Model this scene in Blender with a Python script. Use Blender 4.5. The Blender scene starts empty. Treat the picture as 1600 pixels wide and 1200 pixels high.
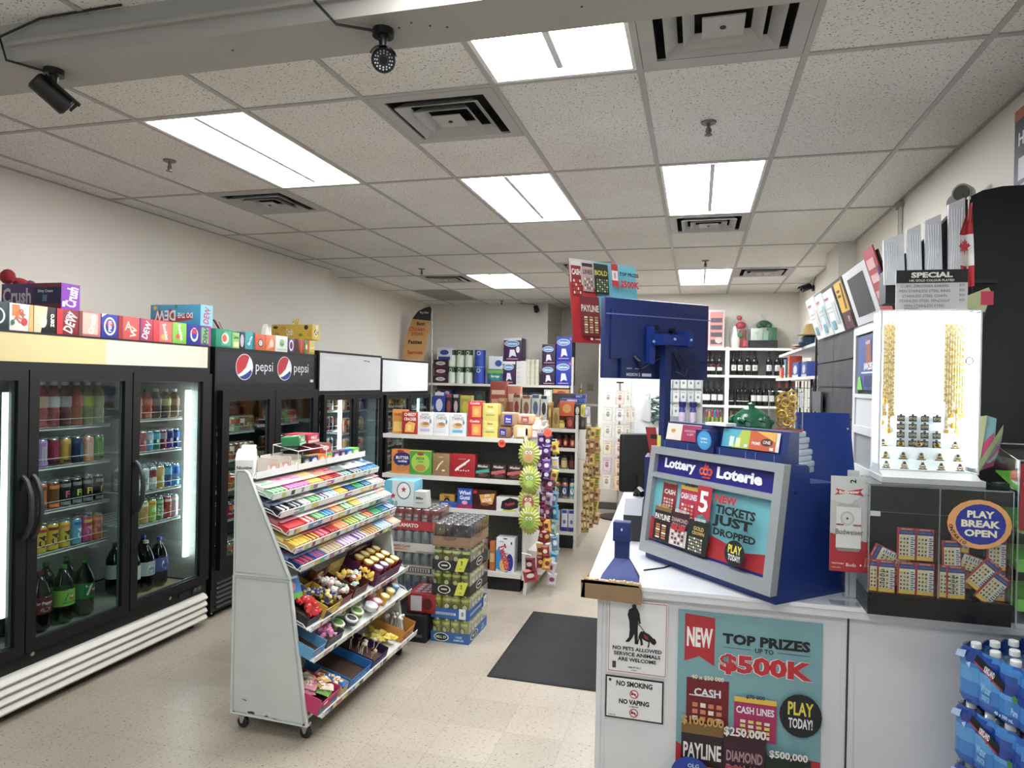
import bpy, math, random
from mathutils import Vector, Matrix
random.seed(7)
sc = bpy.context.scene
COL = sc.collection
# ------------------------------------------------------------------ camera, world, exposure
HC = 1.79                 # camera height
ZC = 3.038                # ceiling height
def _cam():
    yaw, pitch, roll = -.26409, -.00415, .0194
    cy, sy, cp, sp = math.cos(yaw), math.sin(yaw), math.cos(pitch), math.sin(pitch)
    f = Vector((sy*cp, cy*cp, sp)); r0 = Vector((cy, -sy, 0)); u0 = r0.cross(f)
    cr, sr = math.cos(roll), math.sin(roll)
    r = cr*r0+sr*u0; u = -sr*r0+cr*u0
    m = Matrix((r, u, -f)).transposed().to_4x4(); m.translation = Vector((0, 0, HC))
    cd = bpy.data.cameras.new('camera'); cd.sensor_width = 36; cd.lens = 1067.3/1600*36
    cd.clip_start = .05; cd.clip_end = 100
    co = bpy.data.objects.new('camera', cd); co.matrix_world = m; COL.objects.link(co); sc.camera = co
_cam()
w = bpy.data.worlds.new('world'); sc.world = w; w.use_nodes = True
w.node_tree.nodes['Background'].inputs[0].default_value = (.75, .86, 1, 1)
w.node_tree.nodes['Background'].inputs[1].default_value = 1.3
sc.view_settings.view_transform = 'Standard'; sc.view_settings.look = 'None'
sc.view_settings.exposure = 0.36; sc.view_settings.gamma = 1.0
LIGHT_POWER = 22.0         # ceiling diffuser emission strength
sc.cycles.max_bounces = 7; sc.cycles.diffuse_bounces = 4; sc.cycles.glossy_bounces = 3
sc.cycles.transmission_bounces = 6; sc.cycles.transparent_max_bounces = 14
sc.cycles.caustics_reflective = False; sc.cycles.caustics_refractive = False
sc.cycles.sample_clamp_indirect = 6; sc.cycles.use_denoising = True

# ------------------------------------------------------------------ materials
def lin(h):
    h = h.lstrip('#'); o = []
    for i in (0, 2, 4):
        c = int(h[i:i+2], 16)/255
        o.append(c/12.92 if c <= .04045 else ((c+.055)/1.055)**2.4)
    return (o[0], o[1], o[2], 1)
_M = {}
def M(h, rough=.5, metal=0, emit=0, coat=0, vary=.06):
    k = (h, rough, metal, emit, coat, vary)
    if k in _M: return _M[k]
    m = bpy.data.materials.new('paint_'+h.lstrip('#')); m.use_nodes = True
    nt = m.node_tree; b = nt.nodes['Principled BSDF']; c = lin(h)
    if not emit: g_ = c[0]*.3+c[1]*.6+c[2]*.1; c = tuple(x*.9+g_*.1 for x in c[:3])+(1,)
    b.inputs['Base Color'].default_value = c; b.inputs['Roughness'].default_value = rough
    b.inputs['Metallic'].default_value = metal
    if coat: b.inputs['Coat Weight'].default_value = coat; b.inputs['Coat Roughness'].default_value = .08
    if emit:
        b.inputs['Emission Color'].default_value = c; b.inputs['Emission Strength'].default_value = emit
    elif vary:
        n = nt.nodes.new('ShaderNodeTexNoise'); n.inputs['Scale'].default_value = 9; n.inputs['Detail'].default_value = 2
        tc = nt.nodes.new('ShaderNodeTexCoord'); nt.links.new(tc.outputs['Object'], n.inputs['Vector'])
        mr = nt.nodes.new('ShaderNodeMapRange'); mr.inputs[3].default_value = max(.02, rough-.06); mr.inputs[4].default_value = min(1, rough+.1)
        nt.links.new(n.outputs['Fac'], mr.inputs[0]); nt.links.new(mr.outputs[0], b.inputs['Roughness'])
        mx = nt.nodes.new('ShaderNodeMix'); mx.data_type = 'RGBA'
        mx.inputs[6].default_value = tuple(x*(1-vary) for x in c[:3])+(1,); mx.inputs[7].default_value = tuple(min(1, x*(1+vary)) for x in c[:3])+(1,)
        nt.links.new(n.outputs['Fac'], mx.inputs[0]); nt.links.new(mx.outputs[2], b.inputs['Base Color'])
    _M[k] = m; return m
def glassmat(name, tint=(.9, .95, .93), refl=.10, rough=.02):
    m = bpy.data.materials.new(name); m.use_nodes = True; nt = m.node_tree; nt.nodes.clear()
    o = nt.nodes.new('ShaderNodeOutputMaterial'); t = nt.nodes.new('ShaderNodeBsdfTransparent'); g = nt.nodes.new('ShaderNodeBsdfGlossy')
    t.inputs[0].default_value = (*tint, 1); g.inputs['Roughness'].default_value = rough; g.inputs[0].default_value = (.95, .97, 1, 1)
    f = nt.nodes.new('ShaderNodeLayerWeight'); f.inputs[0].default_value = .5
    pw = nt.nodes.new('ShaderNodeMath'); pw.operation = 'POWER'; pw.inputs[1].default_value = 4.5; nt.links.new(f.outputs['Facing'], pw.inputs[0])
    a = nt.nodes.new('ShaderNodeMath'); a.operation = 'ADD'; a.use_clamp = True; a.inputs[1].default_value = refl
    nt.links.new(pw.outputs[0], a.inputs[0])
    mx = nt.nodes.new('ShaderNodeMixShader'); nt.links.new(a.outputs[0], mx.inputs[0]); nt.links.new(t.outputs[0], mx.inputs[1]); nt.links.new(g.outputs[0], mx.inputs[2])
    nt.links.new(mx.outputs[0], o.inputs[0]); return m
GLASS = glassmat('cooler_glass', (.78, .84, .82), .03); ACRYL = glassmat('clear_acrylic', (.96, .98, .98), .02)
WRAP = glassmat('shrink_wrap', (.93, .95, .95), .08, .12)
GREENPET = glassmat('green_plastic', (.02, .28, .06), .06, .08); CLEARPET = glassmat('clear_plastic', (.80, .88, .92), .07, .08)
COLA = glassmat('cola_plastic', (.05, .02, .01), .06, .08)

# ------------------------------------------------------------------ text
_T = {}
def text2d(s, bold=True):
    k = (s, bold)
    if k in _T: return _T[k]
    c = bpy.data.curves.new('t', 'FONT'); c.body = s; c.size = 1; c.resolution_u = 2; c.offset = {0: 0, 1: .028, 2: .045, 3: .07}[int(bold)]; c.fill_mode = 'FRONT'
    o = bpy.data.objects.new('t', c)
    me = bpy.data.meshes.new_from_object(o)
    me.calc_loop_triangles()
    vs = [(v.co.x, v.co.y) for v in me.vertices]; fs = [tuple(p.vertices) for p in me.polygons]
    if vs:
        x0 = min(v[0] for v in vs); x1 = max(v[0] for v in vs); y0 = min(v[1] for v in vs); y1 = max(v[1] for v in vs)
        h = max(y1-y0, 1e-4); vs = [((x-(x0+x1)/2)/h, (y-(y0+y1)/2)/h) for x, y in vs]; wd = (x1-x0)/h
    else: wd = 1
    bpy.data.objects.remove(o); bpy.data.curves.remove(c); bpy.data.meshes.remove(me)
    _T[k] = (vs, fs, wd); return _T[k]

# ------------------------------------------------------------------ mesh builder
class Fr:
    """a flat face: origin O, full width vector U, full height vector V"""
    def __init__(s, O, U, V):
        s.O, s.U, s.V = Vector(O), Vector(U), Vector(V); s.N = s.U.cross(s.V).normalized(); s.w, s.h = s.U.length, s.V.length
    def pt(s, u, v, k): return s.O+s.U*u+s.V*v+s.N*(k*.0005)
class Cyl:
    """a wrapped label on an upright cylinder, its middle facing local -Y"""
    def __init__(s, r, z0, h, span=2.2, cx=0, cy=0):
        s.r, s.z0, s.h, s.span, s.cx, s.cy = r, z0, h, span, cx, cy; s.w = r*span
    def pt(s, u, v, k):
        a = (u-.5)*s.span; R = s.r+.0008+k*.0005
        return Vector((s.cx+R*math.sin(a), s.cy-R*math.cos(a), s.z0+v*s.h))
class MB:
    def __init__(s): s.v = []; s.f = []; s.m = []; s.sm = []; s.mats = []
    def mi(s, m):
        if isinstance(m, str): m = M(m)
        if m not in s.mats: s.mats.append(m)
        return s.mats.index(m)
    def add(s, vs, fs, m, smooth=False):
        b = len(s.v); i = s.mi(m); s.v += [tuple(v) for v in vs]
        for f in fs: s.f.append(tuple(b+j for j in f)); s.m.append(i); s.sm.append(smooth)
        return s
    def box(s, x0, x1, y0, y1, z0, z1, m, T=None):
        vs = [(x, y, z) for x in (x0, x1) for y in (y0, y1) for z in (z0, z1)]
        if T: vs = [T @ Vector(v) for v in vs]
        return s.add(vs, [(0, 1, 3, 2), (4, 6, 7, 5), (0, 4, 5, 1), (2, 3, 7, 6), (0, 2, 6, 4), (1, 5, 7, 3)], m)
    def rbox(s, x0, x1, y0, y1, z0, z1, r, m, T=None):
        """box with its vertical edges rounded and top/bottom chamfered"""
        r = min(r, (x1-x0)/2.01, (y1-y0)/2.01, (z1-z0)/2.01); o = []
        def ring(ins, z):
            q = []
            for cx, cy, a0 in ((x1-r, y1-r, 0), (x0+r, y1-r, 90), (x0+r, y0+r, 180), (x1-r, y0+r, 270)):
                for a in (0, 30, 60, 90):
                    t = math.radians(a0+a); q.append((cx+(r-ins)*math.cos(t), cy+(r-ins)*math.sin(t), z))
            return q
        rs = [ring(r*.8, z0), ring(r*.2, z0+r*.3), ring(0, z0+r), ring(0, z1-r), ring(r*.2, z1-r*.3), ring(r*.8, z1)]
        vs = [p for q in rs for p in q]; n = 16
        if T: vs = [T @ Vector(v) for v in vs]
        fs = [tuple(range(n-1, -1, -1)), tuple(range(5*n, 6*n))]
        for k in range(5):
            for i in range(n): j = (i+1) % n; fs.append((k*n+i, k*n+j, (k+1)*n+j, (k+1)*n+i))
        return s.add(vs, fs, m, True)
    def lathe(s, prof, n=16, cx=0, cy=0, T=None, smooth=True, sx=1, sy=1):
        """prof: (r, z, material of the band that ENDS here)"""
        for (r0, z0, _), (r1, z1, m) in zip(prof, prof[1:]):
            vs = []; fs = []
            for i in range(n):
                a = 2*math.pi*i/n; c_, s_ = math.cos(a), math.sin(a)
                vs.append((cx+r0*c_*sx, cy+r0*s_*sy, z0)); vs.append((cx+r1*c_*sx, cy+r1*s_*sy, z1))
            for i in range(n): j = (i+1) % n; fs.append((2*i, 2*j, 2*j+1, 2*i+1))
            if T: vs = [T @ Vector(v) for v in vs]
            s.add(vs, fs, m, smooth)
        for (r, z, m), up in ((prof[0], 0), (prof[-1], 1)):
            if r > 1e-5:
                vs = [(cx+r*math.cos(2*math.pi*i/n)*sx, cy+r*math.sin(2*math.pi*i/n)*sy, z) for i in range(n)]
                if T: vs = [T @ Vector(v) for v in vs]
                s.add(vs, [tuple(range(n)) if up else tuple(range(n-1, -1, -1))], m or prof[1][2])
        return s
    def tube(s, pts, r, m, n=8, cap=True):
        pts = [Vector(p) for p in pts]; rings = []; up = None
        for i, p in enumerate(pts):
            d = (pts[min(i+1, len(pts)-1)]-pts[max(i-1, 0)]).normalized()
            a = Vector((0, 0, 1)) if abs(d.z) < .9 else Vector((1, 0, 0))
            if up is None: up = d.cross(a).normalized()
            else: up = (up-d*up.dot(d)).normalized()
            b = d.cross(up); rr = r[i] if isinstance(r, (list, tuple)) else r
            rings.append([p+up*rr*math.cos(2*math.pi*k/n)+b*rr*math.sin(2*math.pi*k/n) for k in range(n)])
        vs = [q for g in rings for q in g]; fs = []
        for g in range(len(rings)-1):
            for k in range(n): j = (k+1) % n; fs.append((g*n+k, (g+1)*n+k, (g+1)*n+j, g*n+j))
        if cap: fs += [tuple(range(n)), tuple(range(len(vs)-1, len(vs)-n-1, -1))]
        return s.add(vs, fs, m, n > 4)
    def prism(s, poly, a, b, m, axis='y', T=None):
        """2D outline extruded from a to b along axis; outline coords are the other two axes in order"""
        def P(p, t): return {'y': (p[0], t, p[1]), 'x': (t, p[0], p[1]), 'z': (p[0], p[1], t)}[axis]
        n = len(poly); vs = [P(p, a) for p in poly]+[P(p, b) for p in poly]
        if T: vs = [T @ Vector(v) for v in vs]
        fs = [tuple(range(n)), tuple(range(2*n-1, n-1, -1))]+[(i, n+i, n+(i+1) % n, (i+1) % n) for i in range(n)]
        return s.add(vs, fs, m)
    def sphere(s, c, r, m, n=10, sx=1, sy=1, sz=1):
        pr = [(max(1e-6, r*math.sin(math.pi*i/(n//2+1))), c[2]-r*sz*math.cos(math.pi*i/(n//2+1)), m) for i in range(n//2+2)]
        return s.lathe(pr, n, c[0], c[1], sx=sx, sy=sy)
    def art(s, fr, spec, k0=1):
        k = k0
        for it in spec:
            t = it[0]; k += .6
            if t == 'r':
                _, a, b, c, d, m = it; s.poly(fr, [(a, b), (c, b), (c, d), (a, d)], k, m)
            elif t == 'e':
                _, a, b, ru, rv, m = it; s.poly(fr, [(a+ru*math.cos(i*math.pi/10), b+rv*math.sin(i*math.pi/10)) for i in range(20)], k, m)
            elif t == 'p': s.poly(fr, it[1], k, it[2])
            elif t in 'tW':
                _, tx, cu, cv, h, m = it[:6]; wm = it[6] if len(it) > 6 else .92; rot = it[7] if len(it) > 7 else 0
                bold = it[8] if len(it) > 8 else True
                vs, fs, wd = text2d(tx, bold); H = h*fr.h; sxx = min(1, wm*(fr.w if not rot or abs(rot) == 180 else fr.h)/(wd*H)); ca, sa = math.cos(math.radians(rot)), math.sin(math.radians(rot))
                out = []
                if t == 'W': sxx = wm*fr.w/(wd*H)
                for x, y in vs:
                    X, Y = x*H*sxx, y*H; out.append(fr.pt(cu+(X*ca-Y*sa)/fr.w, cv+(X*sa+Y*ca)/fr.h, k))
                s.add(out, fs, m)
        return s
    def poly(s, fr, pts, k, m):
        if isinstance(fr, Cyl) and len(pts) == 4:
            (a, b), (c, _), (_, d), _ = pts; n = max(1, int(abs(c-a)*8)); vs = []; fs = []
            for i in range(n+1): vs += [fr.pt(a+(c-a)*i/n, b, k), fr.pt(a+(c-a)*i/n, d, k)]
            for i in range(n): fs.append((2*i, 2*i+2, 2*i+3, 2*i+1))
            return s.add(vs, fs, m, True)
        return s.add([fr.pt(u, v, k) for u, v in pts], [tuple(range(len(pts)))], m)
    def mesh(s, name):
        me = bpy.data.meshes.new(name); me.from_pydata(s.v, [], s.f)
        for m in s.mats: me.materials.append(m)
        me.polygons.foreach_set('material_index', s.m); me.polygons.foreach_set('use_smooth', s.sm)
        me.update()
        if any(s.sm): me.set_sharp_from_angle(angle=math.radians(38))
        return me

USED = {}
def tag(o, label, cat, group=None):
    o['label'] = label; o['category'] = cat
    if group: o['group'] = group
    USED.setdefault(label, []).append(o); return o
def part(name, mb, parent, label=None, loc=None):
    me = mb.mesh(name) if isinstance(mb, MB) else mb
    o = bpy.data.objects.new(name, me); COL.objects.link(o); o.parent = parent
    if loc: o.location = loc
    if label: o['label'] = label
    return o
def single(name, mb, label, cat, loc=(0, 0, 0), rz=0, group=None, rot=None):
    me = mb.mesh(name) if isinstance(mb, MB) else mb
    o = bpy.data.objects.new(name, me); COL.objects.link(o); o.location = loc; o.rotation_euler = rot or (0, 0, rz)
    return tag(o, label, cat, group)
def root(name, label, cat, loc=(0, 0, 0), rz=0, group=None, rot=None):
    o = bpy.data.objects.new(name, None); o.empty_display_size = .05; COL.objects.link(o); o.location = loc; o.rotation_euler = rot or (0, 0, rz)
    return tag(o, label, cat, group)
def struct(name, mb):
    o = bpy.data.objects.new(name, mb.mesh(name)); COL.objects.link(o); o['kind'] = 'structure'; return o
ORD = ['first', 'second', 'third', 'fourth', 'fifth', 'sixth', 'seventh', 'eighth', 'ninth', 'tenth', 'eleventh', 'twelfth', 'thirteenth', 'fourteenth', 'fifteenth', 'sixteenth', 'seventeenth', 'eighteenth']
R90 = math.pi/2
BLACK = M('#0c0c0f', .38); WHITE = M('#e4e4e2', .45); OFFW = M('#d2d0c9', .5); STEEL = M('#b9bcc0', .25, .9); DGREY = M('#2b2b2e', .6)
# pixel column / row of the measured photograph to a position in an upright plane that something really stands in
_yaw = -.26409
def _axes():
    m = sc.camera.matrix_world.to_3x3(); return m.col[0].copy(), m.col[1].copy(), -m.col[2].copy()
_r, _u, _f = _axes()
def onY(px, py, y):
    d = _f+_r*((px-800)/1067.3)-_u*((py-600)/1067.3); t = y/d.y; return d.x*t, HC+d.z*t
def onX(px, py, x):
    d = _f+_r*((px-800)/1067.3)-_u*((py-600)/1067.3); t = x/d.x; return d.y*t, HC+d.z*t
# ------------------------------------------------------------------ room shell
def ceiling_mat():
    m = bpy.data.materials.new('acoustic_tile'); m.use_nodes = True; nt = m.node_tree; b = nt.nodes['Principled BSDF']; L = nt.links
    tc = nt.nodes.new('ShaderNodeTexCoord')
    n = nt.nodes.new('ShaderNodeTexNoise'); n.inputs['Scale'].default_value = 110; n.inputs['Detail'].default_value = 2; L.new(tc.outputs['Object'], n.inputs['Vector'])
    r = nt.nodes.new('ShaderNodeValToRGB'); r.color_ramp.elements[0].position = .33; r.color_ramp.elements[0].color = lin('#807e79'); r.color_ramp.elements[1].position = .39; r.color_ramp.elements[1].color = lin('#ebeae7')
    L.new(n.outputs['Fac'], r.inputs[0])
    n2 = nt.nodes.new('ShaderNodeTexNoise'); n2.inputs['Scale'].default_value = 1.3; L.new(tc.outputs['Object'], n2.inputs['Vector'])
    r2 = nt.nodes.new('ShaderNodeValToRGB'); r2.color_ramp.elements[0].color = lin('#e2ded6'); r2.color_ramp.elements[1].color = lin('#ffffff'); L.new(n2.outputs['Fac'], r2.inputs[0])
    mx = nt.nodes.new('ShaderNodeMix'); mx.data_type = 'RGBA'; mx.blend_type = 'MULTIPLY'; mx.inputs[0].default_value = 1
    L.new(r.outputs[0], mx.inputs[6]); L.new(r2.outputs[0], mx.inputs[7]); L.new(mx.outputs[2], b.inputs['Base Color'])
    b.inputs['Roughness'].default_value = .9
    bp = nt.nodes.new('ShaderNodeBump'); bp.inputs['Strength'].default_value = .3; bp.inputs['Distance'].default_value = .004; L.new(n.outputs['Fac'], bp.inputs['Height']); L.new(bp.outputs[0], b.inputs['Normal'])
    return m
def floor_mat():
    m = bpy.data.materials.new('vinyl_tile'); m.use_nodes = True; nt = m.node_tree; b = nt.nodes['Principled BSDF']; L = nt.links
    tc = nt.nodes.new('ShaderNodeTexCoord'); mp = nt.nodes.new('ShaderNodeMapping'); L.new(tc.outputs['Object'], mp.inputs[0])
    br = nt.nodes.new('ShaderNodeTexBrick'); br.offset = 0; br.inputs['Scale'].default_value = 1; br.inputs['Brick Width'].default_value = .305; br.inputs['Row Height'].default_value = .305
    br.inputs['Mortar Size'].default_value = .0012; br.inputs['Color1'].default_value = lin('#b3ab9f'); br.inputs['Color2'].default_value = lin('#a9a195'); br.inputs['Mortar'].default_value = lin('#928a7d')
    L.new(mp.outputs[0], br.inputs[0])
    mp2 = nt.nodes.new('ShaderNodeMapping'); mp2.inputs['Scale'].default_value = (1, 2.2, 1); mp2.inputs['Rotation'].default_value = (0, 0, .6); L.new(tc.outputs['Object'], mp2.inputs[0])
    n = nt.nodes.new('ShaderNodeTexNoise'); n.inputs['Scale'].default_value = 62; n.inputs['Detail'].default_value = 3; L.new(mp2.outputs[0], n.inputs['Vector'])
    r = nt.nodes.new('ShaderNodeValToRGB'); r.color_ramp.elements[0].position = .32; r.color_ramp.elements[0].color = lin('#6a6052'); r.color_ramp.elements[1].position = .39; r.color_ramp.elements[1].color = (1, 1, 1, 1); L.new(n.outputs['Fac'], r.inputs[0])
    n3 = nt.nodes.new('ShaderNodeTexNoise'); n3.inputs['Scale'].default_value = 2; n3.inputs['Detail'].default_value = 4; L.new(tc.outputs['Object'], n3.inputs['Vector'])
    r3 = nt.nodes.new('ShaderNodeValToRGB'); r3.color_ramp.elements[0].color = lin('#d8cfc2'); r3.color_ramp.elements[1].color = lin('#ffffff'); L.new(n3.outputs['Fac'], r3.inputs[0])
    m1 = nt.nodes.new('ShaderNodeMix'); m1.data_type = 'RGBA'; m1.blend_type = 'MULTIPLY'; m1.inputs[0].default_value = 1; L.new(br.outputs[0], m1.inputs[6]); L.new(r.outputs[0], m1.inputs[7])
    m2 = nt.nodes.new('ShaderNodeMix'); m2.data_type = 'RGBA'; m2.blend_type = 'MULTIPLY'; m2.inputs[0].default_value = .8; L.new(m1.outputs[2], m2.inputs[6]); L.new(r3.outputs[0], m2.inputs[7])
    L.new(m2.outputs[2], b.inputs['Base Color']); b.inputs['Roughness'].default_value = .32
    mr = nt.nodes.new('ShaderNodeMapRange'); mr.inputs[3].default_value = .22; mr.inputs[4].default_value = .42; L.new(n3.outputs['Fac'], mr.inputs[0]); L.new(mr.outputs[0], b.inputs['Roughness'])
    return m
def wall_mat(h):
    m = bpy.data.materials.new('wall_paint'); m.use_nodes = True; nt = m.node_tree; b = nt.nodes['Principled BSDF']; L = nt.links
    tc = nt.nodes.new('ShaderNodeTexCoord'); n = nt.nodes.new('ShaderNodeTexNoise'); n.inputs['Scale'].default_value = 1.1; n.inputs['Detail'].default_value = 3; L.new(tc.outputs['Object'], n.inputs['Vector'])
    c = lin(h); r = nt.nodes.new('ShaderNodeValToRGB'); r.color_ramp.elements[0].color = tuple(x*.95 for x in c[:3])+(1,); r.color_ramp.elements[1].color = tuple(min(1, x*1.04) for x in c[:3])+(1,)
    L.new(n.outputs['Fac'], r.inputs[0]); L.new(r.outputs[0], b.inputs['Base Color']); b.inputs['Roughness'].default_value = .7
    n2 = nt.nodes.new('ShaderNodeTexNoise'); n2.inputs['Scale'].default_value = 140; L.new(tc.outputs['Object'], n2.inputs['Vector'])
    bp = nt.nodes.new('ShaderNodeBump'); bp.inputs['Strength'].default_value = .08; bp.inputs['Distance'].default_value = .002; L.new(n2.outputs['Fac'], bp.inputs['Height']); L.new(bp.outputs[0], b.inputs['Normal'])
    return m
WALL = wall_mat('#dad5cb'); CEIL = ceiling_mat(); GRID = M('#a8a6a1', .5)
YB = -2.6
struct('floor', MB().box(-4.5, 1.5, YB-.1, 12, -.1, 0, floor_mat()))
struct('wall_left', MB().box(-4.35, -4.11, YB, 7.05, 0, ZC+.1, WALL).box(-4.5, -4.32, 7.05, 10.75, 0, ZC+.1, WALL))
struct('wall_right', MB().box(1.285, 1.45, YB, 9.9, 0, ZC+.1, WALL).box(1.15, 1.285, 6.37, 6.95, 0, ZC, WALL))
struct('wall_back', MB().box(-4.5, -2.3, 10.62, 10.8, 0, ZC+.1, WALL).box(-2.48, -2.3, 10.8, 11.75, 0, ZC+.1, WALL).box(-2.48, -.2, 11.72, 11.9, 0, ZC+.1, WALL).box(-1.35, 1.45, 9.72, 9.9, 0, ZC+.1, WALL).box(-1.35, -1.2, 9.9, 11.72, 0, ZC+.1, WALL))
# shop front behind the photographer: a wall with a wide window and a glass door
struct('wall_front', MB().box(-4.35, 1.45, YB-.15, YB, 0, .5, WALL).box(-4.35, 1.45, YB-.15, YB, 2.5, ZC+.1, WALL).box(-4.35, -3.9, YB-.15, YB, .5, 2.5, WALL).box(1.0, 1.45, YB-.15, YB, .5, 2.5, WALL).box(-1.2, -1.0, YB-.15, YB, .5, 2.5, WALL))
wf = MB()
for x in (-3.9, -2.55, -1.25, -1.0, .95): wf.box(x, x+.05, YB-.1, YB-.04, .5, 2.5, M('#8a8c8e', .3, .8))
for z in (.5, 2.45): wf.box(-3.9, 1.0, YB-.1, YB-.04, z, z+.05, M('#8a8c8e', .3, .8))
struct('window_1', wf)
wg = struct('window_2', MB().box(-3.9, 1.0, YB-.08, YB-.07, .5, 2.5, glassmat('window_glass', (.95, .97, .97), .02)))
# ceiling tiles with openings at the light fixtures and vents
def gx(c): return c*.6096-3.899
def gy(r): return 3.974+r*1.219
LIGHTS = [(2, -1), (5, -2), (4, 0), (6, 0), (2, 3), (4, 3), (6, 3), (5, -4)]
VENTS = [(4, gy(-1)), (1, gy(0)), (6, gy(1)), (7, gy(3)), (1, gy(3)), (4, gy(2)+.61), (6, gy(-2)+.61)]
holes = [(gx(c)+.012, gx(c+1)-.012, gy(r)+.012, gy(r+1)-.012) for c, r in LIGHTS]+[(gx(c)+.012, gx(c+1)-.012, y+.012, y+.6) for c, y in VENTS]
cb = MB()
xs = sorted({-4.5, 1.5}|{gx(c)+d for c in range(-1, 9) for d in (-.012, .012)})
ys = sorted({YB-.1, 12.}|{round(v, 4) for h in holes for v in h[2:]}|{gy(r) for r in range(-6, 7)})
for xa, xb in zip(xs, xs[1:]):
    for ya, yb in zip(ys, ys[1:]):
        mx_, my_ = (xa+xb)/2, (ya+yb)/2
        if any(h[0] < mx_ < h[1] and h[2] < my_ < h[3] for h in holes): continue
        if -.02 < xb-xa < .03 and False: continue
        cb.add([(xa, ya, ZC), (xb, ya, ZC), (xb, yb, ZC), (xa, yb, ZC)], [(0, 3, 2, 1)], M('#8d8a84', .9) if (gx(0) < mx_ < gx(1) and gy(4) < my_ < gy(5)) else CEIL)
cb.box(-4.5, 1.5, YB-.1, 12, ZC+.25, ZC+.3, WALL)
struct('ceiling', cb)
tb = MB()
for c in range(-1, 9): tb.box(gx(c)-.012, gx(c)+.012, YB, 11.7, ZC-.006, ZC+.001, GRID)
for r in range(-5, 7):
    for c in range(-1, 9): tb.box(gx(c)+.012, gx(c+1)-.012, gy(r)-.012, gy(r)+.012, ZC-.0055, ZC+.001, GRID)
tb.box(-4.11, -4.09, YB, 7.05, ZC-.006, ZC, GRID); tb.box(1.265, 1.285, YB, 9.7, ZC-.006, ZC, GRID)
struct('trim_1', tb)
# dropped boxed beam near the photographer
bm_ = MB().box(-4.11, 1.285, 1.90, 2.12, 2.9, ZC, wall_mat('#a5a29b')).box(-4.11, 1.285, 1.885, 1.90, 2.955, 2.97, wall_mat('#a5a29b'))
for x, y in ((-.93, 1.99), (-.88, 1.97), (-.83, 2.0), (-.78, 2.02), (-1.55, 2.0), (-.35, 2.0)): bm_.lathe([(.004, 2.8985, None), (.004, 2.901, M('#3b3733'))], 8, x, y)
struct('trim_2', bm_)
struct('baseboard_back', MB().box(-4.3, -2.3, 10.6, 10.62, 0, .1, M('#55514c')).box(-1.35, 1.28, 9.70, 9.72, 0, .1, M('#55514c')))
# light fixtures: white trough, prismatic diffuser giving the light
diff = M('#fbfdff', .4, 0, LIGHT_POWER)
for i, (c, r) in enumerate(LIGHTS):
    pos = {(2, -1): 'long ceiling light panel left of the nearest air vent', (5, -2): 'nearest ceiling light panel, right of the hanging camera', (4, 0): 'ceiling light panel in the middle of the ceiling', (6, 0): 'ceiling light panel right of the middle one, with vent behind it',
           (2, 3): 'small far ceiling light panel above the paper towel shelf', (4, 3): 'far ceiling light panel mostly hidden by the ticket poster', (6, 3): 'far ceiling light panel above the wine shelves'}.get((c, r), 'ceiling light panel behind the boxed beam, number %s row' % ORD[i-7])
    t = root('ceiling_light', 'white fluorescent '+pos, 'ceiling light', (gx(c)+.3048, gy(r)+.61, ZC))
    a, b = .292, .597
    part('frame', MB().box(-a, -a+.015, -b, b, -.004, .09, WHITE).box(a-.015, a, -b, b, -.004, .09, WHITE).box(-a+.015, a-.015, -b, -b+.015, -.004, .09, WHITE).box(-a+.015, a-.015, b-.015, b, -.004, .09, WHITE).box(-a, a, -b, b, .09, .1, WHITE).box(-.013, .013, -b+.02, b-.08, -.004, 0.0, M('#d4d6da', .6)), t)  # grey centre bar imitates the dimmer stripe between the tubes
    part('diffuser', MB().box(-a+.015, a-.015, -b+.015, b-.015, .001, .006, diff), t)
VN = ['large square air vent nearest the hanging camera', 'square air vent beyond the long left light panel', 'square air vent just behind the right middle light panel', 'square air vent above the right wall shelf', 'small far air vent above the drink coolers', 'far air vent beside the ticket poster', 'big air vent at the top edge by the nearest light']
for (c, y), nm in zip(VENTS, VN):
    t = root('air_vent', 'white '+nm, 'air vent', (gx(c)+.3048, y+.306, ZC))
    vm = M('#a9a8a4', .5)
    mb = MB(); o_, i_ = .291, .235
    for s_ in (-1, 1):
        mb.box(min(s_*o_, s_*i_), max(s_*o_, s_*i_), -o_, o_, -.006, .004, vm); mb.box(-i_, i_, min(s_*o_, s_*i_), max(s_*o_, s_*i_), -.006, .004, vm)
    mb.box(-.25, .25, -.25, .25, .12, .125, M('#1a1a1c', .8)); mb.box(-.25, -.24, -.25, .25, .0, .12, M('#2a2a2c', .8)).box(.24, .25, -.25, .25, 0, .12, M('#2a2a2c', .8)).box(-.25, .25, -.25, -.24, 0, .12, M('#2a2a2c', .8)).box(-.25, .25, .24, .25, 0, .12, M('#2a2a2c', .8))
    part('frame', mb, t)
    for k, (a, b) in enumerate(((.2, .16), (.135, .10))):
        q = MB()
        ring = lambda h, z: [(-h, -h, z), (h, -h, z), (h, h, z), (-h, h, z)]
        q.add(ring(a, -.016)+ring(b, .02)+ring(a, -.020)+ring(b-.004, .016), [(0, 1, 5, 4), (1, 2, 6, 5), (2, 3, 7, 6), (3, 0, 4, 7), (8, 12, 13, 9), (9, 13, 14, 10), (10, 14, 15, 11), (11, 15, 12, 8), (0, 8, 9, 1), (1, 9, 10, 2), (2, 10, 11, 3), (3, 11, 8, 0)], vm)
        part('louvre_ring', q, t)
    part('centre_plate', MB().box(-.07, .07, -.07, .07, -.018, -.013, vm).lathe([(.01, -.022, None), (.01, -.018, DGREY)], 10), t)
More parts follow.
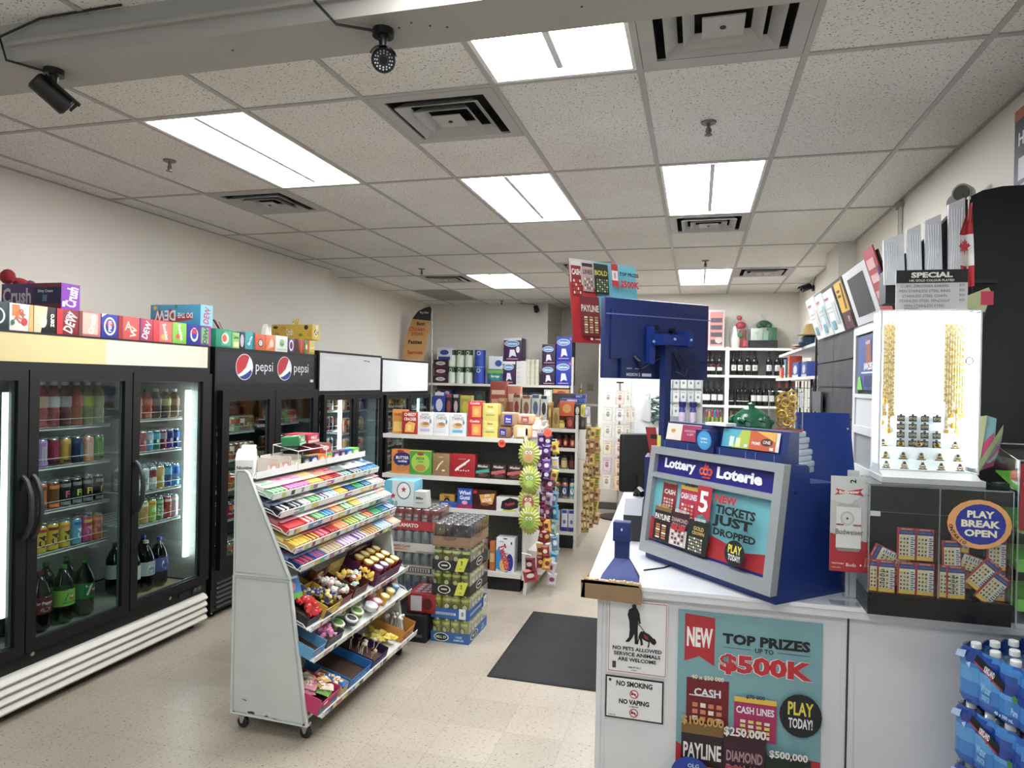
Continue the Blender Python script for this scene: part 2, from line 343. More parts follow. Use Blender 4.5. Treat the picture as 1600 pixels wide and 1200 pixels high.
# sprinklers
for (x, y), nm in zip([(-2.99, 3.32), (.03, 3.37), (-3.02, 7.17), (.06, 7.12), (-2.95, 10.2)], ['left of the long light panel', 'between the two right light panels', 'above the second far cooler', 'in front of the far right light panel', 'far at the back left wall']):
    t = root('fire_sprinkler', 'grey metal ceiling fire sprinkler '+nm, 'sprinkler', (x, y, ZC))
    part('escutcheon', MB().lathe([(.034, -.008, None), (.036, 0, M('#77736e', .4, .6))], 16), t)
    part('deflector', MB().lathe([(.008, -.06, None), (.008, -.008, M('#6b6762', .4, .7))], 8).lathe([(.018, -.064, None), (.018, -.060, M('#6b6762', .4, .7))], 12).tube([(-.008, 0, -.03), (-.012, 0, -.045), (-.002, 0, -.06)], .003, M('#6b6762', .4, .7)).tube([(.008, 0, -.03), (.012, 0, -.045), (.002, 0, -.06)], .003, M('#6b6762', .4, .7)), t)
# surveillance cameras
def cctv(label, loc, aim, base_n, cable=None):
    t = root('security_camera', label, 'security camera', loc); B = M('#111214', .35)
    n = Vector(base_n)
    part('mount', MB().tube([(0, 0, 0), n*.022], .034, B, 18).tube([n*.02, n*.045, n*.07], [.016, .013, .014], B, 10), t)
    d = Vector(aim).normalized(); c = n*.095
    hd = part('housing', MB().tube([c-d*.075, c-d*.07, c+d*.05, c+d*.052], [.024, .034, .038, .036], B, 20), t)
    ls = MB().tube([c+d*.05, c+d*.056], [.034, .032], M('#25272b', .15), 20)
    a = d.cross(Vector((0, 0, 1))).normalized(); b = a.cross(d)
    for rr, k in ((.027, 16), (.02, 12)):
        for i in range(k):
            q = c+d*.057+a*rr*math.cos(i*2*math.pi/k)+b*rr*math.sin(i*2*math.pi/k); ls.sphere(q, .0026, M('#b9bcc4', .2), 6)
    ls.tube([c+d*.055, c+d*.059], .011, M('#040405', .05), 14); part('lens_ring', ls, t)
    vs = MB(); pts = []
    for s_ in (c-d*.06, c+d*.075): pts += [s_+a*.041*math.cos(x)+b*.041*math.sin(x) for x in [math.radians(v) for v in range(20, 161, 20)]]
    nn = len(pts)//2; vs.add(pts+[p+(p-c-d*((p-c).dot(d))).normalized()*.002 for p in pts], [(i, i+1, nn+i+1, nn+i) for i in range(nn-1)]+[(2*nn+i, 3*nn+i, 3*nn+i+1, 2*nn+i+1) for i in range(nn-1)], B, True); part('sun_visor', vs, t)
    if cable: part('cable', MB().tube([Vector(p)-Vector(loc) for p in cable], .0045, B, 6), t)
    return t
cctv('black bullet security camera facing out under the boxed beam', (-.985, 1.99, 2.9), (.42, -.75, -.42), (0, 0, -1), [(-.99, 1.97, 2.885), (-1.1, 1.9, 2.885), (-1.16, 1.87, 2.95), (-1.17, 1.87, 3.03)])
cctv('black bullet security camera turned away at the left end of the beam', (-2.30, 1.98, 2.9), (.35, .8, -.55), (0, 0, -1), [(-2.31, 1.96, 2.885), (-2.40, 1.88, 2.9), (-2.42, 1.87, 2.98), (-2.25, 1.88, 3.03), (-1.9, 1.88, 3.034)])
cctv('small black security camera high in the far right corner', (1.283, 8.5, 2.93), (-.8, -.5, -.35), (-1, 0, 0), [(1.28, 8.5, 2.93), (1.27, 8.48, 2.98), (1.27, 8.3, 3.03)])
cctv('small black security camera on the far back wall', (-2.47, 10.6, 2.93), (.3, -.8, -.6), (0, -1, 0), [(-2.47, 10.6, 2.95), (-2.52, 10.58, 3.02), (-2.75, 10.55, 3.03)])
# floor mat
mt = MB(); mt.box(-1.19, -.5, 3.95, 5.17, 0, .006, M('#141416', .85))
for i in range(36): mt.prism([(3.97+i*.033, .006), (3.985+i*.033, .0095), (4.0+i*.033, .006)], -1.17, -.52, M('#1b1b1e', .8), 'x')
single('floor_mat', mt, 'black ribbed rubber floor mat in the aisle beside the counter', 'floor mat')
# ------------------------------------------------------------------ product kit
SILV = M('#c4c7cb', .22, .85)
_C = {}
def can_mesh(body, r=.033, h=.157, art=(), top=None, n=16):
    k = ('can', body, r, h, repr(art), top)
    if k in _C: return _C[k]
    b = M(body, .28, .35); mb = MB()
    mb.lathe([(r*.78, 0, None), (r*.95, .006, SILV), (r, .012, b), (r, h-.022, b), (r*.9, h-.008, b), (r*.82, h-.003, SILV), (r*.82, h, SILV), (r*.76, h, SILV), (r*.75, h-.004, SILV)], n)
    mb.box(-.008, .008, -.004, .012, h-.004, h-.0025, SILV)
    if art: mb.art(Cyl(r, .012, h-.034), art)
    _C[k] = mb.mesh('can'); return _C[k]
def bottle_mesh(kind, body, label, cap, r, h, art=(), n=18):
    k = ('bot', kind, body if isinstance(body, str) else body.name, label, cap, r, h, repr(art))
    if k in _C: return _C[k]
    b = M(body, .12, 0) if isinstance(body, str) else body; c = M(cap, .4); lb = M(label, .4) if label else b; mb = MB()
    if kind == 'soda2':      # two litre
        P = [(r*.7, 0, None), (r*.95, .015, b), (r*.98, .06, b), (r*.96, h*.30, b), (r*.99, h*.305, lb), (r*.99, h*.58, lb), (r*.97, h*.585, b), (r*.93, h*.66, b), (r*.7, h*.78, b), (r*.4, h*.87, b), (r*.26, h*.91, b), (r*.26, h*.94, b), (r*.30, h*.942, c), (r*.30, h, c)]
        fr = Cyl(r*.995, h*.305, h*.275)
    elif kind == 'soda':
        P = [(r*.75, 0, None), (r*.98, .012, b), (r*.9, h*.16, b), (r*.99, h*.30, b), (r*.9, h*.42, b), (r*.99, h*.45, lb), (r*.99, h*.66, lb), (r*.95, h*.70, b), (r*.7, h*.80, b), (r*.42, h*.87, b), (r*.38, h*.90, b), (r*.45, h*.905, c), (r*.45, h*.99, c), (r*.40, h, c)]
        fr = Cyl(r*.995, h*.45, h*.21)
    elif kind == 'wine':
        P = [(r*.9, 0, None), (r, .006, b), (r, h*.16, b), (r*1.01, h*.165, lb), (r*1.01, h*.45, lb), (r, h*.455, b), (r, h*.58, b), (r*.85, h*.66, b), (r*.42, h*.72, b), (r*.36, h*.76, b), (r*.38, h*.765, c), (r*.38, h*.98, c), (r*.36, h, c)]
        fr = Cyl(r*1.01, h*.165, h*.285)
    elif kind == 'jar':
        P = [(r*.9, 0, None), (r, .006, b), (r, h*.12, b), (r*1.01, h*.13, lb), (r*1.01, h*.62, lb), (r, h*.63, b), (r*.95, h*.72, b), (r*.72, h*.80, b), (r*.78, h*.81, c), (r*.78, h*.98, c), (r*.72, h, c)]
        fr = Cyl(r*1.01, h*.13, h*.49)
    mb.lathe(P, n)
    if art: mb.art(fr, art)
    _C[k] = mb.mesh('bottle'); return _C[k]
def carton_mesh(wd, dp, h, base, front=(), side=(), top=(), lcol=None, back=None):
    """local box: front face towards -Y, bottom at z=0, centred"""
    k = ('box', round(wd, 4), round(dp, 4), round(h, 4), base, repr(front), repr(side), repr(top))
    if k in _C: return _C[k]
    mb = MB(); x, y = wd/2, dp/2; b = M(base, .42)
    e = .0008
    mb.rbox(-x, x, -y, y, 0, h, min(.002, h*.1), b)
    if front: mb.art(Fr((-x, -y-e, 0), (wd, 0, 0), (0, 0, h)), front)
    if side: mb.art(Fr((x+e, -y, 0), (0, dp, 0), (0, 0, h)), side); mb.art(Fr((-x-e, y, 0), (0, -dp, 0), (0, 0, h)), side)
    if top: mb.art(Fr((-x, -y, h+e), (wd, 0, 0), (0, dp, 0)), top)
    _C[k] = mb.mesh('carton'); return _C[k]
PAL = {'#c8202c': 'red', '#e8792a': 'orange', '#e9c62c': 'yellow', '#3fa045': 'green', '#1f56a8': 'blue', '#6b3a91': 'purple', '#e48bb0': 'pink', '#ece9e2': 'white', '#1c1c22': 'black', '#7a4a2c': 'brown', '#5aa9d6': 'light blue', '#a9cfae': 'pale green', '#b9bcc0': 'silver', '#8e1d35': 'maroon', '#17806f': 'teal', '#b8e04a': 'lime', '#d9b26a': 'tan', '#b58fd0': 'lilac', '#0f2d63': 'navy', '#d1a53a': 'gold', '#8b8d90': 'grey', '#d94a8a': 'magenta', '#f0a58a': 'peach'}
INV = {v: k for k, v in PAL.items()}
def C(n): return INV.get(n, n)

# ------------------------------------------------------------------ upright drink coolers, front face looking at +X
def cooler(name, label, loc, W, H, nd, header, hz0, hz1, door_z, shelves, leds, frame_w=.055, grille='slats', liner='#8f948f', deck=.42, end=.03, mull=()):
    t = root(name, label, 'drinks cooler', loc); D = .72; B = M('#060609', .42); LN = M(liner, .5)
    z0, z1 = door_z; mb = MB()
    mb.box(-D, -.03, 0, .035, .08, H, B).box(-D, -.03, W-.035, W, .08, H, B).box(-D, -D+.03, .035, W-.035, .08, H, B).box(-D, -.03, .035, W-.035, z1+.0, H, B).box(-D, -.03, .035, W-.035, .08, z0-.02, B)
    mb.box(-D+.03, -D+.035, .035, W-.035, z0, z1, LN).box(-D+.035, -.04, .035, .04, z0, z1, LN).box(-D+.035, -.04, W-.04, W-.035, z0, z1, LN).box(-D+.035, -.04, .04, W-.04, z1-.004, z1, LN).box(-D+.035, -.04, .04, W-.04, z0-.02, z0-.012, LN)
    mb.box(-.03, 0, 0, W, z1, hz0-.0, B).box(-.03, 0, 0, W, hz1, H, B).box(-.03, 0, 0, .02, hz0, hz1, B).box(-.03, 0, W-.02, W, hz0, hz1, B)
    mb.box(-.03, 0, 0, W, z0-.14, z0, B).box(-.03, -.0, 0, .03, z0, z1, B).box(-.03, .02, W-end, W, z0, z1, B)
    part('cabinet', mb, t)
    hm = MB(); hm.box(-.03, -.004, .02, W-.02, hz0, hz1, M(header[0], .35)); hm.art(Fr((-.0035, .02, hz0), (0, W-.04, 0), (0, 0, hz1-hz0)), header[1], .5); part('header_panel', hm, t)
    dw = (W-.03-end)/nd
    for q in mull: part('mullion', MB().box(-.10, -.04, q-.02, q+.02, z0, z1, M('#5a5f60', .35)), t)
    for i in range(nd):
        a, b = .03+i*dw+.004, .03+(i+1)*dw-.004; f = frame_w; fm = MB()
        for q in ((a, a+f, z0, z1), (b-f, b, z0, z1), (a+f, b-f, z0, z0+f), (a+f, b-f, z1-f, z1)): fm.box(.002, .045, *q, B)
        for q in ((a+f, a+f+.008, z0+f, z1-f), (b-f-.008, b-f, z0+f, z1-f), (a+f, b-f, z0+f, z0+f+.008), (a+f, b-f, z1-f-.008, z1-f)): fm.box(.012, .022, *q, M('#8d9296', .3, .7))
        d = part('door', fm, t)
        part('glass_pane', MB().box(.024, .030, a+f, b-f, z0+f, z1-f, GLASS), d)
        hy = b-.022 if (nd == 3 and i == 0) else a+.025
        if nd == 2 and i == 0: hy = b-.022
        if nd == 3: part('door_handle', MB().tube([(.045, hy, 1.25), (.07, hy, 1.23), (.10, hy, 1.16), (.105, hy, 1.09), (.10, hy, 1.02), (.07, hy, .95), (.045, hy, .93)], .013, M('#26272b', .4), 8), d, 'matte black curved handle')
    for y0, y1, zs in shelves:
        for z in zs:
            s = MB(); s.box(-.14, -.135, y0, y1, z-.016, z+.003, M('#d8dad8', .4))
            for k in range(9): x = -.135-.065*k; s.box(x-.004, x, y0, y1, z-.006, z, M('#d8dad8', .4))
            for k in range(13): y = y0+(y1-y0)*k/12; s.box(-.68, -.135, y-.002, y+.002, z-.005, z-.001, M('#d8dad8', .4))
            s.tube([(-.138, y0, z+.045), (-.138, y1, z+.045)], .0018, M('#d8dad8', .4), 5)
            part('wire_shelf', s, t)
    for y, za, zb, e in leds:
        part('light_strip', MB().box(-.12, -.10, y-.02, y+.02, za, zb, M('#f4faff', .4, 0, e)), t, 'glowing white light strip')
    if grille == 'slats':
        for k in range(4):
            z = .055+k*.047; part('grille_slat', MB().prism([(0, z+.045), (.028, z+.034), (.042, z+.012), (.034, z), (0, z+.006)], .02, W-.03, M('#cfccc2', .4), 'y'), t, 'cream rounded grille slat')
        part('lock', MB().tube([(.0, W*.5-.28, .30), (.012, W*.5-.28, .30)], .011, STEEL, 12), t); part('lock', MB().tube([(.0, W*.83, .30), (.012, W*.83, .30)], .011, STEEL, 12), t)
        part('control_plate', MB().box(0, .004, W-.27, W-.17, .262, .302, M('#19191d', .3)).box(0, .006, W-.14, W-.05, .262, .302, M('#2a2d33', .3)).box(.006, .008, W-.13, W-.105, .275, .298, '#4f6b5e').box(.006, .008, W-.09, W-.065, .275, .298, '#4f6b5e'), t)
    else:
        g = MB(); g.box(-.03, -.005, 0, W, .05, z0-.14, B)
        for k in range(6): g.prism([(-.005, .08+k*.035), (.012, .075+k*.035), (-.005, .095+k*.035)], .05, W-.05, M('#1a1b1f', .5), 'y')
        part('grille', g, t)
    for y in (.08, W-.08, W*.5):
        for x in (-.06, -.66): part('foot', MB().lathe([(.022, 0, None), (.022, .012, DGREY), (.01, .014, DGREY), (.01, .08, STEEL)], 12, x, y), t)
    return t
XF = -3.37
pan = [('r', 0, 0, .58, 1, '#cdbd83'), ('r', .58, 0, 1, 1, '#c9c8b4'), ('p', [(0, 0), (.22, 0), (.2, 1), (0, 1)], '#c8bc8a')]
cooler('drinks_cooler', 'large three door black drinks cooler with cream header panel and slatted grille', (XF, 2.05, 0), 2.11, 2.0, 3, ('#cdbd83', pan), 1.842, 1.990, (.33, 1.80),
       [(.05, .66, (1.477, 1.256, 1.01, .772)), (.80, 1.39, (1.477, 1.256, 1.01, .772)), (1.57, 2.0, (1.49, 1.275, 1.01, .793))], [(2.03, .50, 1.68, 9), (.71, .50, 1.68, 3.2)], end=.06, mull=(.73, 1.45))
pep = [('p', [(.42, 0), (.5, 0), (.56, 1), (.53, 1)], '#23252f'), ('p', [(.86, 0), (.88, 0), (.9, 1), (.87, 1)], '#23252f')]
for cu in (.24, .64):
    ru, rv = .075, .40
    pep += [('e', cu, .52, ru*1.07, rv*1.07, '#c9ccd2'), ('e', cu, .52, ru, rv, '#e6e8ee'),
            ('p', [(cu+ru*math.cos(a), .52+rv*math.sin(a)) for a in [math.radians(v) for v in range(55, 221, 15)]]+[(cu-ru*.35, .35), (cu+ru*.15, .50), (cu+ru*.40, .68)], '#b8202f'),
            ('p', [(cu+ru*math.cos(a), .52+rv*math.sin(a)) for a in [math.radians(v) for v in range(232, 352, 15)]]+[(cu+ru*.75, .44), (cu+ru*.35, .34), (cu-ru*.2, .24)], '#1e3f8c'),
            ('t', 'pepsi', cu+.19, .50, .42, '#e2e4ea', .19, 0, False)]
pep += [('r', .94, .04, .98, .14, '#d8d8d8')]
cooler('drinks_cooler', 'black two door cooler with two round soda emblems on its header', (XF-.02, 4.24, 0), 1.37, 2.0, 2, ('#1b1c26', pep), 1.735, 1.975, (.36, 1.68),
       [(.05, .66, (1.345, 1.13, .90, .66)), (.70, 1.31, (1.38, 1.15, .92, .68))], [], .075, 'vent', '#585c63')
white = [('r', 0, 0, 1, 1, '#c9ccd0'), ('p', [(.05, .92), (.4, .93), (.39, .84), (.2, .80), (.1, .83)], '#d3d3cc'), ('r', .2, 0, .95, .03, '#dad7c4'), ('p', [(.68, .85), (.74, .86), (.80, .83), (.78, .87), (.7, .88)], '#202124')]
cooler('drinks_cooler', 'black cooler with plain scuffed white header between the soda cooler and the last one', (XF, 5.62, 0), 1.30, 2.04, 2, ('#c9ccd0', white), 1.665, 2.02, (.36, 1.63),
       [(.05, .62, (1.46, 1.26, 1.05, .84)), (.68, 1.25, (1.45, 1.215, 1.0, .80))], [(.60, .50, 1.57, 11)], .05, 'vent', '#aab4c0')
cooler('drinks_cooler', 'last and farthest black cooler with clean white header panel', (XF, 6.93, 0), 1.37, 2.02, 2, ('#d6d8da', [('r', 0, 0, 1, 1, '#d2d5d8')]), 1.645, 2.0, (.36, 1.61),
       [(.05, .66, (1.41, 1.30-.09, 1.0, .8)), (.70, 1.31, (1.41, 1.21, 1.0, .8))], [(1.30, .50, 1.57, 2)], .05, 'vent', '#585c63')

# ---- stock: rows of cans and bottles
def canart(sty, txt, col2, col3):
    if sty == 'M': return (('r', .36, .12, .40, .85, col2), ('r', .48, .2, .52, .85, col2), ('r', .60, .12, .64, .85, col2), ('r', 0, 0, 1, .14, col3))
    if sty == 'v': return (('r', 0, .86, 1, 1, col3), ('t', txt, .5, .45, .34, col2, .6, 90))
    if sty == 'b': return (('r', 0, .6, 1, 1, col2), ('r', 0, .28, 1, .34, col3), ('e', .5, .5, .13, .13, col3))
    return (('r', 0, 0, 1, .16, col3), ('r', 0, .84, 1, 1, col3), ('t', txt, .5, .5, .3, col2, .7))
def row(X, y0, y1, z, items, shelfname, where, h=.157, r=.033, deep=2, sty='M', grp=None, jit=.003):
    """items: (colour name, accent, accent2, text)"""
    n = len(items); dy = (y1-y0)/n
    for i, (c, a2, a3, tx) in enumerate(items):
        me = can_mesh(C(c), r, h, canart(sty, tx, C(a2), C(a3)))
        for d in range(deep):
            nm = c if c in INV else 'plain'
            lb = '%s can, %s along in the %s row, %s, %s' % (nm, ORD[i], ['front', 'second', 'third'][d], shelfname, where)
            single('drink_can', me, lb, 'can', (X-.04-d*(2*r+.004)+random.uniform(-jit, jit), y0+dy*(i+.5), z+.0), R90+random.uniform(-.35, .35), 'cans '+where)
XS = XF-.14
S = ['top shelf', 'second shelf', 'third shelf', 'fourth shelf', 'bottom deck']
w2_ = 'middle door of large cooler'; w3 = 'right door of large cooler'; w1_ = 'left door of large cooler'
Y2, Y3 = 2.90, 3.65
row(XS, Y2, Y2+.53, 1.256, [('brown', 'tan', 'black', ''), ('lilac', 'white', 'lilac', ''), ('maroon', 'magenta', 'black', ''), ('gold', 'black', 'black', ''), ('navy', 'light blue', 'black', ''), ('peach', 'white', 'orange', ''), ('green', 'lime', 'black', '')], S[1], w2_, sty='M')
row(XS, Y2, Y2+.53, 1.01, [('tan', 'orange', 'brown', ''), ('orange', 'tan', 'brown', ''), ('brown', 'tan', 'orange', ''), ('black', 'magenta', 'grey', 'F'), ('black', 'lime', 'grey', 'Fi'), ('black', 'yellow', 'grey', 'Fi'), ('black', 'gold', 'grey', 'F')], S[2], w2_, sty='x')
row(XS, Y2, Y2+.53, .772, [('yellow', 'black', 'red', 'C4'), ('yellow', 'black', 'red', 'C4'), ('yellow', 'black', 'maroon', 'C4'), ('yellow', 'black', 'orange', 'C4'), ('light blue', 'white', 'blue', 'C4'), ('magenta', 'pink', 'yellow', 'C4'), ('orange', 'pink', 'peach', 'C4')], S[3], w2_, sty='v')
def bottles(X, ys, z, items, shelf, where, kind='soda', r=.036, h=.235, deep=2, gap=.006, cat='bottle'):
    for i, (y, it) in enumerate(zip(ys, items)):
        nm, body, lab, cap, art = it; me = bottle_mesh(kind, body, lab, cap, r, h, art)
        for d in range(deep):
            single('drink_bottle', me, '%s, %s %s, %s' % (nm, ['front', 'second row', 'third row'][d], shelf, where), cat, (X-.05-d*(2*r+gap), y, z), R90+random.uniform(-.25, .1), 'bottles '+where)
tall = []
for c, l in (('#8aa04a', '#a9b94a'), ('#b23a4a', '#e0b0a0'), ('#a83848', '#d0d8d8'), ('#6a3040', '#b0a0b0'), ('#b05a3a', '#c83a34'), ('#86884a', '#b8c43a'), ('#a8ac8a', '#c8cca0')):
    tall.append((c, l))
nmz = ['lime and clear juice bottle', 'red berry juice bottle', 'dark pink juice bottle', 'purple juice bottle', 'orange red juice bottle', 'olive juice bottle', 'pale green juice bottle']
bottles(XS, [Y2+.04+.076*i for i in range(7)], 1.477, [(nmz[i], c, l, '#d8d8d0', (('r', .2, .3, .8, .7, l),)) for i, (c, l) in enumerate(tall)], S[0], w2_, 'soda', .036, .265, 2)
up = (('r', 0, 0, 1, 1, '#7fbf2e'), ('t', '7', .40, .60, .55, '#1f7a35', .3), ('e', .62, .55, .12, .20, '#c8302c'), ('t', 'up', .62, .55, .2, '#f0f0e8', .2), ('t', 'ZERO SUGAR', .5, .2, .10, '#1f7a35', .6))
up2 = (('t', '7', .42, .55, .7, '#e8efe8', .4), ('e', .64, .5, .12, .2, '#c8302c'), ('t', 'up', .64, .5, .22, '#f0f0e8', .2))
drp = (('r', 0, 0, 1, 1, '#6a1528'), ('t', 'Dr Pepper', .5, .62, .26, '#e8e0e0', .85), ('e', .5, .25, .2, .14, '#caa0a8'), ('t', 'CHERRY', .5, .25, .10, '#6a1528', .3))
bottles(XS-.01, [Y2+.02, Y2+.14, Y2+.29, Y2+.43], .33, [('dark cola bottle', COLA, '#3a1520', '#301218', ()), ('big dark red soda bottle', COLA, '#6a1528', '#5a1020', drp), ('big light green labelled bottle', GREENPET, '#7fbf2e', '#2f8a2e', up), ('big plain green bottle', GREENPET, '#1f7a3a', '#2f8a2e', up2)], S[4], w2_, 'soda2', .057, .33, 2, .02)
# right door
bottles(XS, [Y3+.045+.085*i for i in range(5)], 1.49, [('orange sports drink bottle', '#c2622a', '#c87a4a', '#2a3038', (('r', .2, .3, .5, .7, '#4a7a90'),)), ('red orange sports drink bottle', '#b8402a', '#c05a3a', '#2a3038', ()), ('brown iced coffee bottle', '#4a3a34', '#8a8078', '#e2e2e2', ()), ('pale yellow labelled bottle', '#5a5040', '#c8c07a', '#d6d0a0', ()), ('dusky pink bottle with white cap', '#584440', '#8a6a6a', '#e8e4e4', ())], S[0], w3, 'soda', .038, .20, 2)
row(XS, Y3+.0, Y3+.42, 1.275, [('navy', 'red', 'silver', ''), ('red', 'maroon', 'silver', ''), ('light blue', 'silver', 'white', ''), ('teal', 'light blue', 'white', ''), ('maroon', 'grey', 'pink', ''), ('purple', 'navy', 'silver', ''), ('navy', 'blue', 'silver', '')], S[1], w3, .135, .028, 2, 'b')
row(XS, Y3+.0, Y3+.42, 1.01, [('silver', 'grey', 'white', ''), ('white', 'silver', 'grey', ''), ('silver', 'maroon', 'white', ''), ('gold', 'tan', 'white', ''), ('blue', 'light blue', 'navy', ''), ('light blue', 'blue', 'navy', '')], S[2], w3, .157, .033, 3, 'b')
row(XS, Y3+.0, Y3+.42, .793, [('lime', 'green', 'silver', 'ALANI'), ('tan', 'orange', 'white', 'CELSIUS'), ('lime', 'white', 'orange', 'ALANI'), ('green', 'white', 'silver', 'CELSIUS'), ('red', 'green', 'white', 'ALANI'), ('silver', 'pink', 'white', 'CELSIUS')], S[3], w3, .155, .031, 2, 'v')
pp = lambda base: (('r', 0, 0, 1, 1, base), ('e', .55, .5, .22, .42, '#dfe2e8'), ('p', [(.35, .6), (.75, .6), (.68, .85), (.55, .92), (.42, .85)], '#c0243a'), ('p', [(.35, .4), (.75, .4), (.68, .15), (.55, .08), (.42, .15)], '#1a3f9a'), ('t', 'PEPSI', .55, .5, .16, '#16181c', .4))
bottles(XS-.02, [Y3+.05, Y3+.17, Y3+.29], .335, [('dark bottle with white band', COLA, '#cfd2cc', '#24242a', (('r', .3, .3, .7, .6, '#d8d8b0'),)), ('diet cola bottle with silver label', COLA, '#b9bdc4', '#d8dade', pp('#b9bdc4')), ('cola bottle with blue label', COLA, '#1d3f9c', '#1d4fc4', pp('#1d3f9c'))], S[4], w3, 'soda2', .057, .33, 2, .02)
single('cardboard_sheet', MB().box(-.2, 0, 0, .42, 0, .006, M('#b89a5c', .8)), 'tan cardboard sheet under the big bottles at the bottom of the right cooler door', 'cardboard', (XF-.06, Y3, .318))
row(XS, 2.14, 2.68, 1.256, [('silver', 'white', 'grey', ''), ('grey', 'white', 'silver', ''), ('white', 'grey', 'silver', ''), ('silver', 'grey', 'white', ''), ('tan', 'grey', 'white', ''), ('white', 'silver', 'grey', '')], S[1], w1_, sty='b', deep=1)
row(XS, 2.14, 2.68, 1.01, [('white', 'grey', 'silver', ''), ('silver', 'white', 'grey', ''), ('tan', 'grey', 'white', ''), ('silver', 'white', 'grey', ''), ('white', 'silver', 'grey', ''), ('grey', 'silver', 'white', '')], S[2], w1_, sty='b', deep=1)
# the three farther coolers
cols = ['red', 'green', 'maroon', 'lime', 'orange', 'silver', 'navy', 'white', 'purple', 'pink', 'gold', 'teal']
def farstock(y0, zs, where, seed, palette, n=7, deep=2, h=.125, wd=.43):
    rr = random.Random(seed)
    for k, z in enumerate(zs):
        row(XS, y0, y0+wd, z, [(rr.choice(palette), rr.choice(palette), 'silver', '') for _ in range(n)], S[min(k, 3)] if z > .5 else S[4], where, h, .029, deep, 'b')
farstock(4.48, (1.345, 1.13, .90, .66, .345), 'left door of soda logo cooler', 1, ['red', 'maroon', 'green', 'brown', 'orange', 'grey', 'white'])
farstock(5.10, (1.38, 1.15, .92), 'right door of soda logo cooler', 2, ['red', 'orange', 'green', 'gold', 'maroon', 'olive' if False else 'brown'])
farstock(5.86, (1.46, 1.26, 1.05, .84), 'left door of scuffed-header cooler', 3, ['white', 'silver', 'light blue', 'red', 'navy'], h=.14, wd=.32, n=5)
farstock(6.40, (1.45, 1.215, 1.0), 'right door of scuffed-header cooler', 4, ['maroon', 'peach', 'tan', 'silver', 'red', 'grey'], h=.155)
farstock(7.16, (1.41, 1.21, 1.0, .8), 'left door of last cooler', 5, ['maroon', 'red', 'silver', 'navy', 'pale green', 'white'], h=.14)
farstock(7.80, (1.41, 1.21), 'right door of last cooler', 6, ['lime', 'teal', 'navy', 'brown'], h=.14)

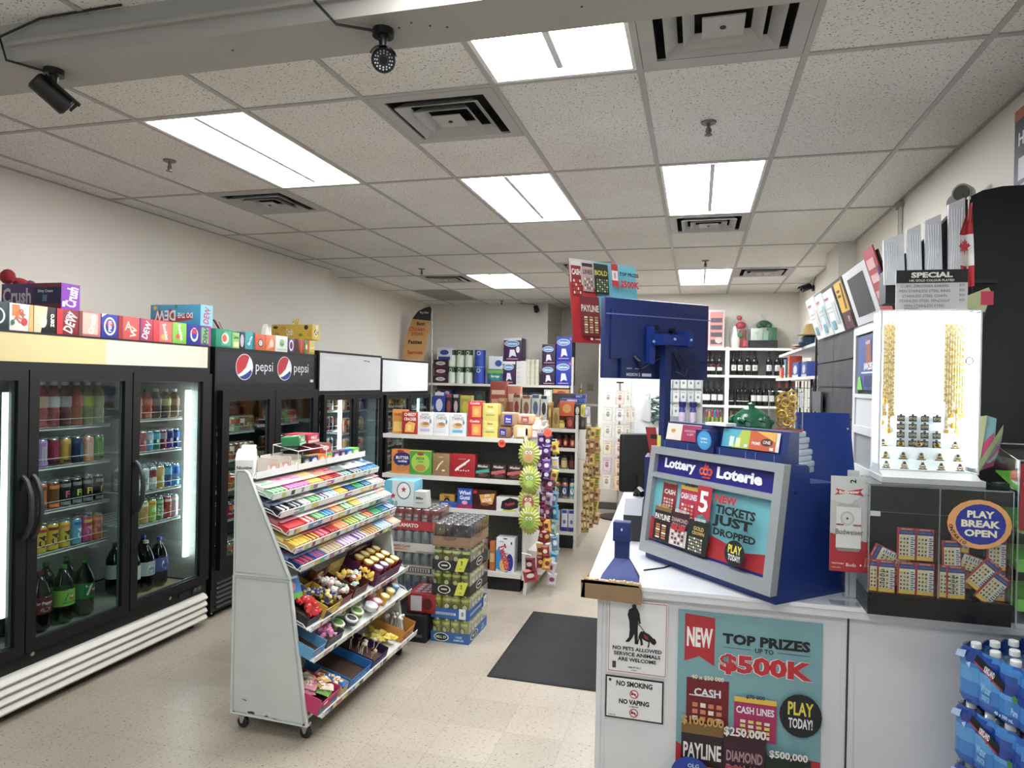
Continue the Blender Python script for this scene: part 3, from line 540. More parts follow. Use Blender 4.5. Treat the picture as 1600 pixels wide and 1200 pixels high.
# ---- soda packs standing on top of the coolers
def pack(y0, y1, z, h, base, front, label, depth=.38, x=XF-.03, side=(), tz=0):
    me = carton_mesh(y1-y0-.004, depth, h, base, front, side)
    return single('soda_pack', me, label, 'soda box', (x-depth/2, (y0+y1)/2, z), R90+tz, 'soda boxes on top of the coolers')
T = lambda s, u=.5, v=.5, h=.3, c='#f0eee8', w=.9, r=0: ('t', s, u, v, h, c, w, r)
ct = 2.0
P1 = [
 (2.50, 2.70, '#173236', [('e', .7, .5, .2, .3, '#e0e4e0'), ('e', .7, .5, .15, .24, '#173236')], 'dark teal soda box at the left picture edge on the large cooler'),
 (2.70, 2.832, '#dcdad2', [('r', .1, .55, .42, .95, '#e07a34'), ('p', [(.8, 0), (1, 0), (1, 1), (.85, 1)], '#e6a25a'), ('e', .62, .35, .13, .14, '#c02a34'), T('7UP', .45, .55, .3, '#cf5a34', .5, 60), ('e', .12, .3, .08, .1, '#2c6b4c')], 'white and orange soda box, second in the row on the large cooler'),
 (2.832, 2.967, '#16161a', [('p', [(0, 0), (.3, 0), (.38, .35), (.55, .55), (.6, 1), (0, 1)], '#d9c09a'), ('e', .4, .45, .17, .25, '#e8d8b8'), T('zero', .82, .5, .16, '#e8e6e0', .5, 90)], 'cream and black zero sugar soda box on the large cooler'),
 (2.967, 3.108, '#7d1420', [('r', 0, 0, .26, 1, '#c01824'), T('DEW', .62, .5, .42, '#e8d8d4', .8, 70), T('MTN', .48, .68, .15, '#e8d8d4', .4, 70)], 'dark red soda box with slanted white letters on the large cooler'),
 (3.108, 3.258, '#b9686a', [('r', .15, .1, .86, .95, '#e0a898'), ('r', .0, 0, .14, 1, '#7a4038'), T('Crush', .58, .5, .26, '#f4ece8', .8, 80)], 'pink soda box in the middle of the row on the large cooler'),
 (3.258, 3.382, '#28328c', [('e', .5, .5, .36, .38, '#e2e2ea'), ('e', .5, .5, .27, .30, '#28328c'), ('e', .5, .6, .2, .14, '#c0303c'), T('PEPSI', .5, .5, .16, '#e2e2ea', .5, 90), ('p', [(0, .85), (.3, 1), (0, 1)], '#e8e8ee')], 'dark blue soda box with round emblem on the large cooler'),
 (3.382, 3.549, '#c44844', [('r', 0, 0, .2, 1, '#8a2c2c'), T('A', .45, .6, .4, '#e8b0a4', .5), T('W', .7, .35, .34, '#f0c8b8', .5, 80)], 'brick red soda box on the large cooler'),
 (3.549, 3.659, '#a8344a', [T('DEW', .5, .5, .34, '#d8d0e4', .8, 70), ('r', 0, 0, .1, 1, '#6a3a8a')], 'crimson soda box with lilac letters on the large cooler'),
 (3.659, 3.828, '#cc3440', [('r', .3, .05, .95, .95, '#e8685c'), T('Sunkist', .62, .5, .2, '#f8ece0', .8, -75), ('e', .5, .25, .12, .12, '#e8a040')], 'red and coral soda box on the large cooler'),
 (3.828, 3.96, '#7ab83a', [T('Sunkist', .55, .55, .2, '#f0f4e0', .8, -75), ('e', .35, .35, .14, .12, '#d84a34')], 'lime green soda box on the large cooler'),
 (3.96, 4.09, '#1c2a86', [('e', .55, .5, .3, .34, '#dfe2ee'), ('e', .55, .5, .2, .22, '#28389c'), ('p', [(.3, .55), (.8, .55), (.7, .8), (.4, .8)], '#b83a50')], 'royal blue soda box with round emblem near the right end of the large cooler'),
 (4.09, 4.20, '#6a3a90', [('r', .1, .1, .8, .9, '#7fae6a'), T('DEW', .5, .5, .3, '#2c4a5a', .8, 80), ('r', .82, 0, 1, 1, '#b03a90')], 'purple and green soda box at the right end of the large cooler')]
for a, b, base, fr, lb in P1: pack(a, b, ct, .143, base, fr, lb)
# purple pack lying across the top, shade painted into its long side, light into its end
PUR = [('r', .55, 0, 1, 1, '#22224a'), ('r', .52, .84, 1, .97, '#7a1c34'), ('r', .52, .04, 1, .2, '#7a1c34'), ('t', 'Crush', .27, .52, .62, '#cfc8d2', .48), ('t', 'Grape', .3, .12, .12, '#a090b0', .2), ('t', 'Dirty Cream', .75, .68, .14, '#e0d8e0', .4), ('r', .70, .3, .78, .55, '#5a7aa8')]
single('soda_pack', carton_mesh(.118, .43, .145, '#4a2068', [('r', 0, 0, 1, 1, '#7a2fa0'), ('t', 'Crush', .55, .5, .5, '#f0e8f4', .8, 80), ('r', .06, .1, .2, .3, '#f0e8f4')], PUR), 'purple soda box lying on its side on top of the row, with big white lettering', 'soda box', (XF-.045-.215, 3.065, ct+.1435), R90, 'soda boxes on top of the coolers')
single('plush_ribbon', MB().sphere((0, 0, .05), .05, M('#9c1f26', .8), 10, 1, .6, .9).sphere((0, .07, .03), .04, M('#9c1f26', .8), 10, 1, 1.2, .6).sphere((.0, .14, .02), .03, M('#7a2a60', .8), 8), 'red bunched bag lying on the purple soda box', 'bag', (XF-.50, 3.06, ct+.289))
DEW = [('p', [(.05, .25), (.18, .8), (.28, .35), (.4, .85), (.5, .4), (.8, .62), (.85, .3), (.4, .12)], '#b8343c'), ('t', 'DO THE', .70, .48, .26, '#e8eef0', .3, 180), ('t', 'DEW', .30, .48, .50, '#e4ecee', .42, 180), ('e', .1, .85, .04, .1, '#e0c040'), ('e', .52, .9, .03, .08, '#4a8a3a')]
single('soda_pack', carton_mesh(.125, .43, .15, '#3f9cc4', [('r', 0, 0, 1, 1, '#7fc0d8'), ('t', 'DEW', .5, .5, .4, '#c0485c', .8, 80)], DEW), 'light blue soda box upside down above the row, right end of large cooler', 'soda box', (XF-.045-.215, 4.172, ct+.1435), R90, 'soda boxes on top of the coolers')
P2 = [(4.255, 4.44, '#1f8a6c', [('p', [(.3, .1), (.9, .1), (.9, .9), (.5, .9)], '#4fae8c'), ('e', .55, .5, .22, .3, '#e6d8c8'), ('e', .5, .5, .14, .2, '#d05a3a')], 'teal green soda box, first on the soda logo cooler', .135),
      (4.44, 4.525, '#8fc46a', [('r', .15, .1, .85, .4, '#dfe4b4'), T('Lime', .5, .7, .2, '#2c6a3a', .8)], 'pale green soda box on the soda logo cooler', .12),
      (4.525, 4.592, '#2a1c30', [('e', .4, .5, .35, .4, '#c8b8d0')], 'black and white soda box on the soda logo cooler', .125),
      (4.592, 4.711, '#2fa0a4', [T('Sprite', .5, .5, .26, '#e8f0f0', .8, 60), ('r', .8, 0, 1, 1, '#186a74')], 'turquoise soda box on the soda logo cooler', .135),
      (4.72, 4.85, '#d85a24', [('e', .5, .45, .25, .25, '#2c3a78'), ('e', .5, .45, .18, .18, '#e8e4e0'), T('C', .5, .45, .2, '#2c3a78')], 'orange soda box with blue emblem on the soda logo cooler', .13),
      (4.855, 4.985, '#e07a44', [('p', [(.1, .1), (.9, .3), (.6, .9)], '#e8a884'), ('e', .6, .5, .2, .25, '#f0d0b8')], 'orange fruit soda box on the soda logo cooler', .13),
      (4.99, 5.165, '#e2e6e2', [('e', .5, .55, .2, .25, '#9cc48a'), T('Lite', .5, .5, .2, '#4a7a54', .6), ('r', .1, .1, .9, .2, '#b8cca8')], 'white soda box with green print on the soda logo cooler', .135),
      (5.17, 5.27, '#4a2f66', [('e', .45, .5, .35, .4, '#e0d8dc'), ('e', .45, .5, .22, .25, '#4a2f66')], 'violet soda box on the soda logo cooler', .125),
      (5.275, 5.42, '#c02824', [('p', [(0, 0), (.5, .0), (.3, 1), (0, 1)], '#23180c'), ('r', .6, .1, .7, .9, '#d8782c')], 'red and black soda box on the soda logo cooler', .125),
      (5.425, 5.50, '#4a8a3c', [('r', .55, 0, 1, 1, '#c04a24'), ('e', .4, .5, .2, .2, '#e0e4c0')], 'green and red soda box on the soda logo cooler', .125),
      (5.505, 5.595, '#d8c234', [T('Crush', .5, .5, .22, '#f4f0d8', .9, 10), ('r', 0, 0, 1, .15, '#9aa028')], 'small yellow soda box at the right end of the soda logo cooler', .12)]
for a, b, base, fr, lb, h in P2: pack(a, b, ct, h, base, fr, lb, .34)
fr_ = [('e', .1, .8, .06, .1, '#3c3a18'), ('e', .3, .75, .08, .12, '#e0a028'), ('e', .85, .8, .05, .15, '#3c3a18'), ('e', .93, .4, .05, .2, '#e0a028'), ('e', .15, .3, .05, .15, '#b89020'), ('t', 'Crush', .45, .5, .48, '#f6f2e4', .5, 6), ('e', .72, .3, .05, .1, '#7a8a20')]
single('soda_pack', carton_mesh(.125, .43, .14, '#d8b428', [('r', 0, 0, 1, 1, '#e0c038'), ('e', .5, .5, .3, .2, '#7a8a20'), ('t', 'Crush', .5, .6, .4, '#f6f2e4', .8, 80)], fr_), 'long yellow soda box lying on top of the row on the soda logo cooler', 'soda box', (XF-.045-.215, 5.637, ct+.136), R90, 'soda boxes on top of the coolers')
single('tissue_bunch', MB().prism([(0, 0), (.09, 0), (.07, .07), (.05, .03), (.03, .09), (.01, .05)], -.02, .02, M('#e4e4e0', .7), 'x'), 'white crumpled plastic sticking up behind the orange soda boxes', 'plastic bag', (XF-.06, 4.86, ct+.13))
single('ribbon_bow', MB().tube([(0, 0, 0), (0, .02, .05), (0, .06, .06), (0, .03, .01), (0, -.02, .04), (0, -.04, .02)], .008, M('#d8c030', .5)), 'yellow ribbon bow on the long yellow soda box', 'ribbon', (XF-.24, 5.6, ct+.276))
single('pencil_bundle', MB().tube([(0, 0, 0), (0, -.07, .07)], .006, '#3a1c24').tube([(0, .02, 0), (0, -.04, .07)], .006, '#c8a0a8').tube([(0, .03, 0), (0, -.02, .06)], .006, '#5a2a34'), 'dark sticks poking out behind the teal green soda box', 'sticks', (XF-.08, 4.36, ct+.13))
# tall banner in the back left corner
fb = MB(); e = [(.04, 0), (.36, 0), (.40, .25), (.44, .5), (.47, .76), (.44, .79), (.36, .77), (.26, .72), (.17, .6), (.10, .42), (.05, .2)]
fb.prism(e, 0, .012, M('#b98a4a', .7)); F2 = Fr((0, -.001, 0), (.5, 0, 0), (0, 0, .8))
fb.art(F2, [('p', [(.34, .76), (.92, .72), (.94, .95), (.88, .985), (.72, .96), (.52, .9)], '#1b1c22'), ('t', 'Try Our', .72, .87, .05, '#d8d0c0', .3), ('t', 'Best', .62, .67, .07, '#23180c', .35), ('t', 'Chicken', .5, .57, .075, '#b8342a', .5), ('t', 'STEAK', .52, .48, .06, '#8a4a24', .4), ('t', 'Patties', .45, .33, .075, '#23180c', .5), ('t', 'Samosa', .45, .14, .075, '#b8342a', .5)])
bt = root('feather_banner', 'tall brown feather banner with dark tip standing behind the last cooler', 'banner', (-4.27, 9.4, 0), .05)
part('banner_cloth', fb, bt, loc=(0, 0, 2.08)); part('pole', MB().tube([(.5, .02, .02), (.48, .02, 2.5), (.47, .02, 2.86)], .008, STEEL), bt); part('base', MB().lathe([(.2, 0, None), (.2, .02, DGREY)], 20, .5, .02), bt)
# ------------------------------------------------------------------ wheeled candy rack in the middle of the floor
PANEL = M('#c6cbc6', .42); TR = M('#d3d6d2', .4)
RY0, RY1 = 2.97, 4.13
def kx(x): return x*.974
def kz(z): return HC-(HC-z)*.974
rk = root('candy_rack', 'white wheeled metal candy rack with sloping trays and scuffed end panel', 'display rack', (0, 0, 0))
def endpanel(y, mirror=1):
    up = [(-2.30, .762), (-1.97, .762), (-2.225, 1.285), (-2.245, 1.30), (-2.29, 1.30), (-2.30, 1.285)]
    lo = [(-2.305, .04), (-1.86, .03), (-1.972, .757), (-2.303, .757)]
    up = [(kx(p), kz(q)) for p, q in up]; lo = [(kx(p), kz(q)) for p, q in lo]
    mb = MB(); a, b = (y, y+.018) if mirror > 0 else (y-.018, y)
    mb.prism(up, a, b, PANEL).prism(lo, a, b, PANEL)
    yy = y-.001*mirror if mirror > 0 else y+.001
    for poly in (up, lo):
        c = (sum(p[0] for p in poly)/len(poly), sum(p[1] for p in poly)/len(poly))
        pts = [(c[0]+(p[0]-c[0])*.93, yy, c[1]+(p[1]-c[1])*.965) for p in poly]; pts.append(pts[0]); mb.tube(pts, .0022, M('#9fa4a0', .4), 5)
        pts = [(p[0], yy, p[1]) for p in poly]; pts.append(pts[0]); mb.tube(pts, .004, PANEL, 6)
    if mirror > 0:
        for q in ([(-2.20, .052), (-2.165, .048), (-2.16, .058), (-2.175, .064), (-2.205, .06)], [(-2.10, .045), (-2.08, .05), (-2.09, .056), (-2.105, .05)], [(-2.24, .12), (-2.21, .112), (-2.215, .118)], [(-2.295, .05), (-2.28, .045), (-2.285, .055)], [(-1.885, .035), (-1.87, .035), (-1.875, .05)], [(-2.06, .045), (-2.03, .043), (-2.045, .049)]):
            mb.prism([(kx(p_), kz(q_)) for p_, q_ in q], yy-.0015, yy, M('#2b2a28', .7))
    return mb
part('end_panel', endpanel(RY0), rk, 'near end panel with chipped paint'); part('end_panel', endpanel(RY1, -1), rk)
part('back_panel', MB().box(kx(-2.30), kx(-2.29), RY0+.018, RY1-.018, .085, 1.28, PANEL).prism([(-2.23, .085), (-2.23, .10), (-1.85, .09), (-1.85, .075)], RY0+.018, RY1-.018, PANEL), rk)
for x in (-2.20, -1.84):
    for y in (RY0+.04, RY1-.04):
        c = part('caster', MB().box(x-.02, x+.02, y-.015, y+.015, .06, .078, STEEL).prism([(x-.018, .062), (x+.018, .062), (x+.005, .025), (x-.005, .025)], y-.016, y-.012, STEEL).prism([(x-.018, .062), (x+.018, .062), (x+.005, .025), (x-.005, .025)], y+.012, y+.016, STEEL), rk)
        part('wheel', MB().lathe([(.022, -.011, None), (.029, -.008, '#18181a'), (.029, .008, '#18181a'), (.022, .011, '#18181a')], 18, T=Matrix.Translation((x, y, .029)) @ Matrix.Rotation(R90, 4, 'X')), c)
TRAYS = [(-2.195, 1.262, .15, 0), (-2.095, 1.16, .17, 16), (-2.05, 1.07, .19, 18), (-2.0, .982, .20, 20), (-1.962, .895, .21, 20), (-1.928, .805, .22, 20), (-1.862, .505, .30, 22), (-1.84, .352, .32, 22), (-1.79, .08, .36, 16)]
TN = ['top', 'second', 'third', 'fourth', 'fifth', 'sixth', 'seventh', 'eighth', 'lowest']
TM = []
rr = random.Random(3)
tagc = ['#b7c64a', '#6fae8a', '#c0564a', '#5a8fb8', '#e0e0da', '#d7b24a', '#a05a9a', '#3a3a40']
TRAYS = [(kx(a), kz(b), c, d) for a, b, c, d in TRAYS]
for k, (xf, zf, dp, sl) in enumerate(TRAYS):
    # local tray frame: origin at front lower edge, +Xl back along the slope (towards -X world), Yl along the rack
    T_ = Matrix.Translation((xf, 0, zf)) @ Matrix.Rotation(math.radians(sl), 4, 'Y') @ Matrix.Rotation(math.pi, 4, 'Z')
    TM.append(T_)
    m = MB(); y0, y1 = RY0+.02, RY1+.03
    m.box(0, dp, -y1, -y0, -.004, 0, TR, T_); m.box(-.004, 0, -y1, -y0, -.006, .028, TR, T_)
    for y in (-y0, -y1): m.tube([T_ @ Vector(p) for p in ((dp, y, .012), (.05, y, .012), (.015, y, -.004), (0, y, .028))], .0028, TR, 6)
    tr = part('tray', m, rk)
    if k != 0:
        s = MB(); y = y0+.02; ye = [y]; cl = []
        while y < y1-.06:
            wv = rr.uniform(.015, .05); y += wv; ye.append(y); cl.append(rr.choice(tagc) if rr.random() < (.62 if k > 2 else .35) else '#dcdcd6')
        s.v = [tuple(T_ @ Vector((-.0046, -q, h_))) for q in ye for h_ in (-.002, .006, .014, .022)]
        for i, c_ in enumerate(cl):
            for h_ in range(3): s.f.append((4*i+h_, 4*i+4+h_, 4*i+5+h_, 4*i+1+h_)); s.m.append(s.mi(c_ if h_ != 1 or c_ == '#dcdcd6' or i % 3 else '#e8e6e0')); s.sm.append(False)
        part('price_strip', s, tr, 'coloured price strip along the tray edge')
def on_tray(k, me, label, y, back=.005, group=None, name='gum_carton', cat='candy box', up=0, spin=0):
    """rests on sloping tray k; local -Y of the mesh looks out over the front edge"""
    Mx = TM[k] @ Matrix.Translation((back, -y, up+.0008)) @ Matrix.Rotation(-R90+spin, 4, 'Z')
    o = bpy.data.objects.new(name, me if not isinstance(me, MB) else me.mesh(name)); COL.objects.link(o); o.matrix_world = Mx
    return tag(o, label, cat, group or 'candy boxes on the wheeled rack')
def Mix(a, b, t):
    return '#'+''.join('%02x' % round(int(a[i:i+2], 16)*(1-t)+int(b[i:i+2], 16)*t) for i in (1, 3, 5))
def gum_mesh(wd, dp, h, top, front, band, tx=''):
    """long open-topped carton seen from above: pale lid flap behind, coloured packs in front"""
    k = ('gum', wd, dp, h, top, front, band, tx)
    if k in _C: return _C[k]
    mb = MB(); x = wd/2; y1 = dp; f = M(C(front), .4)
    tl = Mix(C(top), '#d6d3cc', .45)
    mb.box(-x, x, 0, y1, 0, h*.55, f); n = max(2, int(wd/.018))
    for i in range(n):
        a = -x+.003+i*(wd-.006)/n; b = a+(wd-.006)/n-.0015
        mb.rbox(a, b, .004, dp*.42, h*.55, h*.86, .002, M(C(band if i % 2 else front), .3))
    mb.box(-x, x, dp*.42, y1, h*.55, h, M(tl, .5)); mb.prism([(dp*.42, h), (dp*.48, h), (dp*.30, h+.004)], -x, x, M(tl, .5), 'x')
    F_ = Fr((-x, -.001, 0), (wd, 0, 0), (0, 0, h*.55)); sp = [('r', 0, 0, 1, .2, C(band))]
    if tx: sp.append(('t', tx, .5, .6, .5, '#f2f2ee' if top != 'white' else C(band), .85))
    mb.art(F_, sp); mb.art(Fr((-x, dp*.45, h+.0008), (wd, 0, 0), (0, dp*.5, 0)), [('r', .1, .3, .9, .42, C(band)), ('e', .5, .7, .2, .12, C(front))])
    _C[k] = mb.mesh('gum_carton'); return _C[k]
rows_ = {
 1: [('white', 'pale green', 'green', .13), ('pink', 'magenta', 'lilac', .11), ('pink', 'pink', 'magenta', .10), ('tan', 'yellow', 'gold', .12), ('brown', 'red', 'orange', .10), ('red', 'red', 'black', .09), ('black', 'silver', 'teal', .12), ('grey', 'black', 'silver', .12), ('white', 'blue', 'light blue', .12), ('blue', 'light blue', 'navy', .09)],
 2: [('navy', 'black', 'white', .10), ('silver', 'black', 'silver', .09), ('grey', 'silver', 'white', .08), ('white', 'green', 'pale green', .10), ('navy', 'white', 'navy', .09), ('light blue', 'white', 'light blue', .09), ('yellow', 'gold', 'yellow', .10), ('grey', 'navy', 'blue', .10), ('green', 'green', 'teal', .09), ('light blue', 'navy', 'light blue', .09), ('white', 'pale green', 'silver', .09), ('pink', 'white', 'magenta', .08)],
 3: [('maroon', 'red', 'red', .14), ('white', 'red', 'white', .10), ('white', 'green', 'pale green', .09), ('grey', 'light blue', 'blue', .09), ('peach', 'orange', 'peach', .10), ('pale green', 'green', 'white', .10), ('yellow', 'tan', 'yellow', .10), ('silver', 'white', 'grey', .12), ('white', 'pale green', 'silver', .12), ('peach', 'white', 'tan', .12)],
 4: [('yellow', 'gold', 'yellow', .13), ('red', 'yellow', 'maroon', .09), ('maroon', 'red', 'pink', .10), ('brown', 'maroon', 'red', .08), ('orange', 'orange', 'peach', .12), ('yellow', 'green', 'yellow', .11), ('white', 'green', 'white', .10), ('red', 'tan', 'red', .08), ('teal', 'green', 'teal', .10), ('light blue', 'teal', 'blue', .09), ('grey', 'blue', 'silver', .10)],
 5: [('blue', 'navy', 'red', .12), ('light blue', 'blue', 'red', .08), ('tan', 'grey', 'tan', .16), ('lilac', 'lilac', 'white', .14), ('lilac', 'purple', 'white', .10), ('tan', 'tan', 'brown', .14), ('light blue', 'light blue', 'white', .14), ('peach', 'peach', 'tan', .10)]}
LENT = RY1-RY0
for k, items in rows_.items():
    tot = sum(i[3] for i in items)+.004*len(items); sc_ = (LENT+.02)/tot; y = RY0+.025
    for j, (tp, fr, bd, wd) in enumerate(items):
        wd_ = wd*sc_; dp = TRAYS[k][2]-.03
        on_tray(k, gum_mesh(round(wd_, 3), dp, .034 if k < 5 else .03, tp, fr, bd, rr.choice(['GUM', 'MINT', 'SOUR', 'CHEWY', '', 'ICE', 'FRESH'])), '%s and %s carton on the %s rack tray, %s from near end' % (tp, fr, TN[k], ORD[j]), y+wd_/2)
        y += wd_+.004*sc_
# the shift: tray rows 1..6 above use trays 0..5; things standing at the very top sit on the top ledge
topz = TRAYS[0][1]+.0008; TX = TRAYS[0][0]-.075
# white counter display box with a pitched header
wb = MB(); wb.rbox(-.045, .045, 0, .10, 0, .085, .003, M('#dcdbd8', .5)); wb.prism([(0, .085), (.10, .085), (.08, .135), (.03, .12)], -.045, .045, M('#dcdbd8', .5), 'x').prism([(.05, .12), (.085, .125), (.095, .155), (.075, .14)], -.03, .04, M('#cfcdc8', .5), 'x')
wb.art(Fr((-.045, -.0006, 0), (.09, 0, 0), (0, 0, .085)), [('t', 'Nicotine', .5, .55, .2, '#303034', .8), ('r', .1, .15, .9, .2, '#7a7a7c'), ('r', .1, .30, .7, .34, '#7a7a7c')])
single('display_box', wb, 'white peaked display box at the near end of the rack top', 'display box', (TX, RY0+.03, topz), .45, 'boxes on top of the candy rack')
for i, (y, c1, c2) in enumerate(((3.23, '#cfc8bc', '#c98f82'), (3.34, '#cfc8bc', '#c98f82'), (3.45, '#d0cdc0', '#b8bd9a'))):
    b = MB(); b.box(-.05, .05, -.06, .06, 0, .005, M(c1, .6)).box(-.05, -.047, -.06, .06, .005, .075, M(c1, .6)).box(.047, .05, -.06, .06, .005, .075, M(c1, .6)).box(-.047, .047, .057, .06, .005, .085, M(c1, .6)).box(-.047, .047, -.06, -.057, .005, .05, M(c2, .6))
    b.art(Fr((-.047, -.0605, .005), (.094, 0, 0), (0, 0, .045)), [('p', [(0, 0), (.5, .0), (.2, 1), (0, 1)], '#d8c8bc'), ('e', .6, .5, .2, .3, '#e8e0d8')])
    single('open_display_carton', b, '%s nearly empty pale open carton on the rack top' % ORD[i], 'carton', (TX, y-.08, topz), R90, 'boxes on top of the candy rack')
rs = root('wire_riser', 'white wire stand on the rack top holding cough drop cartons', 'wire stand', (TX-.0, 3.36, topz))
part('wire_frame', MB().tube([(.08, 0, 0), (.08, 0, .10), (-.08, 0, .13)], .003, TR, 6).tube([(.08, .30, 0), (.08, .30, .10), (-.08, .30, .13)], .003, TR, 6).tube([(-.08, 0, 0), (-.08, 0, .13), (-.08, .30, .13), (-.08, .30, 0)], .003, TR, 6).tube([(.08, 0, .10), (.08, .30, .10)], .003, TR, 6).tube([(.08, .15, .10), (-.08, .15, .13)], .003, TR, 6), rs)
def flatbox(w_, d_, h_, base, ft, sd=()): return carton_mesh(w_, d_, h_, base, ft, sd)
single('cough_drop_carton', carton_mesh(.16, .10, .05, '#1f7a48', [('r', 0, 0, 1, .25, '#8fc7a0'), ('t', 'HALLS', .5, .6, .5, '#eef4ee', .7), ('p', [(0, .8), (.3, 1), (0, 1)], '#d8e8d8')], (), [('t', 'HALLS', .5, .4, .4, '#eef4ee', .6), ('p', [(0, .7), (1, .8), (1, 1), (0, 1)], '#4aa06a')]), 'green cough drop carton with white lettering on the wire stand', 'cough drop carton', (TX+.0, 3.44, topz+.125), rot=(-.1, 0, R90+.35))
single('cough_drop_carton', carton_mesh(.14, .15, .05, '#b02838', [('r', 0, 0, 1, .3, '#e0a8a8'), ('t', 'HALLS', .5, .6, .4, '#f4e8e8', .7)], (), [('p', [(.1, .1), (.9, .2), (.8, .6), (.2, .5)], '#c84a58')]), 'red cough drop carton behind the green one on the rack top', 'cough drop carton', (TX-.05, 3.60, topz+.128), rot=(0, 0, R90+.1))
single('display_carton', carton_mesh(.13, .14, .05, '#9c2a30', [('e', .5, .5, .3, .3, '#e0b0a8')], (), [('r', 0, 0, 1, 1, '#6a4030')]), 'brown topped red carton at the back of the rack top', 'carton', (TX-.03, 3.72, topz+.06), R90, 'boxes on top of the candy rack')
for i, (c, w_) in enumerate((('#18181c', .09), ('#1a2f7a', .09), ('#d8662a', .10), ('#4a9a3a', .09), ('#5a2a58', .09), ('#4a3048', .07), ('#2f5aa0', .09), ('#62b83a', .10))):
    y = 3.47+i*.084
    single('candy_packet_box', carton_mesh(w_-.012, .07, .055, c, [('e', .5, .5, .35, .3, ['#8a8a90', '#c8d0e8', '#f0c070', '#f0a040', '#c890d0', '#b8a0b8', '#a8c8e8', '#d8f0a0'][i]), ('t', ['gum', 'blue', 'Mango', 'Lime', 'grape', 'cola', 'ice', 'mint'][i], .5, .5, .2, '#f4f4f0', .7)], (), [('r', .1, .1, .9, .9, ['#50402c', '#c8a838', '#e0b838', '#c87858', '#8a6a58', '#7a6a60', '#5a8ac8', '#8ad060'][i])]), '%s small box along the front of the rack top, %s in the row' % (['black', 'blue', 'orange', 'green', 'purple', 'dark violet', 'blue and grey', 'bright green'][i], ORD[i]), 'candy box', (TX+.03, y, topz), R90, 'small boxes on the rack top')
# --- lower deep trays
def open_carton(w_, d_, h_, col, inside='#5a3c22', art=(), flap=0, flapcol=None):
    mb = MB(); c = M(col, .5); n = M(inside, .7); t_ = .003; x = w_/2
    mb.box(-x, x, 0, d_, 0, t_, c).box(-x, -x+t_, 0, d_, t_, h_, c).box(x-t_, x, 0, d_, t_, h_, c).box(-x+t_, x-t_, 0, t_, t_, h_*.75, c).box(-x+t_, x-t_, d_-t_, d_, t_, h_+flap, M(flapcol or col, .5)).box(-x+t_, x-t_, t_, d_-t_, t_, t_+.001, n)
    if art: mb.art(Fr((-x, -.0008, 0), (w_, 0, 0), (0, 0, h_*.75)), art)
    if flap: mb.art(Fr((-x, d_-t_-.0008, h_), (w_, 0, 0), (0, 0, flap)), [('e', .5, .5, .25, .3, '#e8d890'), ('r', .1, .1, .9, .2, '#e8e8e0')])
    return mb
def box_on(k, y, w_, d_, h_, col, label, back=.01, art=(), flap=0, flapcol=None, inside='#5a3c22'):
    on_tray(k, open_carton(w_, d_, h_, col, inside, art, flap, flapcol), label, y, back, 'open candy cartons on the lower rack trays', 'candy_carton', 'open carton')
def wrapped(col, col2, s=.016):
    k = ('wrap', col, col2, s)
    if k in _C: return _C[k]
    mb = MB(); mb.sphere((0, 0, s), s, M(col, .3), 8).lathe([(s*1.0, s*.9, None), (s*1.03, s*1.1, M(col2, .3))], 8).tube([(-s*.9, 0, s), (-s*1.9, 0, s*1.2)], [s*.2, s*.7], M(col2, .3), 6).tube([(s*.9, 0, s), (s*1.9, 0, s*.8)], [s*.2, s*.7], M(col2, .3), 6)
    _C[k] = mb.mesh('candy'); return _C[k]
def pile(k, y, w_, b0, b1, n, pairs, nm, label, group, mesher=wrapped, up=.004, layers=2, s=None):
    for i in range(n):
        c = pairs[i % len(pairs)]; me = mesher(*c)
        yy = y+rr.uniform(-w_/2, w_/2)*.75; bb = rr.uniform(b0, b1); lay = (i*layers)//n
        on_tray(k, me, label, yy, bb, group, nm, 'candy', up+lay*.022, rr.uniform(0, 6))
def lid_cup(col, lid):
    k = ('cup', col, lid)
    if k in _C: return _C[k]
    mb = MB(); mb.lathe([(.022, 0, None), (.028, .045, M(col, .3)), (.031, .047, M(lid, .3)), (.031, .058, M(lid, .3)), (.026, .060, M(lid, .3)), (.024, .057, M(lid, .3)), (.012, .057, M('#e8e0c0', .4))], 16); _C[k] = mb.mesh('cup'); return _C[k]
def tin(col, lid):
    k = ('tin', col, lid)
    if k in _C: return _C[k]
    mb = MB(); mb.lathe([(.036, 0, None), (.038, .003, M(col, .3)), (.038, .022, M(col, .3)), (.040, .023, M(lid, .3)), (.040, .030, M(lid, .3)), (.036, .033, M(lid, .3)), (.028, .0332, M('#dcdccf', .4)), (.020, .0334, M(col, .3))], 18); _C[k] = mb.mesh('tin'); return _C[k]
def lolly(col, stick='#e8e4dc'):
    k = ('lol', col, stick)
    if k in _C: return _C[k]
    mb = MB(); mb.tube([(0, 0, 0), (.0, -.02, .07)], .002, stick, 5).sphere((0, -.022, .078), .012, M(col, .3), 8); _C[k] = mb.mesh('lollipop'); return _C[k]
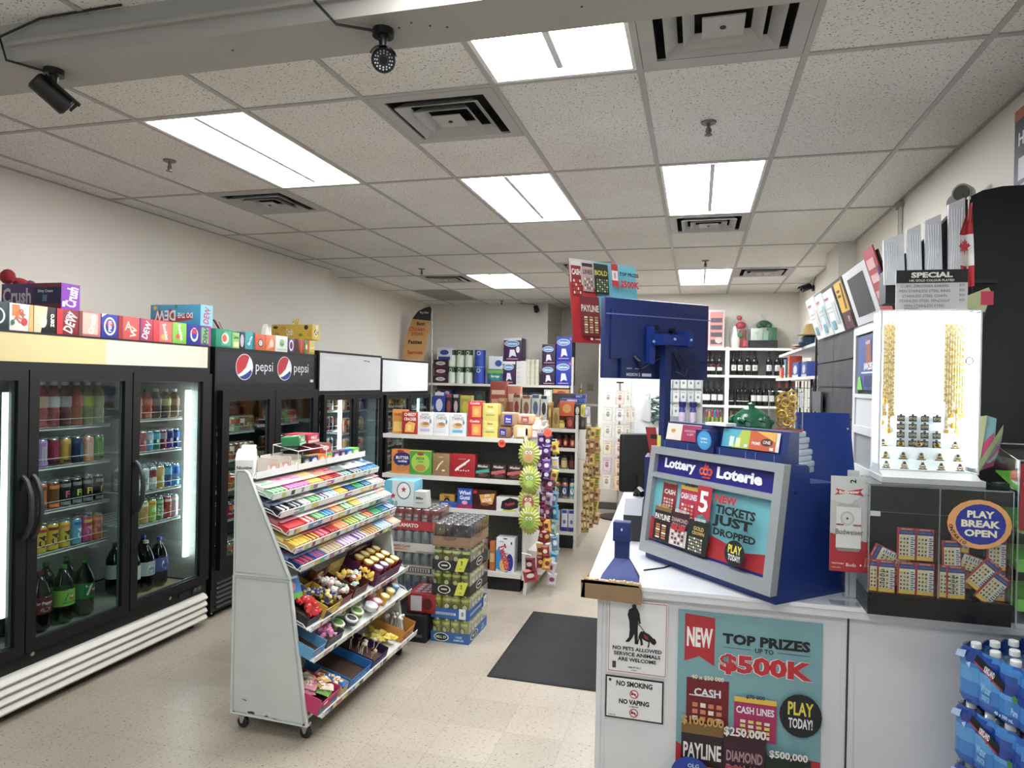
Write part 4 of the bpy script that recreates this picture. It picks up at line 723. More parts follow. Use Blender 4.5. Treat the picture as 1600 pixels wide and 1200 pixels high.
def packet(col, col2, w_=.05, h_=.07):
    k = ('pkt', col, col2, w_, h_)
    if k in _C: return _C[k]
    mb = MB(); a, b = w_/2, h_/2; P_ = [(-a, -b), (a, -b), (a, -b*.8), (a*.92, 0), (a, b*.8), (a, b), (-a, b), (-a, b*.8), (-a*.92, 0), (-a, -b*.8)]
    n = len(P_); vs = [(x, y, .006) for x, y in P_]+[(x*.7, y*.7, .016) for x, y in P_]+[(x*.7, y*.7, .001) for x, y in P_]
    fs = [(i, (i+1) % n, n+(i+1) % n, n+i) for i in range(n)]+[tuple(range(n, 2*n))]+[((i+1) % n, i, 2*n+i, 2*n+(i+1) % n) for i in range(n)]+[tuple(range(3*n-1, 2*n-1, -1))]
    mb.add(vs, fs, M(col, .3), False); mb.art(Fr((-a*.6, -b*.6, .0165), (a*1.2, 0, 0), (0, b*1.2, 0)), [('e', .5, .6, .4, .25, col2), ('r', .1, .1, .9, .25, '#f0ede4')])
    _C[k] = mb.mesh('packet'); return _C[k]
# tray 7
box_on(6, 3.055, .12, .16, .05, '#1c1c24', 'black carton of red ribbon candy on the seventh tray', .03)
single('character_box', carton_mesh(.11, .02, .12, '#3f8fd0', [('p', [(0, 0), (1, 0), (1, .25), (0, .3)], '#6ab84a'), ('e', .5, .55, .22, .2, '#e89ab0'), ('r', .1, .85, .9, .95, '#e8e8f0')]), 'light blue picture box standing on the seventh tray near end', 'candy box', (-1.95, 3.05, .66), rot=(-.35, 0, R90-.3))
for i in range(7): on_tray(6, wrapped('#c41c22', '#e03a34', .021), 'red twisted ribbon candy, near end of the seventh tray', 3.07+rr.uniform(-.03, .03), .05+i*.012, 'red ribbon candies', 'ribbon_candy', 'candy', .02+.008*i, rr.uniform(0, 3))
box_on(6, 3.215, .15, .20, .07, '#c8a828', 'yellow carton heaped with dark wrapped candies on the seventh tray', .02, [('p', [(0, 0), (.6, 0), (0, 1)], '#3a2a5a'), ('e', .6, .5, .2, .3, '#e8d060')], .0)
pile(6, 3.215, .15, .04, .18, 16, [('#2a2f6a', '#c8b848'), ('#3a3a78', '#e0d8b0'), ('#d8c468', '#2a2f6a')], 'wrapped_candy', 'blue and gold wrapped candy heaped in the yellow carton', 'candies in the yellow carton', up=.05)
box_on(6, 3.185, .16, .08, .05, '#2a2a6a', 'navy carton behind the yellow one on the seventh tray', .22)
pile(6, 3.185, .15, .23, .29, 10, [('#30348a', '#d8c050'), ('#e0e0e8', '#30348a')], 'wrapped_candy', 'blue and yellow candy packet at the back of the seventh tray', 'candy packets at the back of tray seven', packet, up=.04)
box_on(6, 3.375, .13, .20, .06, '#7a2a24', 'red brown carton of pale wrapped candies on the seventh tray', .03, flap=.05)
pile(6, 3.375, .12, .05, .18, 16, [('#dcd8d0', '#9ac0a8'), ('#e8e0d8', '#d89aa8')], 'wrapped_candy', 'pale wrapped candy in the red brown carton', 'candies in the red brown carton', up=.045)
box_on(6, 3.375, .14, .08, .05, '#c8a030', 'small yellow carton at the back of the seventh tray', .24, flap=.05, flapcol='#5a5a9a')
box_on(6, 3.545, .16, .20, .07, '#5a2a20', 'brown carton of coloured sweets on the seventh tray', .03, flap=.05, flapcol='#d8b838')
pile(6, 3.545, .13, .06, .17, 14, [('#e0d8d0', '#c03a3a'), ('#e8c040', '#e8c040'), ('#b0d0c0', '#e8e8e0')], 'wrapped_candy', 'white and red sweet in the brown carton', 'sweets in the brown carton', up=.05)
pile(6, 3.665, .05, .04, .12, 6, [('#e0b020', '#f0d050')], 'wrapped_candy', 'bright yellow sweet on the seventh tray', 'yellow sweets on tray seven', up=.05)
box_on(6, 3.885, .34, .24, .085, '#5a1a48', 'plum purple carton holding yellow lidded cups at the far end', .02, [('t', 'Push', .3, .5, .4, '#d8a8d0', .4)], .03)
for i in range(4):
    for j in range(3):
        on_tray(6, lid_cup('#8a1a3a', '#8a5a9a') if (i < 2 and j == 0) else lid_cup('#b83a2a', '#d8b828'), '%s lidded candy cup in the plum carton, %s row, place %s' % ('purple' if (i < 2 and j == 0) else 'yellow', ['front', 'middle', 'back'][j], ORD[i]), 3.77+i*.075, .06+j*.07, 'lidded cups in the plum carton', 'candy_cup', 'candy cup', .045)
# tray 8
box_on(7, 3.045, .13, .22, .06, '#5a9cc8', 'light blue carton with pink drawing on the eighth tray', .02, [('e', .5, .5, .2, .3, '#d88aa0')], .04)
box_on(7, 3.215, .16, .22, .05, '#4a4a50', 'grey carton of pink candies on the eighth tray', .02)
pile(7, 3.205, .13, .04, .18, 20, [('#c86a9a', '#d890b8'), ('#b85a8a', '#e0a8c8')], 'wrapped_candy', 'pink wrapped candy on the eighth tray', 'pink candies on tray eight', up=.03)
for i, (y, b, c, l) in enumerate(((3.41, .08, '#6a9a3a', '#dcd8c8'), (3.50, .05, '#3a3a40', '#b8bcc0'), (3.52, .14, '#3a8a4a', '#c8d8c0'), (3.60, .07, '#5a8a2a', '#d0d8a8'), (3.68, .12, '#8ab83a', '#e0e0c8'), (3.74, .05, '#c8c8cc', '#e0e4e8'))):
    on_tray(7, tin(c, l), 'round candy tin with %s lid on the eighth tray, %s from the near end' % (['cream', 'silver', 'pale green', 'lime', 'off white', 'white'][i], ORD[i]), y-.085, b, 'candy tins on tray eight', 'candy_tin', 'candy tin', .02+.01*(i % 2))
for i, (y, b, c, l) in enumerate(((3.82, .05, '#e07a90', '#e8a0b0'), (3.87, .12, '#d86a80', '#f0c0c8'), (3.92, .05, '#d8a020', '#e8c040'), (3.96, .12, '#d89a20', '#e0b030'), (4.02, .06, '#d8b030', '#f0d060'), (4.06, .14, '#1f4fa0', '#2f8ac8'), (4.11, .07, '#1f5fa8', '#3fa0d8'), (4.17, .13, '#c84a5a', '#e08a90'))):
    on_tray(7, lid_cup(c, l), '%s round candy tub on the eighth tray, %s of the tubs' % (['pink', 'rose', 'amber', 'orange', 'yellow', 'dark blue', 'sky blue', 'coral'][i], ORD[i]), y-.085, b, 'candy tubs on tray eight', 'candy_tub', 'candy tub', .004)
# tray 9
box_on(8, 3.075, .18, .26, .08, '#c02a68', 'magenta and teal carton of heart sweets on the lowest tray', .02, [('r', 0, 0, 1, .45, '#1f8a90'), ('e', .5, .3, .2, .2, '#d84a34'), ('e', .3, .75, .12, .15, '#f0d0d8')], .0)
pile(8, 3.085, .16, .05, .24, 22, [('#d8b060', '#e8e0b0'), ('#d88098', '#f0c0c8'), ('#7ab84a', '#e8e0b0'), ('#e8e0c0', '#d89ab0')], 'candy_packet', 'pastel heart candy packet on the lowest tray near end', 'heart candy packets', packet, up=.055)
box_on(8, 3.235, .08, .18, .05, '#c8a878', 'tan carton with blue packets on the lowest tray', .02)
pile(8, 3.235, .06, .04, .16, 7, [('#2f6ab8', '#e8c840'), ('#e8e0b0', '#d84a34')], 'candy_packet', 'blue and yellow packet in the tan carton', 'packets in the tan carton', packet, up=.03)
box_on(8, 3.415, .25, .28, .055, '#1f6fb8', 'wide blue nearly empty carton on the lowest tray', .02, [('t', 'HUBBA BUBBA', .5, .5, .4, '#8fc8f0', .8)], .0, None, '#3a2414')
box_on(8, 3.655, .20, .26, .055, '#2a1c4a', 'dark violet carton of sticks on the lowest tray', .02, [('r', .1, .3, .9, .6, '#5a4a9a')])
pile(8, 3.655, .16, .05, .22, 14, [('#d8d0c0',), ('#3a2a20',), ('#c8a870',)], 'lollipop', 'thin wrapped lollipop in the dark violet carton', 'lollipops in the violet carton', lolly, up=.01, layers=1)
pile(8, 3.845, .16, .06, .22, 16, [('#d8c020', '#f0e050'), ('#c8b828', '#e8d840')], 'candy_packet', 'bright yellow candy packet on the lowest tray', 'yellow packets on the lowest tray', packet, up=.02)
box_on(8, 4.055, .18, .22, .08, '#c8862a', 'orange yellow carton of lollipops at the far end of the lowest tray', .02, [('e', .35, .5, .25, .3, '#6a2a4a'), ('e', .35, .5, .18, .2, '#c8862a')], .08, '#d8a030')
pile(8, 4.055, .12, .06, .17, 12, [('#e8e0d8',), ('#d8d0c8', '#f0f0ea')], 'lollipop', 'white stick lollipop in the orange yellow carton', 'lollipops in the orange carton', lolly, up=.03, layers=1)

# ------------------------------------------------------------------ stacked cases of beer
def beer_case(loc, label, tray, trayart, canc, cart, h=.163, canh=.155, nx=4, ny=6, trayh=.07, full=False, sideart=(), r=.033, wrap=True):
    t = root('beer_case', label, 'case of cans', loc, 0, 'cases of canned drinks stacked on the floor')
    W_, D_ = nx*(2*r+.001)+.006, ny*(2*r+.001)+.006; x, y = W_/2, D_/2
    mb = MB(); m = M(tray, .6)
    mb.box(-x, x, -y, y, 0, .004, m).box(-x, x, -y, -y+.003, .004, trayh, m).box(-x, x, y-.003, y, .004, trayh, m).box(-x, -x+.003, -y+.003, y-.003, .004, trayh, m).box(x-.003, x, -y+.003, y-.003, .004, trayh, m)
    mb.art(Fr((-x, -y-.0008, 0), (W_, 0, 0), (0, 0, trayh)), trayart); mb.art(Fr((x+.0008, -y, 0), (0, D_, 0), (0, 0, trayh)), sideart or trayart)
    part('tray', mb, t)
    me = can_mesh(canc, r, canh, cart)
    for i in range(nx):
        for j in range(ny):
            if not full and 0 < i < nx-1 and 0 < j < ny-1: continue
            if not full and (j == ny-1 or i == 0 and j > 0): continue
            o = part('can', me, t, None, (-x+.003+r+i*(2*r+.001), -y+.003+r+j*(2*r+.001), .005)); o.rotation_euler = (0, 0, rr.uniform(-.6, .6) if j == 0 else R90*(i == nx-1)+rr.uniform(-.4, .4))
    if wrap: part('shrink_wrap', MB().box(-x-.001, x+.001, -y-.0012, -y-.001, trayh, canh, WRAP).box(x+.001, x+.0012, -y, y, trayh, canh, WRAP), t, 'clear shrink wrap')
    return t
ov = lambda u: [('e', u, .5, .17, .42, '#d8d8cc'), ('e', u, .5, .14, .34, '#1c1c1c'), ('r', u-.08, .44, u+.08, .58, '#d8d8cc')]
sev = [('p', [(.60, .0), (.84, .05), (.96, 1.35), (.70, 1.3)], '#cdd22c'), ('t', '7%', .78, .85, .45, '#26261c', .2, -8), ('t', 'alc/vol', .76, .3, .16, '#26261c', .18, -8)]
yc = (('e', .5, .55, .3, .2, '#2a2e18'), ('e', .5, .55, .22, .13, '#d8dca0'), ('r', 0, 0, 1, .2, '#50581c'), ('r', 0, .85, 1, 1, '#d8dc6a'))
cx, cy = -1.59, 4.585; hh = .163
beer_case((cx, cy, 0), 'lowest blue tray case of yellow green cans in the right stack', '#2a5f9c', [('e', .28, .5, .2, .42, '#d0d8c8'), ('e', .28, .5, .17, .35, '#1c2c1c'), ('t', 'MILL ST', .28, .5, .25, '#d0d8c8', .3), ('t', 'CASE', .74, .62, .22, '#b8d0e0', .3), ('t', 'SAMPLER', .74, .32, .2, '#b8d0e0', .34)], '#a8ac2a', yc)
beer_case((cx, cy, hh), 'blue tray case with a barcode, second from the floor in the right stack', '#2a5fa4', [('r', .05, .35, .65, .6, '#c8d4e0')]+[('r', .07+i*.035, .37, .085+i*.035, .58, '#1c3a6a') for i in range(16)]+[('p', [(.74, .1), (.92, .1), (.92, 1.1), (.74, 1.1)], '#d8dad8'), ('r', .80, .4, .86, .8, '#8a8c8c')], '#a8ac2a', yc)
beer_case((cx, cy, 2*hh), 'black tray case with yellow tag, middle of the right stack', '#23241f', ov(.33)+sev, '#8c9030', yc, sideart=ov(.5))
beer_case((cx, cy, 3*hh), 'black tray case with yellow tag, just under the brown topmost case', '#26272a', ov(.33)+sev, '#6a6c3a', yc, sideart=ov(.5))
beer_case((cx, cy, 4*hh), 'topmost brown cardboard case of black and silver cans, right stack', '#8f7354', [('p', [(.25, .98), (.3, .72), (.4, .6), (.5, .6), (.6, .72), (.66, .98)], '#6f5a42'), ('r', .02, .1, .98, .16, '#7f6547')], '#3a3f46', (('p', [(.1, .2), (.5, .9), (.9, .2)], '#c0c6cc'), ('r', 0, 0, 1, .12, '#16181c')), full=True)
bx, by = -2.005, 4.80
LB = .19
beer_case((bx, by, LB), 'dark blue case of silver cans in the left stack', '#1a2030', [('r', 0, .85, 1, 1, '#2a5aa8')], '#8c949c', (('r', .3, .2, .7, .8, '#3a5a9a'),), trayh=.03, nx=6, ny=4)
beer_case((bx, by, LB+hh), 'grey tray case of silver cans in the left stack', '#a8a49c', [('r', .3, .25, .9, .8, '#2a2a2a'), ('r', .33, .32, .87, .73, '#b8b4ac')]+[('r', .36+i*.05, .35, .38+i*.05, .7, '#2a2a2a') for i in range(10)], '#9a9ea2', (('r', .3, .3, .7, .7, '#7a8088'),), nx=6, ny=4)
beer_case((bx, by, LB+2*hh), 'white tray case of silver cans in the left stack', '#c2beb6', [('t', 'WHITE CLAW', .3, .6, .25, '#8a4a24', .5), ('p', [(.15, .2), (.5, .3), (.2, .4)], '#d8782c'), ('r', .6, .1, .95, .16, '#3a3a3a')], '#a8acb0', (('r', .3, .3, .7, .7, '#8a9098'),), nx=6, ny=4)
beer_case((bx, by, LB+3*hh), 'red tray case of red and silver cans, topmost of the left stack', '#a82c30', [('W', 'CLAMATO', .40, .5, .42, '#e8d8d4', .46, 0, 2)], '#9a2c34', (('r', .2, .2, .8, .6, '#a8acb0'), ('t', 'CLAM', .5, .75, .18, '#e8e0dc', .6)), full=True, nx=6, ny=4)
z = LB+4*hh
mb = MB(); mb.rbox(-.115, .115, -.10, .10, 0, .19, .012, M('#6ab4cc', .4))
mb.art(Fr((-.115, -.101, 0), (.23, 0, 0), (0, 0, .19)), [('r', .26, .0, 1, 1, '#c8d4d4'), ('p', [(0, 0), (.25, 0), (.25, 1), (0, 1)], '#5ab0cc'), ('e', .66, .62, .24, .34, '#2c5a6c'), ('e', .66, .62, .21, .30, '#dfe4e0'), ('p', [(.66+.10*(1 if k % 2 == 0 else .42)*math.sin(k*math.pi/5), .66+.14*(1 if k % 2 == 0 else .42)*math.cos(k*math.pi/5)) for k in range(10)], '#b02834'), ('p', [(.30+.09*(1 if k % 2 == 0 else .42)*math.sin(k*math.pi/5), .40+.13*(1 if k % 2 == 0 else .42)*math.cos(k*math.pi/5)) for k in range(10)], '#b02834'), ('t', '0.0', .35, .12, .18, '#2c7a4a', .2)])
single('can_multipack', mb, 'pale blue and white multipack of cans with red stars on the left stack', 'multipack', (onY(630, 750, 4.78)[0], 4.80, z), .05)
t = root('green_can_pack', 'green and clear pack of cans left of the starred multipack', 'pack of cans', (onY(601, 750, 4.72)[0]-.05, 4.76, z-.0))
for i in range(2):
    for j in range(2): part('can', can_mesh('#6f9a7a', .033, .16, (('r', .2, .3, .8, .6, '#d8e4dc'),)), t, None, (-.03+i*.068, -.05+j*.068, 0))
mb = MB(); mb.prism([(-.055, 0), (.055, 0), (.045, .12), (-.04, .12)], -.05, .05, M('#bfc0bd', .5)); mb.art(Fr((-.05, -.0508, 0), (.10, 0, 0), (0, 0, .12)), [('t', 'Miller', .5, .6, .16, '#303438', .7), ('r', .2, .3, .8, .34, '#7a7c80')])
single('beer_carrier', mb, 'small tapered white beer carrier box on the red tray case', 'beer box', (onY(659, 750, 4.72)[0], 4.735, z), .05)
single('can_multipack', carton_mesh(.20, .26, .13, '#8f1c22', [('r', .1, .1, .5, .9, '#c8c8c8'), ('e', .7, .5, .18, .3, '#5a0f14')], [('e', .5, .5, .25, .35, '#5a0f14'), ('r', .1, .8, .9, .95, '#c03038')], [('e', .25+.25*i, .2+.2*j, .1, .08, '#8d9094') for i in range(3) for j in range(4)]), 'red box of cans low down between the rack and the right stack', 'multipack', (-1.80, 4.50, .185), .05)
single('can_multipack', carton_mesh(.26, .34, .18, '#15161a', [('r', .1, .2, .9, .3, '#50545c'), ('r', .1, .6, .5, .8, '#50545c')], [('r', .2, .3, .8, .5, '#3c4048')]), 'black box of cans on the floor under the red one', 'multipack', (-1.87, 4.49, 0), 0)
single('can_multipack', carton_mesh(.26, .22, .185, '#18191d', [('r', .1, .4, .9, .5, '#3c4048')]), 'tall black case at the floor under the left stack', 'multipack', (bx, by+.0, 0), 0)
# ------------------------------------------------------------------ shelving (gondolas) with grocery stock
PEG = M('#6a6a68', .7); SH = M('#cfccc4', .45)
def pegback(mb, x0, x1, y, z0, z1):
    mb.box(x0, x1, y, y+.012, z0, z1, PEG)
    n = int((x1-x0)/.034); mz = int((z1-z0)/.034)
    for i in range(n):
        for j in range(mz):
            x = x0+.017+i*.034; z = z0+.017+j*.034
            mb.add([(x-.0045, y-.0006, z), (x, y-.0006, z-.0045), (x+.0045, y-.0006, z), (x, y-.0006, z+.0045)], [(0, 1, 2, 3)], M('#161618', .9))
def gondola(label, x0, x1, y, depth, shelves, ztop, name='shelving_unit', kick=True, backy=None):
    t = root(name, label, 'shelving', (0, 0, 0)); by_ = backy or y+depth
    mb = MB(); pegback(mb, x0+.02, x1-.02, by_, .12, ztop)
    part('pegboard_back', mb, t)
    for x in (x0, x1-.025): part('upright', MB().box(x, x+.025, by_-.0, by_+.04, 0, ztop+.01, SH), t)
    for z in shelves:
        m = MB(); m.box(x0, x1, y, by_-.002, z-.012, z, SH); m.box(x0, x1, y-.004, y+.002, z-.034, z+.004, SH)
        m.prism([(y+.01, z-.012), (by_, z-.012), (by_, z-.07)], x0, x0+.004, SH, 'x').prism([(y+.01, z-.012), (by_, z-.012), (by_, z-.07)], x1-.004, x1, SH, 'x')
        part('shelf', m, t)
    if kick: part('kick_base', MB().box(x0+.01, x1-.01, y+.02, by_, 0, shelves[-1]-.034, M('#0e0e10', .5)), t, 'black base under the lowest shelf')
    return t
def put(y, px0, px1, z, h, base, front, label, cat='carton', depth=.06, name='food_box', side=(), dz=0, grp=None, rz=0, top=()):
    """a box on the shelf whose front stands at depth y between two measured edges"""
    xa, xb = onY(px0, 700, y)[0], onY(px1, 700, y)[0]
    return single(name, carton_mesh(xb-xa-.003, depth, h, base, front, side, top), label, cat, ((xa+xb)/2, y+depth/2, z+dz), rz, grp)
# --- front gondola
G1 = 5.60; GX0, GX1 = -2.70, -1.405
gondola('white pegboard shelving facing the entrance with crackers and chocolates', GX0, GX1, G1, .40, (1.30, .945, .675, .15), 1.31)
mb = MB(); mb.box(GX1+.002, GX1+.03, G1+.02, G1+.86, .10, 1.42, SH)
g1e = root('shelf_end_panel', 'white end panel of the front shelving with hanging snack strips', 'end panel', (0, 0, 0)); part('panel', mb, g1e)
part('base_shoe', MB().prism([(G1-.05, 0), (G1+.86, 0), (G1+.86, .14), (G1, .14)], GX1+.031, GX1+.06, M('#b5b1a8', .5), 'x').prism([(G1+.1, .14), (G1+.84, .14), (G1+.84, .34), (G1+.1, .34)], GX1+.031, GX1+.16, SH, 'x'), g1e)
ys_ = G1+.03; z1 = 1.301
put(ys_+.02, 612, 634, z1, .215, '#d8902c', [('r', .1, .1, .9, .5, '#e8c060'), ('t', 'CHEESE', .5, .8, .12, '#b02820', .8)], 'orange cracker box at the left end of the top shelf')
put(ys_-.02, 627, 651, z1, .20, '#a8281c', [('t', 'CHEEZY', .55, .88, .14, '#f4ece0', .8), ('t', 'CRACKER', .55, .68, .14, '#f4ece0', .8), ('p', [(.2, .1), (.8, .1), (.9, .5), (.5, .58), (.25, .45)], '#e8b04a'), ('p', [(.35, .2), (.6, .15), (.65, .4), (.4, .45)], '#f0cc70')], 'red cheese cracker box on the top shelf')
for i, (a, b, c) in enumerate(((651, 676, '#b8a8d8'), (676, 701, '#c8d8e0'), (701, 728, '#4ab0d8'))):
    put(ys_, a, b, z1, .20, '#dededc', [('t', 'GOOD', .5, .9, .1, '#50545c', .5, 0, False), ('t', 'THINS', .5, .76, .14, '#50545c', .7, 0, False), ('e', .5, .46, .3, .12, '#d8b078'), ('e', .55, .5, .2, .07, '#a87840'), ('r', .2, .16, .8, .27, c), ('e', .85, .6, .06, .1, '#6a8a9a')], 'white thin cracker box with %s strip on the top shelf' % ['lilac', 'pale', 'blue'][i])
for i in range(2):
    put(ys_, 730, 752, z1, .155, '#c8242a', [('r', .3, .1, .95, .72, '#e08a3a'), ('t', 'Cookie', .5, .88, .14, '#f4e0d8', .8), ('e', .6, .4, .2, .2, '#e8b050')], 'red biscuit box with orange biscuit, %s of the pile' % ['lower', 'upper'][i], dz=i*.156, side=[('r', .1, .1, .9, .9, '#e4c0bc')], depth=.10)
    put(ys_, 753, 777, z1, .145, '#dcc860', [('t', 'Parle', .5, .82, .12, '#b03830', .6), ('r', .2, .3, .8, .36, '#8a9a4a'), ('e', .5, .55, .25, .1, '#e8dc98'), ('r', .0, 0, .1, 1, '#c8b048')], 'pale yellow biscuit box, %s of the pile' % ['lower', 'upper'][i], dz=i*.146, depth=.10)
def loaf(label, px, z, col, col2, w_=.13, h_=.12, tx='', y=G1+.08, d_=.10, rz=0):
    k = ('loaf', col, col2, w_, h_, tx)
    if k not in _C:
        mb = MB(); mb.rbox(-w_/2, w_/2, -d_/2, d_/2, 0, h_, .03, M(col, .35)); F_ = Fr((-w_/2+.02, -d_/2-.0012, .02), (w_-.04, 0, 0), (0, 0, h_-.04))
        mb.art(F_, [('r', .2, 0, .75, 1, col2), ('t', tx or 'Bread', .48, .55, .25, '#f0ece4', .5), ('r', .3, .2, .65, .3, '#d8c8b0')]); mb.tube([(w_/2-.01, 0, h_*.5), (w_/2+.03, 0, h_*.6), (w_/2+.05, .01, h_*.75)], [.03, .008, .02], M(col, .35), 8)
        _C[k] = mb.mesh('loaf')
    return single('bread_bag', _C[k], label, 'bread', (onY(px, 660, y)[0], y, z), rz, 'bagged breads on the top shelf')
loaf('blue and brown bagged bread, lower left of the breads', 789, z1, '#8a6248', '#2c2f8c', .14, .10, 'Bon'); loaf('blue labelled bagged bread on top of the pile', 797, z1+.101, '#a8805c', '#2f35a0', .17, .12, 'Bon')
loaf('pale bagged buns in the lower front of the breads', 818, z1, '#d8b078', '#e8d8c0', .17, .12, 'Buns', G1+.07); loaf('reddish labelled buns on top of the bread pile', 823, z1+.121, '#d0a07c', '#a8483c', .16, .09, 'Rolls')
loaf('clear bagged white rolls at the right end of the bread pile', 838, z1, '#dccfc0', '#e0d8cc', .10, .17, ' ', G1+.1)
rr = random.Random(11)
# row 2
z2 = .946
put(ys_+.01, 612, 641, z2, .215, '#d8862c', [('e', .6, .6, .5, .3, '#2c2c70'), ('t', 'BUTTER', .6, .66, .12, '#f0ece4', .7), ('t', 'cookies', .6, .52, .10, '#f0ece4', .5), ('e', .6, .22, .3, .14, '#b8783c'), ('e', .5, .92, .2, .06, '#a82428')], 'orange butter cookie box with navy oval on the second shelf', rz=0)
put(ys_, 640, 675, z2, .215, '#4a9a34', [('e', .5, .5, .42, .40, '#9ac83a'), ('t', 'PISTA', .5, .66, .11, '#2a5a1c', .5), ('t', 'cookies', .5, .54, .06, '#2a5a1c', .4), ('e', .5, .28, .24, .15, '#b8843c'), ('e', .5, .85, .15, .06, '#a82428'), ('r', 0, .96, 1, 1, '#d8c83a')], 'green pistachio cookie box on the second shelf')
put(ys_, 676, 703, z2, .195, '#8f7048', [('p', [(.2, .25), (.35, .5), (.6, .7), (.65, .66), (.42, .46), (.28, .25)], '#e0d4b8'), ('t', 'LINDOR', .5, .85, .05, '#d8c8a0', .4), ('e', .65, .25, .1, .04, '#e0d4b8')], 'bronze chocolate gift box on the second shelf', depth=.08)
put(ys_, 703, 743, z2, .20, '#a0141c', [('p', [(.2, .3), (.3, .42), (.78, .8), (.8, .74), (.4, .38), (.24, .24)], '#ecdcd4'), ('t', 'LINDOR', .5, .5, .08, '#ecdcd4', .7, 28), ('r', .35, .78, .65, .80, '#d8a898')]+[('e', .35+.1*i, .3-.02*(i % 2), .03, .03, '#e8d8d0') for i in range(5)], 'big red chocolate gift box on the second shelf', depth=.08)
for i, (a, b, c) in enumerate(((744, 767, '#2f9a90'), (768, 792, '#c05850'), (793, 818, '#c8585a'))):
    put(ys_, a, b, z2, .125, '#2a1814', [('t', 'Missbar', .5, .84, .18, '#d8ccc0', .85), ('p', [(0, .5), (.9, .68), (.95, .45), (0, .3)], c), ('e', .5, .25, .35, .14, '#5a342c'), ('r', .25, .3, .45, .42, '#8a6a60')], 'dark chocolate bar box with %s stripe, %s of three on the second shelf' % (['teal', 'coral', 'rose'][i], ORD[i]), depth=.06)
# row 3
z3 = .676
put(ys_+.05, 688, 712, z3, .10, '#c89a2c', [('t', 'Riesen', .5, .85, .14, '#3a2014', .7), ('e', .5, .45, .2, .3, '#2a1814'), ('e', .5, .4, .1, .15, '#d8b890')], 'mustard yellow caramel box on the third shelf')
put(ys_, 688, 716, z3, .045, '#2f4a9a', [('r', .1, .2, .5, .8, '#a8b8d8')], 'flat blue packet box on the third shelf')
put(ys_, 716, 739, z3, .17, '#1f4fa8', [('t', 'Wiwi', .5, .8, .22, '#e8ecf4', .8), ('t', 'Gutti', .5, .55, .2, '#e8ecf4', .8), ('r', 0, 0, 1, .22, '#8a2450'), ('e', .5, .3, .2, .1, '#d89ac0')], 'blue and purple jelly candy box on the third shelf', rz=.05)
put(ys_, 739, 777, z3, .17, '#3a1210', [('p', [(.3, .75), (.95, .85), (.85, .3), (.4, .25)], '#d89a3c'), ('t', 'JOS', .62, .72, .16, '#f4ecd8', .4, 8), ('t', 'LOUIS', .62, .50, .16, '#f4ecd8', .5, 8), ('e', .55, .28, .2, .08, '#7a4a2c'), ('r', .05, .8, .2, .95, '#b82028')], 'dark brown snack cake box with gold burst on the third shelf', depth=.12)
put(ys_, 777, 813, z3, .12, '#d8d6d2', [('p', [(.2, .2), (.5, .05), (.95, .3), (1, .85), (.6, .98), (.25, .7)], '#1a1418'), ('t', 'Passion', .6, .55, .26, '#c8344a', .7, 15), ('r', .3, 0, .9, .12, '#a8b43c')], 'white and black cake box at the right of the third shelf', depth=.12)
# bottom deck
z4 = .151
def big(px, kind, body, lab, cap, lb, art=(), r=.055, h=.31, y=G1+.08): single('drink_bottle', bottle_mesh(kind, body, lab, cap, r, h, art), lb, 'bottle', (onY(px, 850, y)[0], y, z4), 0)
big(757, 'soda2', GREENPET, '#6a9a8a', '#3a8a4a', 'big green soda bottle on the lowest shelf beside the white cake box', (('r', .2, .2, .8, .8, '#c8d8d0'),)); 
mb = MB(); put(ys_+.02, 768, 777, z4, .25, '#b8682c', [('r', .1, .3, .9, .6, '#d8a870')], 'narrow orange box on the lowest shelf')
put(ys_, 778, 807, z4, .295, '#d6d8dc', [('p', [(.0, .1), (.0, .6), (.15, .72), (.35, .5), (.5, .35), (.8, .1), (.6, .0)], '#2a86c8'), ('e', .75, .3, .2, .25, '#1c2f90'), ('e', .45, .22, .25, .2, '#d8a860'), ('t', 'Twinkies', .5, .45, .24, '#c01c20', .75, -72), ('t', 'hostess', .3, .9, .03, '#2a4a8a', .3), ('r', .4, .97, .6, 1, '#303030'), ('r', .8, .82, .88, .9, '#50545c')], 'tall white box of sponge cakes with red lettering on the lowest shelf', depth=.12)
# orange discount stickers
def sticker(name, px, py, y, r, label):
    x, z = onY(px, py, y); single('round_sticker', MB().prism([(r*math.cos(i*math.pi/10), r*math.sin(i*math.pi/10)) for i in range(20)], 0, .002, M('#e8502c', .4)).art(Fr((-r, -.0005, -r), (2*r, 0, 0), (0, 0, 2*r)), [('t', '99', .5, .5, .4, '#8a1c18', .6)]), label, 'sticker', (x, y, z))
sticker('s', 784, 693, G1-.008, .033, 'round orange price sticker hanging under the top shelf edge'); 
